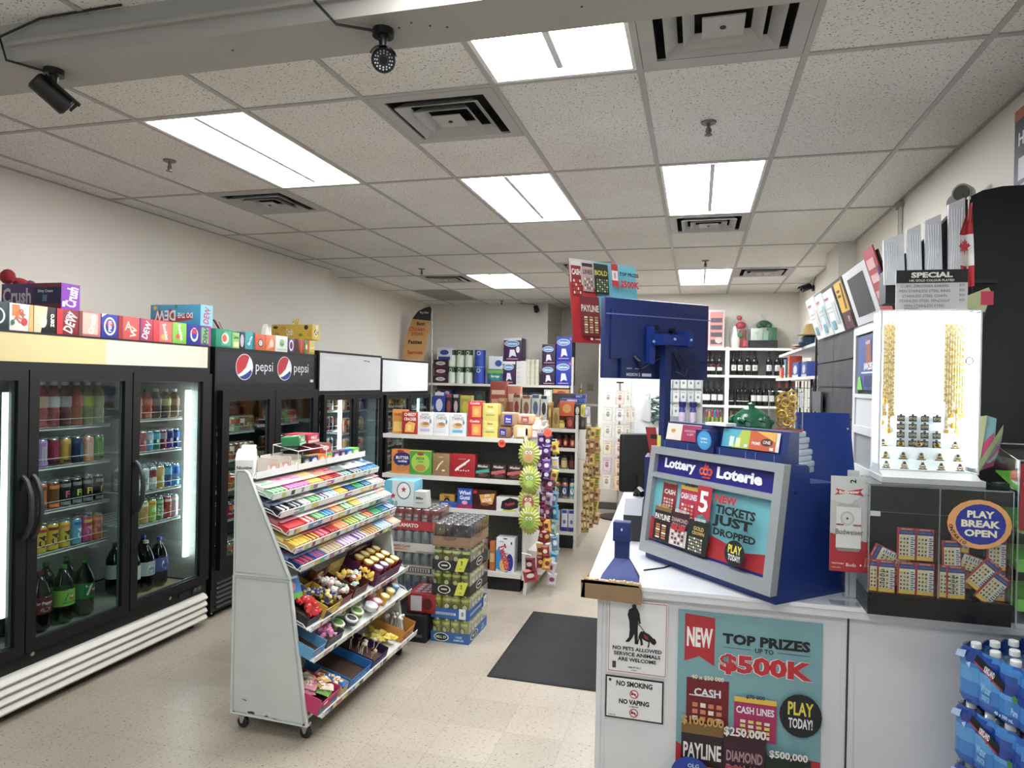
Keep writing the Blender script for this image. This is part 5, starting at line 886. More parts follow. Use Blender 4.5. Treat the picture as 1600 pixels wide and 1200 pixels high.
# --- hanging bags at the end of the front gondola
def burst_bag(col, face, inner):
    k = ('burst', col, face)
    if k in _C: return _C[k]
    mb = MB(); out = []; n = 22
    for i in range(n*2):
        a = i*math.pi/n; rr_ = (1.0 if i % 2 == 0 else .86); out.append((.098*rr_*math.cos(a), .125*rr_*math.sin(a)))
    vs = [(x, 0, z) for x, z in out]+[(x*.6, -.022, z*.6) for x, z in out]+[(x*.6, .016, z*.6) for x, z in out]; m = 2*n
    mb.add(vs, [(i, (i+1) % m, m+(i+1) % m, m+i) for i in range(m)]+[tuple(range(m, 2*m))]+[((i+1) % m, i, 2*m+i, 2*m+(i+1) % m) for i in range(m)]+[tuple(range(3*m-1, 2*m-1, -1))], M(col, .3))
    mb.art(Fr((-.06, -.0225, -.075), (.12, 0, 0), (0, 0, .15)), [('e', .5, .45, .40, .38, face), ('e', .36, .62, .10, .09, '#f0efe4'), ('e', .64, .62, .10, .09, '#f0efe4'), ('e', .38, .61, .04, .05, '#202020'), ('e', .62, .61, .04, .05, '#202020'), ('e', .5, .32, .26, .18, inner), ('t', 'SOUR', .5, .92, .13, '#f4f4dc', .8)])
    _C[k] = mb.mesh('candy_bag'); return _C[k]
yb_ = 5.50
sxx = onY(828, 760, 5.53)[0]; single('clip_strip', MB().box(-.006, .006, 0, .002, .52, 1.24, M('#c8c8c4', .4)).tube([(0, .002, 1.2), (GX1+.02-sxx, .09, 1.2)], .003, STEEL, 6), 'thin clip strip carrying the spiky yellow green bags', 'clip strip', (sxx, 5.497, 0))
for i, (px, py, f_, n_) in enumerate(((827, 710, '#b8a070', '#c88a48'), (829, 749, '#8aae3c', '#a8c44a'), (826, 783, '#a8483c', '#c8c0a8'), (828, 812, '#8aa83c', '#6f9a34'))):
    x, z = onY(px, py, yb_-.012*(i % 2)); single('candy_bag', burst_bag('#aab048', f_, n_), 'spiky yellow green candy bag, %s from the top of the hanging strip' % ORD[i], 'candy bag', (x, yb_-.03*(i % 2), z+.0), 0, 'spiky candy bags on the front strip')
def snackbag(w_, h_, col, c2, c3):
    k = ('snk', w_, h_, col, c2, c3)
    if k in _C: return _C[k]
    mb = MB(); a, b = w_/2, h_/2; P_ = [(-a, -b), (a, -b), (a*.92, -b*.7), (a*.9, 0), (a*.92, b*.7), (a, b), (-a, b), (-a*.92, b*.7), (-a*.9, 0), (-a*.92, -b*.7)]; n = len(P_)
    vs = [(x, 0, z) for x, z in P_]+[(x*.6, -.014, z*.7) for x, z in P_]+[(x*.6, .012, z*.7) for x, z in P_]
    mb.add(vs, [(i, (i+1) % n, n+(i+1) % n, n+i) for i in range(n)]+[tuple(range(n, 2*n))]+[((i+1) % n, i, 2*n+i, 2*n+(i+1) % n) for i in range(n)]+[tuple(range(3*n-1, 2*n-1, -1))], M(col, .3))
    mb.art(Fr((-a*.55, -.0146, -b*.65), (a*1.1, 0, 0), (0, 0, b*1.3)), [('e', .5, .55, .45, .25, c2), ('r', 0, .05, 1, .2, c3), ('r', 0, .85, 1, 1, c3)])
    _C[k] = mb.mesh('snack_bag'); return _C[k]
def strip(px, y, zs, cols, label, grp, w_=.07, h_=.12, dx=0, strip_=True, rz=0, per=1, dpx=7):
    x0, _ = onY(px, 700, y)
    if strip_:
        zz = (min(zs)-h_/2, max(zs)+h_/2); single('clip_strip', MB().box(-.006, .006, 0, .002, zz[0], zz[1]+.03, M('#c8c8c4', .4)).tube([(0, .002, zz[1]+.025), ((GX1+.028 if y < 6.5 else -1.217)-x0, .012, zz[1]+.03)], .003, STEEL, 6), 'thin plastic clip strip behind the %s' % grp, 'clip strip', (x0, y+.016, 0))
    for i, z in enumerate(zs):
        for p in range(per):
            c = cols[(i*per+p) % len(cols)]; single('snack_bag', snackbag(w_, h_, *c), label, 'snack bag', (x0+(p-(per-1)/2)*w_*.62+rr.uniform(-.008, .008), y-.012*p-.004*(i % 3), z+rr.uniform(-.012, .012)), group=grp, rot=(rr.uniform(-.1, .1), rr.uniform(-.22, .22), rz+rr.uniform(-.6, .6)))
strip(851, 5.62, [1.30-.10*i for i in range(4)], [('#5a2f7a', '#c8b8d8', '#2a1c3a'), ('#3a1c4a', '#d8d0e0', '#8a5aa8'), ('#7a4a9a', '#e8e0e8', '#3a2050')], 'purple candy bag at the top of the snack strips', 'purple candy bags', .08, .11, per=2)
strip(856, 5.66, [.92-.11*i for i in range(3)], [('#b09abf', '#5a2f6a', '#8aa84a'), ('#8a2a4a', '#d8c0c8', '#4a2a5a'), ('#3a2a3c', '#c8a8b8', '#a82a5a')], 'violet and crimson snack bag in the middle of the strips', 'violet snack bags', .075, .115, per=2)
strip(853, 5.58, [.60-.105*i for i in range(4)], [('#8f2428', '#d8a858', '#5a1418'), ('#c8902c', '#6a2a1c', '#e0c068'), ('#7a1c24', '#d8c8a8', '#c83a2c')], 'dark red and amber snack bag low on the strips', 'red snack bags', .075, .11, per=2)
strip(869, 5.74, [.80-.13*i for i in range(5)], [('#6a9ab0', '#d8e0e0', '#3f6a9a'), ('#4a9ab8', '#c8e0e8', '#2a6a9a'), ('#8ab4a0', '#e0e4d8', '#5a8a9a')], 'light blue snack bag on the rightmost front strip', 'light blue snack bags', .07, .13)
strip(868, 5.70, [1.22-.11*i for i in range(3)], [('#c8b030', '#8a3a2c', '#e0d060'), ('#b8bcb8', '#d8a030', '#8a8a90')], 'yellow and silver snack bag beside the purple ones', 'yellow snack bags', .07, .11)
strip(832, 5.47, [.28, .19], [('#7a2a30', '#c8c0b8', '#3a1418'), ('#a83a3a', '#d8d0c8', '#5a2024')], 'maroon pouch at the foot of the spiky bags', 'maroon pouches', .13, .11)
strip(866, 5.72, [.20, .10], [('#c8c4c8', '#8a3a6a', '#d8d8d8')], 'white and pink pouch low at the end of the strips', 'white pouches', .09, .12)
x, z = onY(857, 676, 5.60); single('round_sticker', MB().prism([(.035*math.cos(i*math.pi/10), .035*math.sin(i*math.pi/10)) for i in range(20)], 0, .002, M('#e8502c', .4)), 'round orange sticker on top of the purple candy bags', 'sticker', (x, 5.57, z))
# --- second gondola behind, facing the same way
G2 = 7.25
gondola('white shelving behind the front one with jars and cans', -2.95, -1.245, G2, .40, (1.285, 1.08, .85, .53, .18), 1.42)
g2e = root('shelf_end_panel', 'white end post of the second shelving beside the beef stick strips', 'end panel', (0, 0, 0)); part('panel', MB().box(-1.243, -1.215, G2-.02, G2+.84, .10, 1.44, SH), g2e)
part('base_shoe', MB().prism([(G2-.04, 0), (G2+.84, 0), (G2+.84, .10), (G2-.0, .12)], -1.243, -1.21, M('#b5b1a8', .5), 'x'), g2e)
def put2(px0, px1, z, h, base, front, label, **k): return put(G2+.02, px0, px1, z, h, base, front, label, **k)
def jar(px, z, body, lab, cap, label, r=.035, h=.15, y=G2+.06, art=(), kind='jar', name='food_jar', grp=None): return single(name, bottle_mesh(kind, body, lab, cap, r, h, art), label, 'jar' if kind == 'jar' else 'bottle', (onY(px, 700, y)[0], y, z+.0005), 0, grp)
for i, c in enumerate(('#8a2020', '#7a1c1c', '#a8442a')): jar(873+i*11, 1.08, '#4a1c18', c, '#1c1c1e', 'dark red sauce jar, %s on the shelf below the top of the far shelving' % ORD[i], .034, .14, art=(('e', .5, .5, .2, .35, '#d8b070'),))
for i, (c, l) in enumerate((('#4a2a2a', '#8a2a4a'), ('#8a7a4a', '#c8b878'), ('#3a1c18', '#6a2a2a'))): jar(870+i*12, .85, c, l, '#1c1c1e', '%s jar on the third shelf of the far shelving' % ['maroon', 'tan', 'dark brown'][i], .034, .15)
for i, (c, l) in enumerate((('#a87a4a', '#3a5a3a'), ('#b07848', '#3a4a8a'), ('#b8bcb0', '#4a9a98'))): jar(872+i*12, .53, c, l, '#2a2c3a', '%s labelled bottle with dark cap on the fourth shelf' % ['green', 'blue', 'teal'][i], .036, .22, art=(('e', .5, .5, .25, .3, '#e0dcc8'),))
for i in range(2): put2(879+i*11, 889+i*11, .18, .23, '#d4d4da', [('r', 0, .0, 1, .2, '#2c2f8c'), ('r', .1, .85, .9, 1, '#2c3aa0'), ('e', .5, .45, .25, .1, '#6a70a8')], 'white detergent bottle box with blue foot, %s on the lowest shelf' % ORD[i], depth=.07)
put2(866, 877, .18, .22, '#b8b0b4', [('r', 0, 0, .3, 1, '#8a2438'), ('r', .4, .3, .9, .7, '#d8d8d8')], 'grey and crimson bag on the lowest far shelf', depth=.08)
zt = 1.286
for i, (a, b, z_, h_, c, c2, d_) in enumerate(((862, 873, 0, .22, '#b0944c', '#8a6a2c', 'brown paper wrapped tube'), (873, 896, .14, .16, '#c8582c', '#d8a04a', 'orange snack packet'), (896, 906, 0, .13, '#1c1a1c', '#c8c4b8', 'black tea box'), (896, 906, .131, .14, '#1e1c1e', '#c8c4b8', 'upper black tea box'), (906, 912, .14, .12, '#d8cc2c', '#a89a20', 'yellow box'), (884, 896, 0, .13, '#7a1c24', '#c84a3a', 'dark red can box'), (906, 914, 0, .13, '#2a2024', '#6a5a50', 'dark narrow box'), (912, 919, .14, .1, '#b0a8c0', '#d8d4e0', 'lilac and white box'))):
    put2(a, b, zt+z_, h_, c, [('e', .5, .5, .3, .3, c2)], '%s on top of the far shelving' % d_, depth=.1)
for px, c, l, nm in ((866, '#1f8a4a', '#1f8a4a', 'round green tub'), (877, '#b8a84a', '#d8cc6a', 'round yellow tub')): jar(px, zt, c, l, c, nm+' on top of the far shelving', .036, .09)
for i, (a, b, z_, h_, c, c2, d_) in enumerate(((676, 694, 0, .36, '#1f3f9a', '#d8dce8', 'royal blue upright box'), (695, 705, 0, .34, '#141c3a', '#a8443a', 'navy box with red emblem'), (706, 716, 0, .34, '#241828', '#c8b8c0', 'black box with white script'), (717, 735, 0, .33, '#a8a84a', '#d8c82c', 'olive and yellow bag'), (777, 788, .0, .31, '#a87848', '#c8b090', 'brown bread bag'), (800, 812, .0, .36, '#b8a890', '#8a2c2c', 'white topped spice packet'), (814, 828, .0, .35, '#c8bcae', '#8a5a3a', 'beige packet'), (829, 842, 0, .36, '#c8c8c2', '#506a8a', 'white tin with dark cap'), (843, 854, 0, .35, '#d0cec6', '#303a34', 'white canister'), (855, 861, 0, .28, '#a87a34', '#d8c070', 'mustard coloured tin'))):
    put(G2+.06, a, b, zt, h_, c, [('e', .5, .6, .3, .2, c2), ('r', .1, .9, .9, 1, c2)], '%s standing behind the front top shelf goods' % d_, depth=.1)
for i in range(4): jar(842+i*0+i*5.0-60 if False else 806+i*12, zt+.361 if False else zt, '#c8c0b0', '#d8d4c8', '#1c1c20', 'pale shaker jar with black lid, %s of the row behind the breads' % ORD[i], .032, .37, G2+.2)
put(G2+.2, 764, 790, zt, .50, '#a8482c', [('r', .1, .3, .9, .6, '#d8a070'), ('r', .1, .7, .9, .8, '#e0c8b0')], 'red brown bag standing highest behind the biscuit boxes', depth=.08)
put(G2+.22, 791, 812, zt, .45, '#c87a5c', [('r', .1, .6, .9, .8, '#e8d0c0')], 'long salmon coloured packet behind the breads', depth=.08)
put(G2+.25, 862, 895, zt, .38, '#3a2a28', [('e', .5, .5, .3, .3, '#a8442c')], 'dark basket of assorted packets on the far shelving', depth=.08)
put(G2+.1, 873, 912, zt+.28, .045, '#2f54a8', [('r', .3, .2, .7, .8, '#b8d0e0')], 'flat blue and white bag lying on the far top goods', depth=.16)
put(G2+.12, 893, 913, zt+.33, .045, '#26418f', [('t', 'SALT', .5, .5, .5, '#c8d0e4', .5)], 'flat royal blue box topmost on the far shelving', depth=.12)
# beef sticks and seed strips hanging off the second end panel
for q, (px, y) in enumerate(((922, 7.32), (931, 7.50))):
    strip(px, y, [1.24-.135*i for i in range(8)], [[('#9a7a4a', '#c8b080', '#5a3a24'), ('#b8a84a', '#8a3a2c', '#d8c860'), ('#8f6a44', '#d8b890', '#6a2a20'), ('#a8845c', '#d8c8a0', '#7a2a24')], [('#a86a4c', '#c8d080', '#b8583c'), ('#c8b848', '#6a8a3a', '#a8482c'), ('#8a5a3c', '#c8a078', '#5a2a20'), ('#b89868', '#8a3a2c', '#d8c8a0')]][q], '%s dried snack pouch on the hanging strips' % ['tan', 'reddish tan'][q], ['tan snack pouches', 'reddish snack pouches'][q], .07, .14, per=2)
strip(917, 7.22, [.86-.145*i for i in range(5)], [('#a8905c', '#d8c890', '#5a2a1c'), ('#b89c50', '#e0d088', '#7a2c20')], 'slim beef stick packet hanging at the near strip', 'slim beef stick packets', .04, .16, per=3)
# --- tall shelving on the back wall
BS = 10.18; BX0, BX1 = -4.16, -1.86
gondola('tall back wall shelving with paper towels and tissues on top', BX0, BX1, BS, .38, (1.735, 1.36, .95, .55, .15), 2.14 if False else 1.74)
part('side_post', MB().box(-1.84, -1.80, 10.2, 10.24, 0, 2.17, SH), [o for o in COL.objects if o.name.startswith('shelving_unit') and o.parent is None][-1])
zb = 1.736
def putb(px0, px1, z_, h, base, front, label, d=.28, **k): return put(BS+.02, px0, px1, zb+z_, h, base, front, label, depth=d, **k)
for i in range(3): putb(675+(i % 2), 697, i*.125, .122, '#2c1424', [('e', .5, .55, .35, .25, '#c8b8c0'), ('r', 0, .0, 1, .15, '#5a1c2c'), ('t', 'Royale', .5, .55, .2, '#2c1424', .5)], 'dark purple tissue pack, %s of the pile on the back shelf' % ['lowest', 'middle', 'topmost'][i])
putb(680, 703, .376, .19, '#c8ccd4', [('e', .5, .6, .3, .22, '#2c4a9a'), ('r', .1, .0, .9, .25, '#2c3a7a')], 'white and blue pack on the dark purple pile')
def roll(px, z_, col, cap, label, r=.064, h=.27):
    k = ('roll', col, cap, r, h)
    if k not in _C:
        mb = MB(); mb.lathe([(r*.5, h-.01, None), (r*.5, h, '#d8dcd4'), (r, h-.004, M('#dfe3dc', .6)), (r, h*.97, M('#dfe3dc', .6)), (r*1.005, h*.95, M(cap, .4)), (r*1.005, h*.66, M(cap, .4)), (r, h*.65, M(col, .5)), (r, 0, M(col, .5))], 16)
        mb.art(Cyl(r, 0, h), [('e', .5, .78, .16, .12, '#e0e8dc'), ('e', .5, .78, .12, .08, cap)]); _C[k] = mb.mesh('roll')
    return single('paper_towel_roll', _C[k], label, 'paper towels', (onY(px, 580, BS+.1)[0], BS+.1, zb+z_), 0, 'paper towel rolls on the back shelf')
for j in range(2):
    for i in range(3): roll(706+i*13.2, j*.272, '#cfdccb', '#1f4a2c', 'green capped paper towel roll, %s of three in the %s layer' % (ORD[i], ['lower', 'upper'][j]))
    k = ('blue roll',); roll(750, j*.272, '#2448b0', '#2448b0', 'blue wrapped paper towel roll, %s one' % ['lower', 'upper'][j], .085)
putb(759, 784, 0, .235, '#1f4f8a', [('r', 0, .72, 1, .95, '#6aa83a'), ('e', .5, .5, .42, .26, '#2a7a6a'), ('t', 'Sponge', .5, .52, .2, '#d8e8e8', .7)], 'blue and green sponge towel pack on the back shelf'); putb(761, 783, .236, .20, '#c8d0d4', [('e', .7, .45, .25, .25, '#2c4a9a'), ('r', .4, 0, .42, 1, '#a8b0b4')], 'white pack with blue oval on the sponge towels')
cash = lambda c, n: [('e', .45, .76, .42, .14, '#c8d8ec'), ('e', .45, .76, .38, .11, '#4a86c0'), ('t', 'Cashmere', .45, .76, .1, '#e8eef4', .6), ('p', [(.3, .15), (.35, .5), (.6, .5), (.72, .2), (.5, .25)], '#e0e0ec'), ('r', .15, .08, .8, .12, '#c890b8')]
putb(783, 803, 0, .36, '#3a1a48', cash(0, 0)+[('r', 0, .88, 1, 1, '#d8d4d8')], 'purple bathroom tissue pack with white top, lower one'); putb(784, 812, .362, .36, '#3a1a48', cash(0, 0)+[('r', 0, .9, 1, 1, '#d8d4d8'), ('e', .8, .5, .1, .14, '#e0e0ec')], 'wide purple bathroom tissue pack with white top, highest one')
putb(804, 820, 0, .37, '#d4d4d2', [('r', .1, .1+.2*i, .4, .12+.2*i, '#a8a8a8') for i in range(4)], 'tall plain white pack on the back shelf')
for i, px in enumerate((824, 831, 838)):
    for j in range(5 if i < 2 else 5): single('cup_sleeve', MB().lathe([(.035, 0, None), (.04, .07, M('#d0ccb8', .5)), (.04, .075, M('#e0dcc8', .5)), (.035, .078, M('#d0ccb8', .5))], 12), 'cream paper cup sleeve section, stack %s, level %s up' % (ORD[i], ORD[j]), 'paper cups', (onY(px+1, 580, BS+.08)[0], BS+.08, zb+j*.079), 0, 'stacks of cream paper cups')
for j in range(2):
    putb(844, 865, j*.315, .312, '#33183e', cash(0, 0)+[('e', .9, .1, .06, .04, '#c84a6a')], 'purple tissue box, %s of the pair' % ['lower', 'upper'][j]); putb(866, 891, j*.375, .372, '#2038a8', cash(0, 0)+[('e', .9, .9, .08, .06, '#b85aa0')], 'royal blue tissue box, %s of the pair at the right end' % ['lower', 'upper'][j], side=[('r', 0, 0, 1, 1, '#20285a')])
z5 = 1.361
for i, (a, b, z_, h_, c, c2, d_) in enumerate(((672, 705, 0, .16, '#1f3f96', '#c8ccd8', 'flat blue box'), (678, 690, .161, .11, '#1a1f50', '#d8a058', 'navy box with gold pictures, lower'), (691, 703, .161, .11, '#1a1f50', '#d8a058', 'navy box with gold pictures, right'), (704, 712, 0, .2, '#7a2a3c', '#d8d0d8', 'small red bag'), (740, 756, .0, .26, '#1f2a24', '#2a4a34', 'dark green box'), (826, 842, 0, .26, '#16203c', '#8ab0d0', 'dark navy box'), (848, 861, 0, .17, '#b8ccb8', '#e0e8e0', 'pale green tea box'), (848, 861, .171, .14, '#b8c8b4', '#e8ece4', 'upper pale green tea box'), (862, 888, 0, .16, '#d8a83a', '#3a2418', 'yellow coffee box'), (862, 888, .161, .16, '#c88a40', '#b82c24', 'tan coffee box with red cup'))):
    put(BS+.02, a, b, z5, h_, c, [('e', .5, .55, .3, .3, c2), ('r', .1, .05, .9, .15, c2)], '%s under the paper towels on the back shelf' % d_, depth=.2, dz=z_)
single('wine_bottle', bottle_mesh('wine', '#b89a20', '#c8b040', '#d8d0b0', .04, .33), 'yellow bottle standing right of the back shelving post', 'bottle', (onY(907, 640, 10.9)[0], 10.9, 1.45)); 
single('recess_shelf', MB().box(-2.29, -1.2, 10.8, 11.1, 1.42, 1.45, SH).prism([(10.8, 1.42), (11.1, 1.42), (11.1, 1.2)], -2.2, -2.17, SH, 'x').prism([(10.8, 1.42), (11.1, 1.42), (11.1, 1.2)], -1.4, -1.37, SH, 'x').box(-2.29, -2.27, 10.9, 11.7, 1.40, 1.45, SH), 'plain shelf in the far recess holding the yellow bottle', 'shelf')
single('thermostat', MB().rbox(-.05, .05, -.02, 0, -.06, .06, .008, M('#b8ae90', .5)), 'small beige thermostat on the far recess wall', 'thermostat', (-1.77, 11.715, 1.71))
# ------------------------------------------------------------------ service counter
CW = M('#d2d3d6', .3); CT = M('#dfe0e6', .22, 0, 0, .2)
ctr = root('service_counter', 'white laminate L shaped service counter covered in lottery displays and signs', 'counter', (0, 0, 0))
part('countertop', MB().prism([(-.405, 2.69), (1.283, 2.69), (1.283, 3.13), (.78, 3.13), (.78, 3.42), (.20, 3.42), (.20, 5.0), (-.495, 5.0)], .985, 1.0, CT, 'z').prism([(-.40, 2.695), (1.28, 2.695), (1.28, 3.125), (.775, 3.125), (.775, 3.415), (.20, 3.415), (.20, 4.995), (-.49, 4.995)], .958, .985, CW, 'z'), ctr)
part('front_panel', MB().box(-.365, .548, 2.73, 2.75, .0, .958, CW).box(.556, 1.28, 2.73, 2.75, 0, .958, CW).box(.548, .556, 2.737, 2.75, 0, .958, M('#3a3b3e')).box(.53, .545, 2.727, 2.73, 0, .958, CW).box(.559, .574, 2.727, 2.73, 0, .958, CW).box(-.365, -.345, 2.726, 2.73, 0, .958, CW).box(-.34, -.33, 2.727, 2.73, 0, .958, CW), ctr)
part('side_panel', MB().prism([(-.365, 2.75), (-.345, 2.75), (-.435, 4.97), (-.455, 4.97)], 0, .958, CW, 'z').prism([(.16, 3.42), (.18, 3.42), (.18, 4.97), (.16, 4.97)], 0, .958, CW, 'z').box(-.43, .16, 4.95, 4.97, 0, .958, CW).box(1.26, 1.28, 2.75, 3.12, 0, .958, CW).box(.2, .775, 3.38, 3.40, 0, .958, CW).box(.76, .775, 3.12, 3.38, 0, .958, CW), ctr)
pst = random.Random(4)
cm = MB(); pts = [(-.425, .944), (-.19, .936), (-.188, .975), (-.20, 1.008), (-.30, 1.012), (-.415, 1.018)]
cm.prism(pts, 2.672, 2.688, M('#8d7250', .85), 'y').prism([(-.425, 2.672), (-.19, 2.672), (-.195, 2.70), (-.26, 2.712), (-.33, 2.70), (-.405, 2.715)], 1.002, 1.014, M('#b39a72', .85), 'z').box(-.425, -.409, 2.672, 2.78, .944, 1.012, M('#8d7250', .85))
for i in range(16): x = -.41+i*.0135; cm.box(x, x+.009, 2.674, 2.684+pst.uniform(0, .012), 1.012, 1.016+pst.uniform(0, .006), M('#cdb890', .9))
single('cardboard_edge_guard', cm, 'torn brown cardboard guard taped over the counter corner', 'cardboard')
FY = 2.7265
def flat_sign(name, x0, x1, z0, z1, base, art, label, cat, y=FY, th=.0015):
    mb = MB(); mb.box(x0, x1, y-th, y, z0, z1, M(base, .4)); mb.art(Fr((x0, y-th-.0003, z0), (x1-x0, 0, 0), (0, 0, z1-z0)), art)
    return single(name, mb, label, cat)
def rect(a, b, c, d, col, t=.01, tv=None):
    tv = tv or t; return [('r', a, b, c, b+tv, col), ('r', a, d-tv, c, d, col), ('r', a, b, a+t, d, col), ('r', c-t, b, c, d, col)]
man = [(.43, .96), (.47, .965), (.475, .91), (.50, .88), (.53, .83), (.545, .74), (.555, .70), (.53, .69), (.51, .73), (.505, .66), (.505, .58), (.51, .44), (.52, .415), (.46, .415), (.45, .55), (.42, .50), (.37, .44), (.33, .43), (.30, .435), (.36, .50), (.37, .60), (.36, .72), (.33, .80), (.35, .87), (.41, .90), (.40, .93)]
dog = [(.52, .53), (.55, .59), (.60, .60), (.70, .565), (.76, .52), (.80, .51), (.82, .47), (.79, .43), (.75, .44), (.71, .47), (.70, .40), (.67, .38), (.69, .46), (.62, .48), (.58, .50), (.60, .42), (.56, .40), (.55, .47), (.53, .50), (.52, .43), (.49, .42), (.52, .50)]
flat_sign('notice_sign', -.322, -.090, .643, .936, '#e2e2e2', rect(.02, .02, .98, .98, '#b8484a', .008)+[('p', man, '#0c0c0e'), ('p', dog, '#0c0c0e'), ('p', [(.50, .70), (.51, .705), (.66, .56), (.65, .555)], '#202020'), ('p', [(.60, .56), (.68, .54), (.69, .49), (.63, .50)], '#8a2028'),
  ('W', 'NO PETS ALLOWED', .5, .345, .05, '#1c1c20', .82), ('W', 'SERVICE ANIMALS', .5, .272, .05, '#1c1c20', .78), ('W', 'ARE WELCOME', .5, .20, .05, '#1c1c20', .64), ('r', .09, .07, .15, .16, '#3a3a40'), ('t', '1-888-777-9613', .46, .10, .022, '#3a3a40', .32), ('t', 'thesign.ca', .46, .065, .018, '#3a3a40', .22)], 'white no pets allowed sign with man and dog silhouette on the counter front', 'sign')
def nosmoke(cu, cv, r=.075): return [('e', cu, cv, r, r*1.36, '#b8282c'), ('e', cu, cv, r*.78, r*1.06, '#e2e2e2'), ('r', cu-.05, cv-.02, cu+.03, cv+.02, '#303034'), ('p', [(cu-.06, cv+.05), (cu-.045, cv+.07), (cu+.06, cv-.05), (cu+.045, cv-.07)], '#b8282c')]
flat_sign('notice_sign', -.327, -.101, .463, .630, '#101012', [('r', .025, .035, .975, .965, '#e0e0e0'), ('W', 'NO SMOKING', .5, .84, .13, '#151518', .62, 0, 2), ('W', 'NO VAPING', .5, .42, .12, '#151518', .52, 0, 2), ('t', 'in cigarettes', .5, .32, .04, '#303034', .2), ('e', .08, .90, .025, .035, '#303034'), ('t', 'ontario.ca', .12, .08, .03, '#50505a', .15)]+nosmoke(.5, .62)+nosmoke(.5, .18), 'black bordered no smoking no vaping sign on the counter front', 'sign')
def ticket(a, b, c, d, base, title, tcol, prize='', top=None, grid='#d8b060', pc='#f0efe8', gridbg=None, rows=4, cols=4, title2=None, lean=0):
    h = d-b; w = c-a; S_ = [('p', [(a, b), (c, b), (c+lean, d), (a+lean, d)], base)]
    if top: S_.append(('r', a+lean*.8, d-h*.12, c+lean*.8, d, top))
    if title2: S_ += [('t', title, (a+c)/2+lean*.7, b+h*.76, h*.12, tcol, w*.86), ('t', title2, (a+c)/2+lean*.7, b+h*.62, h*.10, tcol, w*.86)]
    else: S_.append(('t', title, (a+c)/2+lean*.7, b+h*.70, h*.17, tcol, w*.9))
    if prize: S_.append(('t', prize, (a+c)/2+lean, d+h*.02, h*.11, pc, w*1.0))
    if gridbg: S_.append(('r', a+w*.05, b+h*.03, c-w*.05, b+h*.5, gridbg))
    for i in range(cols):
        for j in range(rows):
            x = a+w*(.12+.76*(i+.15)/cols)+lean*.2; y = b+h*(.06+.44*(j+.15)/rows); S_.append(('r', x, y, x+w*.6*.76/cols*1.1, y+h*.26/rows*1.1, grid if (i+j) % 3 else '#e8dcc8'))
    return S_
pos = [('p', [(0, 0), (1, 0), (1, .36), (.8, .37), (.5, .27), (.2, .30), (0, .36)], '#b8202c')]
pos += [('p', [(.05, .985), (.265, .975), (.265, .745), (.157, .785), (.05, .755)], '#b41f2c'), ('W', 'NEW', .158, .875, .095, '#ece8e2', .185, 0, 2), ('W', 'TOP PRIZES', .62, .885, .050, '#181a1e', .60, 0, 2), ('r', .32, .842, .52, .8445, '#3a5a64'), ('r', .70, .842, .92, .8445, '#3a5a64'), ('t', 'UP TO', .61, .843, .022, '#22383e', .14), ('W', '$500K', .62, .765, .104, '#e4d8d4', .65, 0, 3), ('W', '$500K', .62, .765, .098, '#c01c2c', .635, 0, 2)]
pos += ticket(.07, .46, .37, .68, '#6f1420', 'CASH', '#dfe4ea', '40 x $50 000', None, '#d07a50', '#e8ddc4', None, 3, 4, None, .0)
pos += ticket(.41, .42, .70, .62, '#a8245a', 'CASH LINES', '#e0e4ee', '$75 000', '#e0b828', '#d8cc58', '#2a3a66')
pos += [('r', .09, .60, .28, .605, '#e0e0e0'), ('e', .86, .57, .142, .10, '#1a1c24'), ('t', 'PLAY', .86, .602, .062, '#d8cc2c', .17), ('t', 'TODAY!', .86, .535, .048, '#e8e8ea', .16)]
pos += ticket(.04, .03, .34, .47, '#2c1c24', 'PAYLINE', '#e6e2dc', '$100,000', '#7a5a2c', '#b8a838', '#c89a4c', '#4a2430', 8, 3, None, 0)
for j in range(7): pos.append(('r', .14, .05+j*.035, .32, .065+j*.035, ['#b87a2c', '#8aa83a', '#c04a3a', '#5a3a7a'][j % 4]))
pos += ticket(.34, .02, .63, .45, '#3a1826', 'DIAMOND', '#a8848c', '$250.000', None, '#4a2028', '#e4e0d8', '#d4ccc4', 6, 4, 'DOLLARS')
pos += [('r', .355, .26, .475, .305, '#b03038'), ('r', .49, .26, .61, .305, '#b03038'), ('t', 'CCC', .415, .282, .025, '#e0b0a0', .1), ('t', 'CCC', .55, .282, .025, '#e0b0a0', .1)]
pos += ticket(.62, .02, .92, .38, '#16241c', 'BOLD', '#b89a54', '$500,000', None, '#7d8a6a', '#dcdcd4', None, 6, 6, 'CROWN', .01)
pos += [('e', .11, .24, .14, .085, '#1f3f9c'), ('t', '50', .16, .225, .045, '#c0c8e0', .1), ('e', .05, .235, .02, .012, '#d86a2c'), ('e', .08, .235, .02, .012, '#d8402c'), ('e', .11, .235, .02, .012, '#d8902c'), ('t', 'OLG', .13, .285, .02, '#c0c8e0', .08)]
flat_sign('lottery_poster', -.051, .466, .12, .919, '#76a4aa', pos, 'tall teal lottery ticket poster taped to the counter front', 'poster')
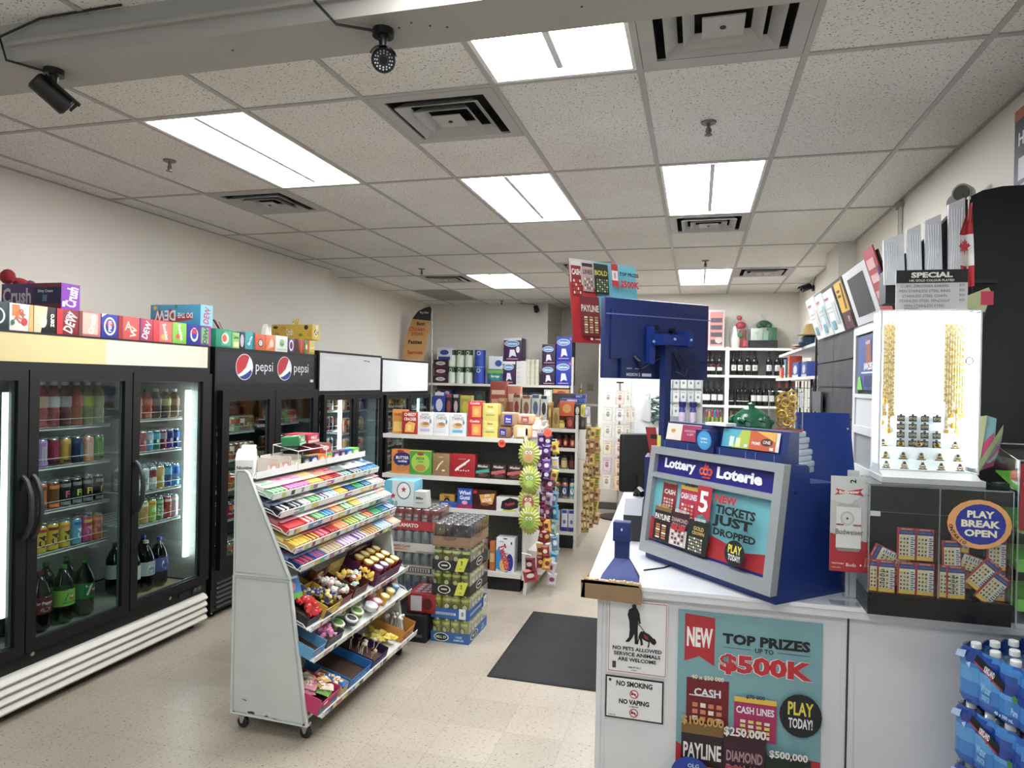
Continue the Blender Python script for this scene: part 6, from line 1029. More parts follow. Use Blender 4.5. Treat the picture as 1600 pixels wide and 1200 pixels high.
# ---- scanner stand
sp = root('ticket_scanner', 'dark blue ticket scanner stand at the corner of the counter', 'scanner', (-.283, 2.80, 1.0)); NB = M('#14327c', .5); NB2 = M('#102868', .5)
part('base', MB().add([(-.078, -.045, 0), (.078, -.06, 0), (.072, .05, 0), (-.05, .06, 0), (-.072, -.03, .016), (.074, -.048, .016), (.034, .02, .075), (-.030, .02, .075), (.03, .045, .02), (-.03, .045, .02)], [(3, 2, 1, 0), (0, 1, 5, 4), (4, 5, 6, 7), (1, 2, 8, 6, 5), (3, 0, 4, 7, 9), (2, 3, 9, 8), (7, 6, 8, 9)], NB), sp)
part('neck', MB().box(-.030, .030, .018, .045, .02, .16, NB2), sp); part('head', MB().rbox(-.036, .036, -.002, .05, .145, .225, .004, NB2).box(-.003, .003, -.0026, -.002, .19, .20, '#d8d8e0'), sp)
single('card_terminal', MB().box(-.045, .045, -.10, .10, 0, .13, M('#1c1c20', .4)).prism([(-.10, .13), (.10, .13), (.10, .20), (-.02, .20)], -.045, .045, M('#9a9ca2', .4), 'x').tube([(0, .08, .2), (.02, .06, .235), (.04, .02, .22)], .018, BLACK), 'black and grey card terminal box left of the lottery display', 'terminal', (-.298, 3.56, 1.0), .0)
single('black_cord', MB().tube([(-.20, 2.93, 1.003), (-.12, 3.0, 1.003), (-.05, 3.12, 1.003)], .003, BLACK, 6), 'thin black cord on the countertop by the lottery display', 'cord')
# ---- lottery display
LT = root('lottery_display', 'large blue and silver lottery play stand with a wide poster window', 'lottery display', (-.21, 3.17, 1.0), math.atan2(-.54, .50))
LW = .736; SG = M('#9fa6aa', .35, .3)
prof = [(0, 0), (.47, 0), (.47, .10), (.43, .30), (.38, .40), (.33, .425), (.17, .43), (.165, .49), (.15, .50), (.06, .50), (.0, .04)]
body = MB(); body.prism(prof, 0, LW, M('#123078', .34), 'x'); part('body', body, LT)
def fp(u, z, out=0):  # on the leaning front
    t_ = (z-.04)/.46; return (u, .06*t_-out, z)
fm = MB(); bw = .03
def leanbox(a, b, z0, z1, out, m):
    P = [fp(a, z0), fp(b, z0), fp(b, z1), fp(a, z1)]+[fp(a, z0, out), fp(b, z0, out), fp(b, z1, out), fp(a, z1, out)]
    fm.add(P, [(0, 1, 2, 3), (7, 6, 5, 4), (0, 4, 5, 1), (1, 5, 6, 2), (2, 6, 7, 3), (3, 7, 4, 0)], m)
for q in ((-.005, .028, .035, .505), (LW-.035, LW+.005, .035, .505), (.028, LW-.035, .035, .085), (.028, LW-.035, .475, .505), (.028, LW-.035, .372, .392)): leanbox(*q, .035, SG)
part('frame', fm, LT, 'silver frame')
V_ = Vector(fp(.028, .475, .012))-Vector(fp(.028, .392, .012))
hd = MB(); F1 = Fr(fp(.028, .392, .012), (LW-.063, 0, 0), V_); hd.poly(F1, [(0, 0), (1, 0), (1, 1), (0, 1)], 0, M('#221f7a', .3))
hd.art(F1, [('W', 'Lottery', .215, .50, .66, '#eceef4', .29, 0, 2), ('W', 'Loterie', .72, .52, .56, '#eceef4', .35, 0, 2), ('e', .42, .45, .024, .19, '#d8502c'), ('e', .453, .45, .024, .19, '#e0702c'), ('e', .486, .45, .024, .19, '#d83a2c'), ('p', [(.43, .62), (.448, .92), (.455, .72), (.47, .86), (.48, .60)], '#c83028'), ('e', .42, .45, .011, .09, '#221f7a'), ('e', .453, .45, .011, .09, '#221f7a'), ('e', .486, .45, .011, .09, '#221f7a'), ('r', .43, .12, .50, .2, '#c83028')]); part('header', hd, LT, 'blue header with white Lottery Loterie lettering')
V_ = Vector(fp(.028, .372, .010))-Vector(fp(.028, .085, .010)); pm = MB(); F2 = Fr(fp(.028, .085, .010), (LW-.063, 0, 0), V_)
pm.poly(F2, [(0, 0), (1, 0), (1, 1), (0, 1)], 0, M('#6fb8c4', .35))
pc = [('p', [(0, 0), (.06, 0), (.05, .36), (0, .38)], '#c81c24'), ('p', [(.52, 0), (1, 0), (1, .30), (.8, .22), (.65, .30), (.55, .34)], '#b81e2a'), ('r', 0, 0, 1, .035, '#221f7a')]
pc += ticket(.08, .50, .22, .93, '#8a1c24', 'CASH', '#e8e4e4', '40x$50,000', None, '#e0a0a0', '#d8c8a8')
pc += ticket(.26, .44, .42, .95, '#b02848', 'CASH LINES', '#e4e0f0', '$75.000', '#d8b030', '#e06a5a', '#3a3a5a')
pc += ticket(.05, .05, .21, .56, '#231a1c', 'PAYLINE', '#e8e4dc', '$100,000', '#7a6030', '#b87a3a', '#c0a060', None, 6, 2)
pc += ticket(.215, .04, .385, .55, '#3a1c2c', 'DIAMOND', '#b8989c', '$250.000', None, '#6a3840', '#d8d4cc', '#cfc8c4', 4, 4, 'DOLLARS')
pc += [('r', .235, .28, .295, .36, '#b02c34'), ('r', .305, .28, .365, .36, '#b02c34')]
pc += ticket(.385, .03, .56, .50, '#1a2420', 'GOLD', '#c8a85c', '$500.000', None, '#8a9078', '#dcdcd4', None, 5, 6, 'CROWN', .015)
pc += [('p', [(.455, 1), (.575, 1), (.575, .52), (.515, .60), (.455, .56)], '#b01f34'), ('t', '5', .513, .78, .30, '#ece8ea', .09), ('W', 'NEW', .69, .87, .11, '#b8202c', .17, 0, 2), ('W', 'TICKETS', .77, .735, .12, '#1a1c20', .30, 0, 2), ('W', 'JUST', .755, .575, .17, '#14161a', .30, 0, 2), ('W', 'DROPPED', .78, .43, .10, '#14161a', .32, 0, 2), ('e', .80, .21, .075, .17, '#1c1c20'), ('t', 'PLAY', .80, .26, .11, '#e0d82c', .10), ('t', 'TODAY!', .80, .15, .08, '#e8e8e8', .09)]
pm.art(F2, pc); part('poster', pm, LT)
part('window_pane', MB().add([fp(.028, .085, .016), fp(LW-.035, .085, .016), fp(LW-.035, .372, .016), fp(.028, .372, .016)], [(0, 1, 2, 3)], ACRYL), LT)
part('side_screw', MB().tube([(LW, .09, .40), (LW+.003, .09, .40)], .006, '#0e1848', 10), LT)
# card dispenser header on top of it
dh = root('card_dispenser', 'dark blue card dispenser with two printed ads on the lottery display', 'dispenser', (0, 0, 0)); dh.location = LT.matrix_basis @ Vector((0, 0, 0)) if False else (-.21, 3.17, 1.0); dh.rotation_euler = LT.rotation_euler.copy()
d_ = MB(); d_.box(.02, .70, .065, .15, .501, .535, NB2).prism([(.085, .535), (.15, .535), (.15, .62), (.10, .62)], .02, .70, NB2, 'x').box(.255, .36, .05, .085, .501, .60, M('#182663', .3))
for x in (.04, .19, .27, .345, .38, .52, .57, .66): d_.box(x, x+.003, .0625, .0645, .505, .532, M('#5a78c8', .3))
part('housing', d_, dh)
def adcard(x0, x1, arts, lb):
    mb = MB(); F = Fr((x0, .080, .540), (x1-x0, 0, 0), (0, .013, .073)); mb.poly(F, [(0, 0), (1, 0), (1, 1), (0, 1)], 0, M('#d8d2cc', .4)); mb.art(F, arts); part('ad_card', mb, dh, lb)
adcard(.03, .245, [('r', .0, 0, .46, 1, '#dcd6cc'), ('r', .46, 0, 1, .97, '#a02c58'), ('e', .2, .55, .07, .12, '#d8a02c'), ('p', [(.13, .55), (.27, .55), (.24, .68), (.2, .60), (.16, .68)], '#c89028'), ('t', 'SCRATCH FOR', .72, .62, .12, '#e0b0c0', .44), ('t', 'A GIFT', .72, .42, .14, '#e0b0c0', .26), ('r', .9, .1, .97, .3, '#e8e0e0')], 'white and magenta ad card')
adcard(.375, .665, [('r', 0, 0, .5, 1, '#4aa8c0'), ('p', [(.2, 0), (.5, 0), (.5, 1), (.35, 1)], '#a8c03a'), ('r', .14, .05, .22, .6, '#c8dcd0'), ('r', .26, .05, .34, .55, '#d8e0b0'), ('r', .5, 0, .94, 1, '#c8582c'), ('p', [(.6, 1), (.94, 1), (.94, .5)], '#e0a83a'), ('t', 'PRIME', .62, .35, .16, '#e8d8e0', .2), ('e', .8, .45, .1, .2, '#3a2c3c'), ('t', 'ONE', .8, .45, .18, '#e8c8a0', .14), ('r', .42, .08, .48, .25, '#e0e0e0'), ('r', .86, .05, .92, .2, '#e0e0e0')], 'colourful phone card ad')
mb = MB(); F = Fr((.262, .049, .515), (.092, 0, 0), (0, 0, .085)); mb.art(F, [('e', .5, .5, .46, .48, '#2a86c8'), ('e', .5, .5, .40, .42, '#3a9ad4'), ('t', 'Lottery', .5, .58, .14, '#d8ecf4', .6), ('t', 'Pay Here', .5, .40, .12, '#d8ecf4', .6)]); part('round_badge', mb, dh, 'light blue oval sticker')
single('leaflet', MB().box(-.012, .012, 0, .004, 0, .05, M('#c8cc4a', .5)), 'small yellow green leaflet at the left end of the card dispenser', 'leaflet', (-.165, 3.25, 1.501), -.8)
sn = MB(); sn.prism([(-.022, 0), (.022, 0), (.03, .14), (-.02, .15)], 0, .02, M('#a8201c', .35), 'y', Matrix.Rotation(-.2, 4, 'Y')); sn.art(Fr((-.02, -.001, .02), (.045, 0, .0), (-.01, 0, .11)), [('r', .1, .1, .9, .3, '#e0d8d0'), ('r', .1, .6, .8, .8, '#281416')]); sn.sphere((0, .01, .0), .03, M('#c01c24', .4), 8)
single('chip_tube', sn, 'red snack packet leaning at the left behind the lottery display', 'snack packet', (-.195, 3.48, 1.43)); single('display_ledge', MB().box(-.24, -.12, 3.42, 3.62, 1.0, 1.43, M('#15245f', .35)), 'dark blue box behind the left side of the lottery display', 'cabinet')
# ---- stack, bag and tub on the display's back half
T0 = LT.matrix_basis.copy()
st = (.318, 3.10)
for i in range(7):
    o = .0
    single('foam_tray_stack', MB().rbox(-.115, .105+.006*(6-i), -.10, .10, 0, .0235, .006, M('#cfdbe8' if i % 2 else '#d8e2ec', .5)), 'pale bluish white foam lid pack, %s from the bottom of the white stack' % ORD[i], 'foam tray', (st[0]+(.004 if i % 2 else -.003), st[1], 1.4305+i*.0245), -.55+pst.uniform(-.05, .05), 'white foam lid stack')
ztop_ = 1.4305+7*.0245
single('paper_pad', MB().box(-.055, .055, -.03, .03, 0, .012, WHITE), 'small white pad on the front edge of the card dispenser', 'paper pad', (.10, 2.98, 1.6215), -.75)
gb = MB(); gr = M('#0f5a3c', .25)
prof_ = [(.001, 0, gr), (.075, .002, gr), (.085, .02, gr), (.08, .045, gr), (.06, .07, gr), (.035, .09, gr), (.012, .098, gr), (.016, .112, gr), (.001, .118, gr)]; gb.lathe(prof_, 18, sx=1, sy=.8)
for i in range(26):
    a = i*.55; r0 = .03+.05*((i*7) % 5)/5; gb.tube([(r0*math.cos(a), r0*math.sin(a)*.8, .075-r0*.5+.01*(i % 3)), ((r0+.015)*math.cos(a+.25), (r0+.015)*math.sin(a+.25)*.8, .06-r0*.35+.008*(i % 2)), ((r0+.02)*math.cos(a+.5), (r0+.02)*math.sin(a+.5)*.8, .045-r0*.1)], [.006, .011, .006], gr, 6)
single('plastic_bag_bundle', gb, 'bunched dark green plastic bag left of the gold ribbon tub', 'plastic bag', (.225, 3.05, ztop_))
tb_ = root('ribbon_tub', 'clear round tub holding gold ribbon bows', 'tub', (.362, 3.06, ztop_+.001))
part('tub', MB().lathe([(.068, 0, None), (.070, .01, M('#a8584a', .4))], 24).lathe([(.068, .01, None), (.069, .165, ACRYL)], 24).tube([(.07*math.cos(t), .07*math.sin(t), .166) for t in [k*math.pi/12 for k in range(25)]], .002, glassmat('tub_rim', (.8, .84, .86), .35, .1), 6), tb_)
gd = M('#d0a42c', .38, .6)
for i in range(22):
    a = i*2.4; r0 = .016+.034*((i*5) % 4)/4; c = Vector((r0*math.cos(a), r0*math.sin(a), .03+.13*i/22)); m_ = MB(); pts = [c+Vector((.016*math.cos(t), .010*math.sin(t+a), .016*math.sin(t))) for t in [k*math.pi/5 for k in range(11)]]; m_.tube(pts, .0045, gd, 6)
    single('gold_bow', m_, 'shiny gold ribbon loop inside the clear tub', 'ribbon', (.362, 3.06, ztop_+.001), 0, 'gold ribbon loops in the clear tub')
# ---- monitor on its pole
MN = root('monitor', 'dark blue backed computer monitor seen from behind on a post', 'monitor', (-.40, 3.02, 0), math.atan2(.40, .45)); MN.location = (-.426, 3.22, -.118); MN.scale = (1.066,)*3; MW = .602; NV = M('#12265e', .4)
mb = MB(); mb.rbox(0, MW, 0, .03, 1.812, 2.172, .006, NV).box(.03, MW-.03, -.012, 0, 1.90, 2.12, NV).box(.08, MW-.08, -.022, -.012, 1.812, 1.905, M('#0f2050', .4))
mb.box(0.002, MW-.002, -.0135, -.0115, 2.095, 2.10, M('#5a6cb0', .3)); part('housing', mb, MN)
part('screen', MB().box(.008, MW-.008, .03, .032, 1.82, 2.164, M('#0a0a0c', .1)), MN)
bk = MB(); bk.box(.235, .40, -.115, -.085, 1.965, 2.012, M('#14307c', .3)).box(.235, .27, -.085, -.022, 1.965, 2.012, M('#14307c', .3)).box(.215, .245, -.05, -.022, 1.88, 2.05, M('#14307c', .3)).box(.37, .40, -.125, -.03, 1.96, 2.03, M('#14307c', .3))
for x, z, yy in ((.232, 1.98, -.055), (.30, 1.99, -.117), (.385, 1.99, -.127)): bk.sphere((x, yy, z), .007, M('#9fc4e0', .2, .5), 8)
for x, z in ((.25, 2.045), (.345, 2.035)): bk.tube([(x, -.03, z), (x, -.055, z)], .012, BLACK, 10)
part('mount_bracket', bk, MN)
part('cable', MB().tube([(.18, -.025, 1.85), (.26, -.05, 1.90), (.34, -.06, 1.93), (.40, -.04, 1.86)], .004, BLACK, 6).tube([(.37, -.03, 1.96), (.39, -.07, 1.90), (.44, -.05, 1.87), (.42, -.05, 1.83), (.36, -.06, 1.85)], .003, BLACK, 6).tube([(.15, -.02, 1.91), (.165, -.04, 1.89), (.175, -.03, 1.86)], .008, BLACK, 6), MN)
mb = MB(); mb.art(Fr((.10, -.0225, 1.82), (.15, 0, 0), (0, 0, .05)), [('r', .62, .05, .97, .32, '#c8ccd8'), ('t', 'MISSION 2', .3, .2, .28, '#b8bccc', .5), ('r', .05, .7, .25, .8, '#8a90a8'), ('r', .35, .7, .6, .76, '#8a90a8')]); part('rating_label', mb, MN)
pl = MB(); pl.box(-.019, .019, -.019, .019, 0, .585, NV).box(-.028, .028, -.024, .03, 0, .008, NV)
single('monitor_post', pl, 'square dark blue post holding up the monitor', 'post', (-.147, 3.378, 1.4302), -.8)
tp = MB(); e0 = Vector((-.58, 3.28, 1.985)); U = Vector((.292, .32, 0)); Vv = Vector((-.035, 0, .41))
n_ = Vector((U.y, -U.x, 0)).normalized()*.006
tp.add([e0, e0+U, e0+U+Vv, e0+Vv, e0-n_, e0+U-n_, e0+U+Vv-n_, e0+Vv-n_], [(0, 1, 2, 3), (7, 6, 5, 4), (0, 4, 5, 1), (1, 5, 6, 2), (2, 6, 7, 3), (3, 7, 4, 0)], M('#9a2530', .4))
tp.art(Fr(e0+n_*.2, U, Vv), [('r', 0, .0, .38, 1, '#b8242c'), ('p', [(0, .72), (.38, .66), (.38, 1), (0, 1)], '#b8b8b4'), ('r', .38, 0, 1, 1, '#5fb8cc')]+ticket(.02, .55, .16, .97, '#8a1c1c', 'CASH', '#e0dcd8', '', '#c8c4c0', '#c83a3a')+ticket(.17, .62, .32, .96, '#b09a98', 'LINES', '#5a2a30', '', '#3a1c20', '#7a5a50')+ticket(.33, .60, .54, .97, '#1c281c', 'BOLD', '#c8c030', '', None, '#6a8a5a', '#e0e0e0', None, 6, 5)+ticket(.08, .08, .36, .55, '#7a2428', 'PAYLINE', '#d8d0c8', '', None, '#b8a070', '#e0e0e0', None, 7, 3)+[('p', [(.56, .98), (.66, .98), (.66, .68), (.61, .72), (.56, .69)], '#c01f2c'), ('r', .565, .78, .655, .90, '#e0dcdc'), ('t', '1', .61, .84, .07, '#c01f2c', .05), ('W', 'TOP PRIZES', .83, .87, .045, '#15181c', .30, 0, 2), ('W', '$500K', .83, .74, .10, '#c01c2c', .30, 0, 2), ('e', .2, .04, .02, .015, '#e0e0e0'), ('r', .25, .035, .34, .045, '#e0d0d0')])
single('lottery_poster', tp, 'lottery prize poster standing up behind the monitor', 'poster', (0, 0, -.118)).scale = (1.066,)*3
# ---- blue touch terminal
tt = root('lottery_terminal', 'tilted bright blue lottery terminal screen seen from its back', 'terminal', (.585, 3.43, 1.0), .15)
part('screen_body', MB().prism([(-.03, .36), (.03, .37), (.085, .66), (.06, .67)], -.12, .12, M('#123684', .3), 'x').sphere((.09, -.004, .60), .006, STEEL, 8), tt)
part('stand', MB().box(-.06, .06, .0, .07, 0, .42, NB2).rbox(-.11, .11, -.06, .12, 0, .03, .01, NB2), tt)
# ---- pull-tab case
PB = root('ticket_case', 'clear acrylic break open ticket case with black base on the counter edge', 'display case', (0, 0, 0)); px0, px1, py0, py1, pz = .592, 1.028, 2.635, 2.875, 1.0
part('base', MB().box(px0, px1, py0, py1, pz, pz+.075, M('#08080a', .25)), PB)
ac = MB(); zt_ = 1.452
for q in ((px0, px1, py0, py0+.004, pz+.075, zt_), (px0, px0+.004, py0+.004, py1, pz+.075, zt_), (px1-.004, px1, py0+.004, py1, pz+.075, zt_), (px0, px1, py0, py1, zt_, zt_+.004)): ac.box(*q, ACRYL)
part('acrylic_shell', ac, PB)
ed = MB(); em = glassmat('acrylic_edge', (.75, .8, .82), .3, .1)
for a in ((px0, py0), (px1, py0), (px0, py1), (px1, py1), (.81, py0)): ed.tube([(a[0], a[1], pz+.075), (a[0], a[1], zt_)], .0025, em, 6)
ed.tube([(px0, py0, zt_), (px1, py0, zt_), (px1, py1, zt_), (px0, py1, zt_), (px0, py0, zt_)], .003, em, 6).tube([(px0, py0, 1.36), (px1, py0, 1.36)], .001, em, 4); part('edge_trim', ed, PB)
part('back_panel', MB().box(px0+.004, px1-.004, py1-.006, py1, pz+.075, zt_, M('#1b1d20', .4)), PB, 'dark smoked back panel')
part('divider', MB().box(.806, .810, py0+.006, py1-.01, pz+.075, zt_-.002, ACRYL), PB)
part('hinge', MB().box(px0+.002, px0+.034, py0-.006, py0-.001, 1.345, 1.362, M('#c4c8cc', .2, .3)), PB)
sk = MB(); c_ = (.928, py0-.0012, 1.338); R_ = .096
F = Fr((c_[0]-R_, c_[1], c_[2]-R_*.87), (2*R_, 0, 0), (0, 0, 1.74*R_))
sk.art(F, [('e', .5, .5, .5, .5, '#d8964c'), ('e', .5, .5, .5, .5, '#dc9c58'), ('e', .52, .5, .39, .41, '#1f2f94'), ('W', 'PLAY', .52, .70, .145, '#e0dcc4', .42, 0, 2), ('W', 'BREAK', .52, .51, .145, '#e0dcc4', .60, 0, 2), ('W', 'OPEN', .52, .32, .145, '#e0dcc4', .50, 0, 2)]+[('t', ch, .5+.445*math.cos(a), .5+.445*math.sin(a), .07, '#38240f', .2, math.degrees(a)+90) for ch, a in zip('ONTARIO', [math.radians(188+i*8.5) for i in range(7)])])
part('round_sticker', sk, PB, 'orange and blue Play Break Open sticker')
def tkt_mesh():
    w_, h_ = .058, .112; mb = MB(); mb.box(-w_/2, w_/2, 0, .0022, 0, h_, M('#b02424', .4)); A = [('r', .1, .80, .94, .93, '#2a3a78'), ('t', 'BINGO GOLD', .5, .965, .035, '#e0b8a8', .8), ('r', .1, .13, .94, .79, '#d8cfa8'), ('r', .66, .13, .94, .79, '#dcdcd8'), ('r', .08, .02, .94, .125, '#dcb42c'), ('t', 'RUNNING MAN', .5, .865, .05, '#5a70b8', .7)]
    for i in range(3):
        for j in range(5): A.append(('e', .19+i*.17, .19+j*.12, .055, .035, ['#7a3a30', '#3a2a24', '#8a4a6a', '#4a5a3a', '#b88a3a'][(i+j) % 5]))
    for j in range(9): A.append(('r', .68, .16+j*.068, .92 if j % 2 else .84, .19+j*.068, '#3a4a5a'))
    mb.art(Fr((-w_/2, -.0004, 0), (w_, 0, 0), (0, 0, h_)), A); return mb.mesh('ticket_card')
TKM = tkt_mesh(); B_ = pz+.0755
TK = [(.626, .014, 0, 0), (.653, .008, 0, 0), (.7176, .010, 0, 0), (.7745, .010, 0, 0), (.7176, .020, .117, 0), (.7745, .020, .117, 0), (.842, .008, 0, 0), (.868, .005, 0, .02), (.858, .014, .085, .04), (.885, .03, .155, -.06), (.915, .016, .045, -.7), (.945, .010, .0, -.65), (.992, .02, .105, .0), (.994, .026, 0, .02), (.975, .03, .10, 1.25), (.715, .03, .095, 1.15), (.70, .038, .08, 1.45), (.72, .045, .02, .1), (.90, .045, .03, -.1)]
nmT = ['half hidden at the far left of the bottom row', 'leftmost full one in the bottom row', 'second full one of the bottom row', 'third full one beside the divider', 'upper left of the stacked pair', 'upper right of the stacked pair', 'first right of the divider', 'second right of the divider in the bottom row', 'above the bottom row right of the divider', 'peeking out just under the round sticker', 'tilted in the right half, upper one', 'tilted in the right half, lower one', 'upright at the top right under the sticker edge', 'upright at the bottom right corner', 'lying sideways under the sticker', 'tipped over at the upper left', 'flat lying at the far left', 'at the back of the left half', 'at the back of the right half']
for (x, dy, dz, a), nm in zip(TK, nmT):
    single('break_open_ticket', TKM, 'red and blue break open ticket, '+nm, 'lottery ticket', (x, py0+.008+dy, B_+dz), group='break open tickets in the clear case', rot=(0, -a, 0) if a < 0 else (0, -a, 0))
# ---- jewellery display on top of the case
JX0, JX1, JY0, JY1 = .645, .962, 2.75, 2.86; jb = 1.457
J = root('jewellery_display', 'brightly lit glass jewellery display standing on the ticket case', 'jewellery display', (0, 0, 0))
part('plinth', MB().box(JX0-.005, JX1+.0, 2.68, 2.875, jb, jb+.02, M('#b8bab8', .4)).prism([(2.69, jb+.02), (2.89, jb+.02), (2.88, jb+.036), (2.73, jb+.036)], JX0, JX1-.01, M('#c6c8c6', .4), 'x'), J)
z0, z1 = jb+.036, 2.072
part('back_board', MB().box(JX0, JX1, JY1, JY1+.012, z0, z1, M('#e8eef0', .5)), J)
part('light_panel', MB().box(JX0+.075, JX1-.085, JY1-.007, JY1-.001, z0+.20, z1-.006, M('#fbfdff', .4, 0, 3.0)).box(JX0+.004, JX0+.012, JY0+.02, JY1-.01, z0+.02, z1-.01, M('#fbfdff', .4, 0, 4.0)).box(JX1-.012, JX1-.004, JY0+.02, JY1-.01, z0+.02, z1-.01, M('#fbfdff', .4, 0, 4.0)).box(JX0+.01, JX1-.01, JY0+.02, JY1-.01, z1-.012, z1-.006, M('#fbfdff', .4, 0, 3.0)), J, 'glowing white light panel')
gl = MB(); gl.box(JX0, JX1, JY0, JY0+.003, z0, z1, ACRYL).box(JX0-.001, JX0+.002, JY0+.003, JY1, z0, z1, ACRYL).box(JX1-.002, JX1+.001, JY0+.003, JY1, z0, z1, ACRYL).box(JX0, JX1, JY0+.003, JY1, z1, z1+.003, ACRYL); part('glass_case', gl, J)
et = MB(); et.tube([(JX0, JY0, z0), (JX0, JY0, z1), (JX1, JY0, z1), (JX1, JY0, z0), (JX0, JY0, z0)], .004, M('#c8d0d4', .15, .2), 6).tube([(JX1, JY0, z0), (JX1, JY1, z0), (JX1, JY1, z1), (JX1, JY0, z1)], .004, M('#c8d0d4', .15, .2), 6); part('edge_trim', et, J)
part('ring_step', MB().box(JX0+.015, JX1-.015, JY1-.035, JY1-.008, z0+.001, z0+.035, M('#e6ecee', .5)).box(JX0+.015, JX1-.015, JY1-.025, JY1-.008, z0+.035, z0+.08, M('#e6ecee', .5)).box(JX0+.015, JX1-.015, JY0+.03, JY1-.035, z0+.001, z0+.004, M('#e6ecee', .5)), J)
GO = M('#c8982c', .25, .7); yj = JY1-.0075
em_ = MB(); em_.box(-.013, .013, 0, .002, 0, .022, M('#262a34', .5)).box(-.004, .004, 0, .002, .022, .029, M('#262a34', .5))
for x in (-.006, .006): em_.tube([(x+.004*math.cos(t), -.002, .012+.004*math.sin(t)) for t in [k*math.pi/4 for k in range(9)]], .0013, M('#d8c890', .2, .6), 5)
em_ = em_.mesh('earring_card')
for j in range(4):
    for i in range(4):
        if j == 1 and i == 3: continue
        single('earring_card', em_, 'small black earring card with hoops, row %s, column %s' % (ORD[j], ORD[i]), 'earring card', (JX0+.096+i*.040, yj-.002, z0+.175-j*.031), 0, 'earring cards in the jewellery display')
rg = MB(); rg.box(-.014, .014, 0, .006, 0, .003, M('#15161a', .5)).tube([(.009*math.cos(t), .002, .010+.008*math.sin(t)) for t in [k*math.pi/6 for k in range(13)]], .0022, GO, 6).sphere((0, .002, .021), .006, M('#15161a', .4), 8).box(-.005, .005, -.001, .004, .007, .012, M('#3a3020', .3)); rg = rg.mesh('ring')
for j in range(3):
    for i in range(5): single('ring', rg, 'gold ring on a black stand, %s from the left in the %s ring row' % (ORD[i], ['back', 'middle', 'front'][j]), 'ring', (JX0+.035+i*.060+(.006 if j == 1 else 0), [JY1-.018, JY1-.032, JY0+.04][j], [z0+.0805, z0+.0355, z0+.0045][j]), 0, 'gold rings in the jewellery display')
for side in (0, 1):
    for i in range(8):
        x = (JX0+.018+i*.0075) if side == 0 else (JX1-.076+i*.0085); mb = MB(); L_ = .30+.03*((i*3) % 4); zt2 = z1-.03-.01*(i % 2)
        n = 26
        for k in range(n): mb.box(-.0028, .0028, -.0015, .0015, -L_*(k+.8)/n, -L_*k/n, GO if k % 2 else M('#e0c070', .25, .7))
        if i % 2: mb.box(-.006, .006, -.002, .001, -L_-.014, -L_, GO)
        single('gold_chain', mb, 'gold chain hanging on the %s side of the jewellery display, %s along' % (['left', 'right'][side], ORD[i]), 'chain', (x, JY1-.003, zt2), 0, 'gold chains in the jewellery display')
for q, (x, z) in enumerate(((JX0+.03, z0+.17), (JX0+.055, z0+.14), (JX1-.05, z0+.165), (JX1-.035, z0+.22), (JX0+.04, z0+.25))): single('pendant', MB().sphere((0, 0, 0), .010, GO, 8, 1, .4, 1.2), 'round gold pendant, %s in the jewellery display' % ORD[q], 'pendant', (x, JY1-.008, z), 0, 'gold pendants')
single('dark_bracelet', MB().tube([(.011*math.cos(t), 0, .013*math.sin(t)) for t in [k*math.pi/6 for k in range(13)]], .002, M('#2a2a2e', .4), 6), 'dark round bracelet hanging at the right of the jewellery display', 'bracelet', (JX1-.032, JY0+.006, z0+.40))
ss = MB(); s0, s1 = .690, .918; zs0 = 2.076; hS = .142
ss.box(s0, s1, 2.752, 2.757, zs0, zs0+hS, M('#c9cacc', .5)); LNS = ['CUBIC ZIRCONIA EARING', 'MEN STAINLESS STEEL RING', 'STAINLESS STEEL CHAIN', 'STAINLESS STEEL PENDANT', 'MEN STAINLESS STEEL']
A = [('r', 0, .67, 1, 1, '#14161f'), ('W', 'SPECIAL', .5, .87, .14, '#e4e2da', .58, 0, 2), ('t', '14K GOLD COLOUR PLATED', .5, .73, .06, '#d8d6cc', .74)]
for i, t_ in enumerate(LNS): A += [('t', t_, .40, .59-i*.125, .065, '#50525a', .72, 0, False)]+([('t', ['$15', '$20', '$20', '$20', ''][i], .92, .60-i*.125, .065, '#50525a', .12, 0, False)] if i < 4 else [('t', 'BRACELET', .22, .02, .05, '#50525a', .3, 0, False)])
ss.art(Fr((s0, 2.7515, zs0), (s1-s0, 0, 0), (0, 0, hS)), A); single('price_sign', ss, 'black topped white sign reading special gold colour plated on the jewellery display', 'sign')
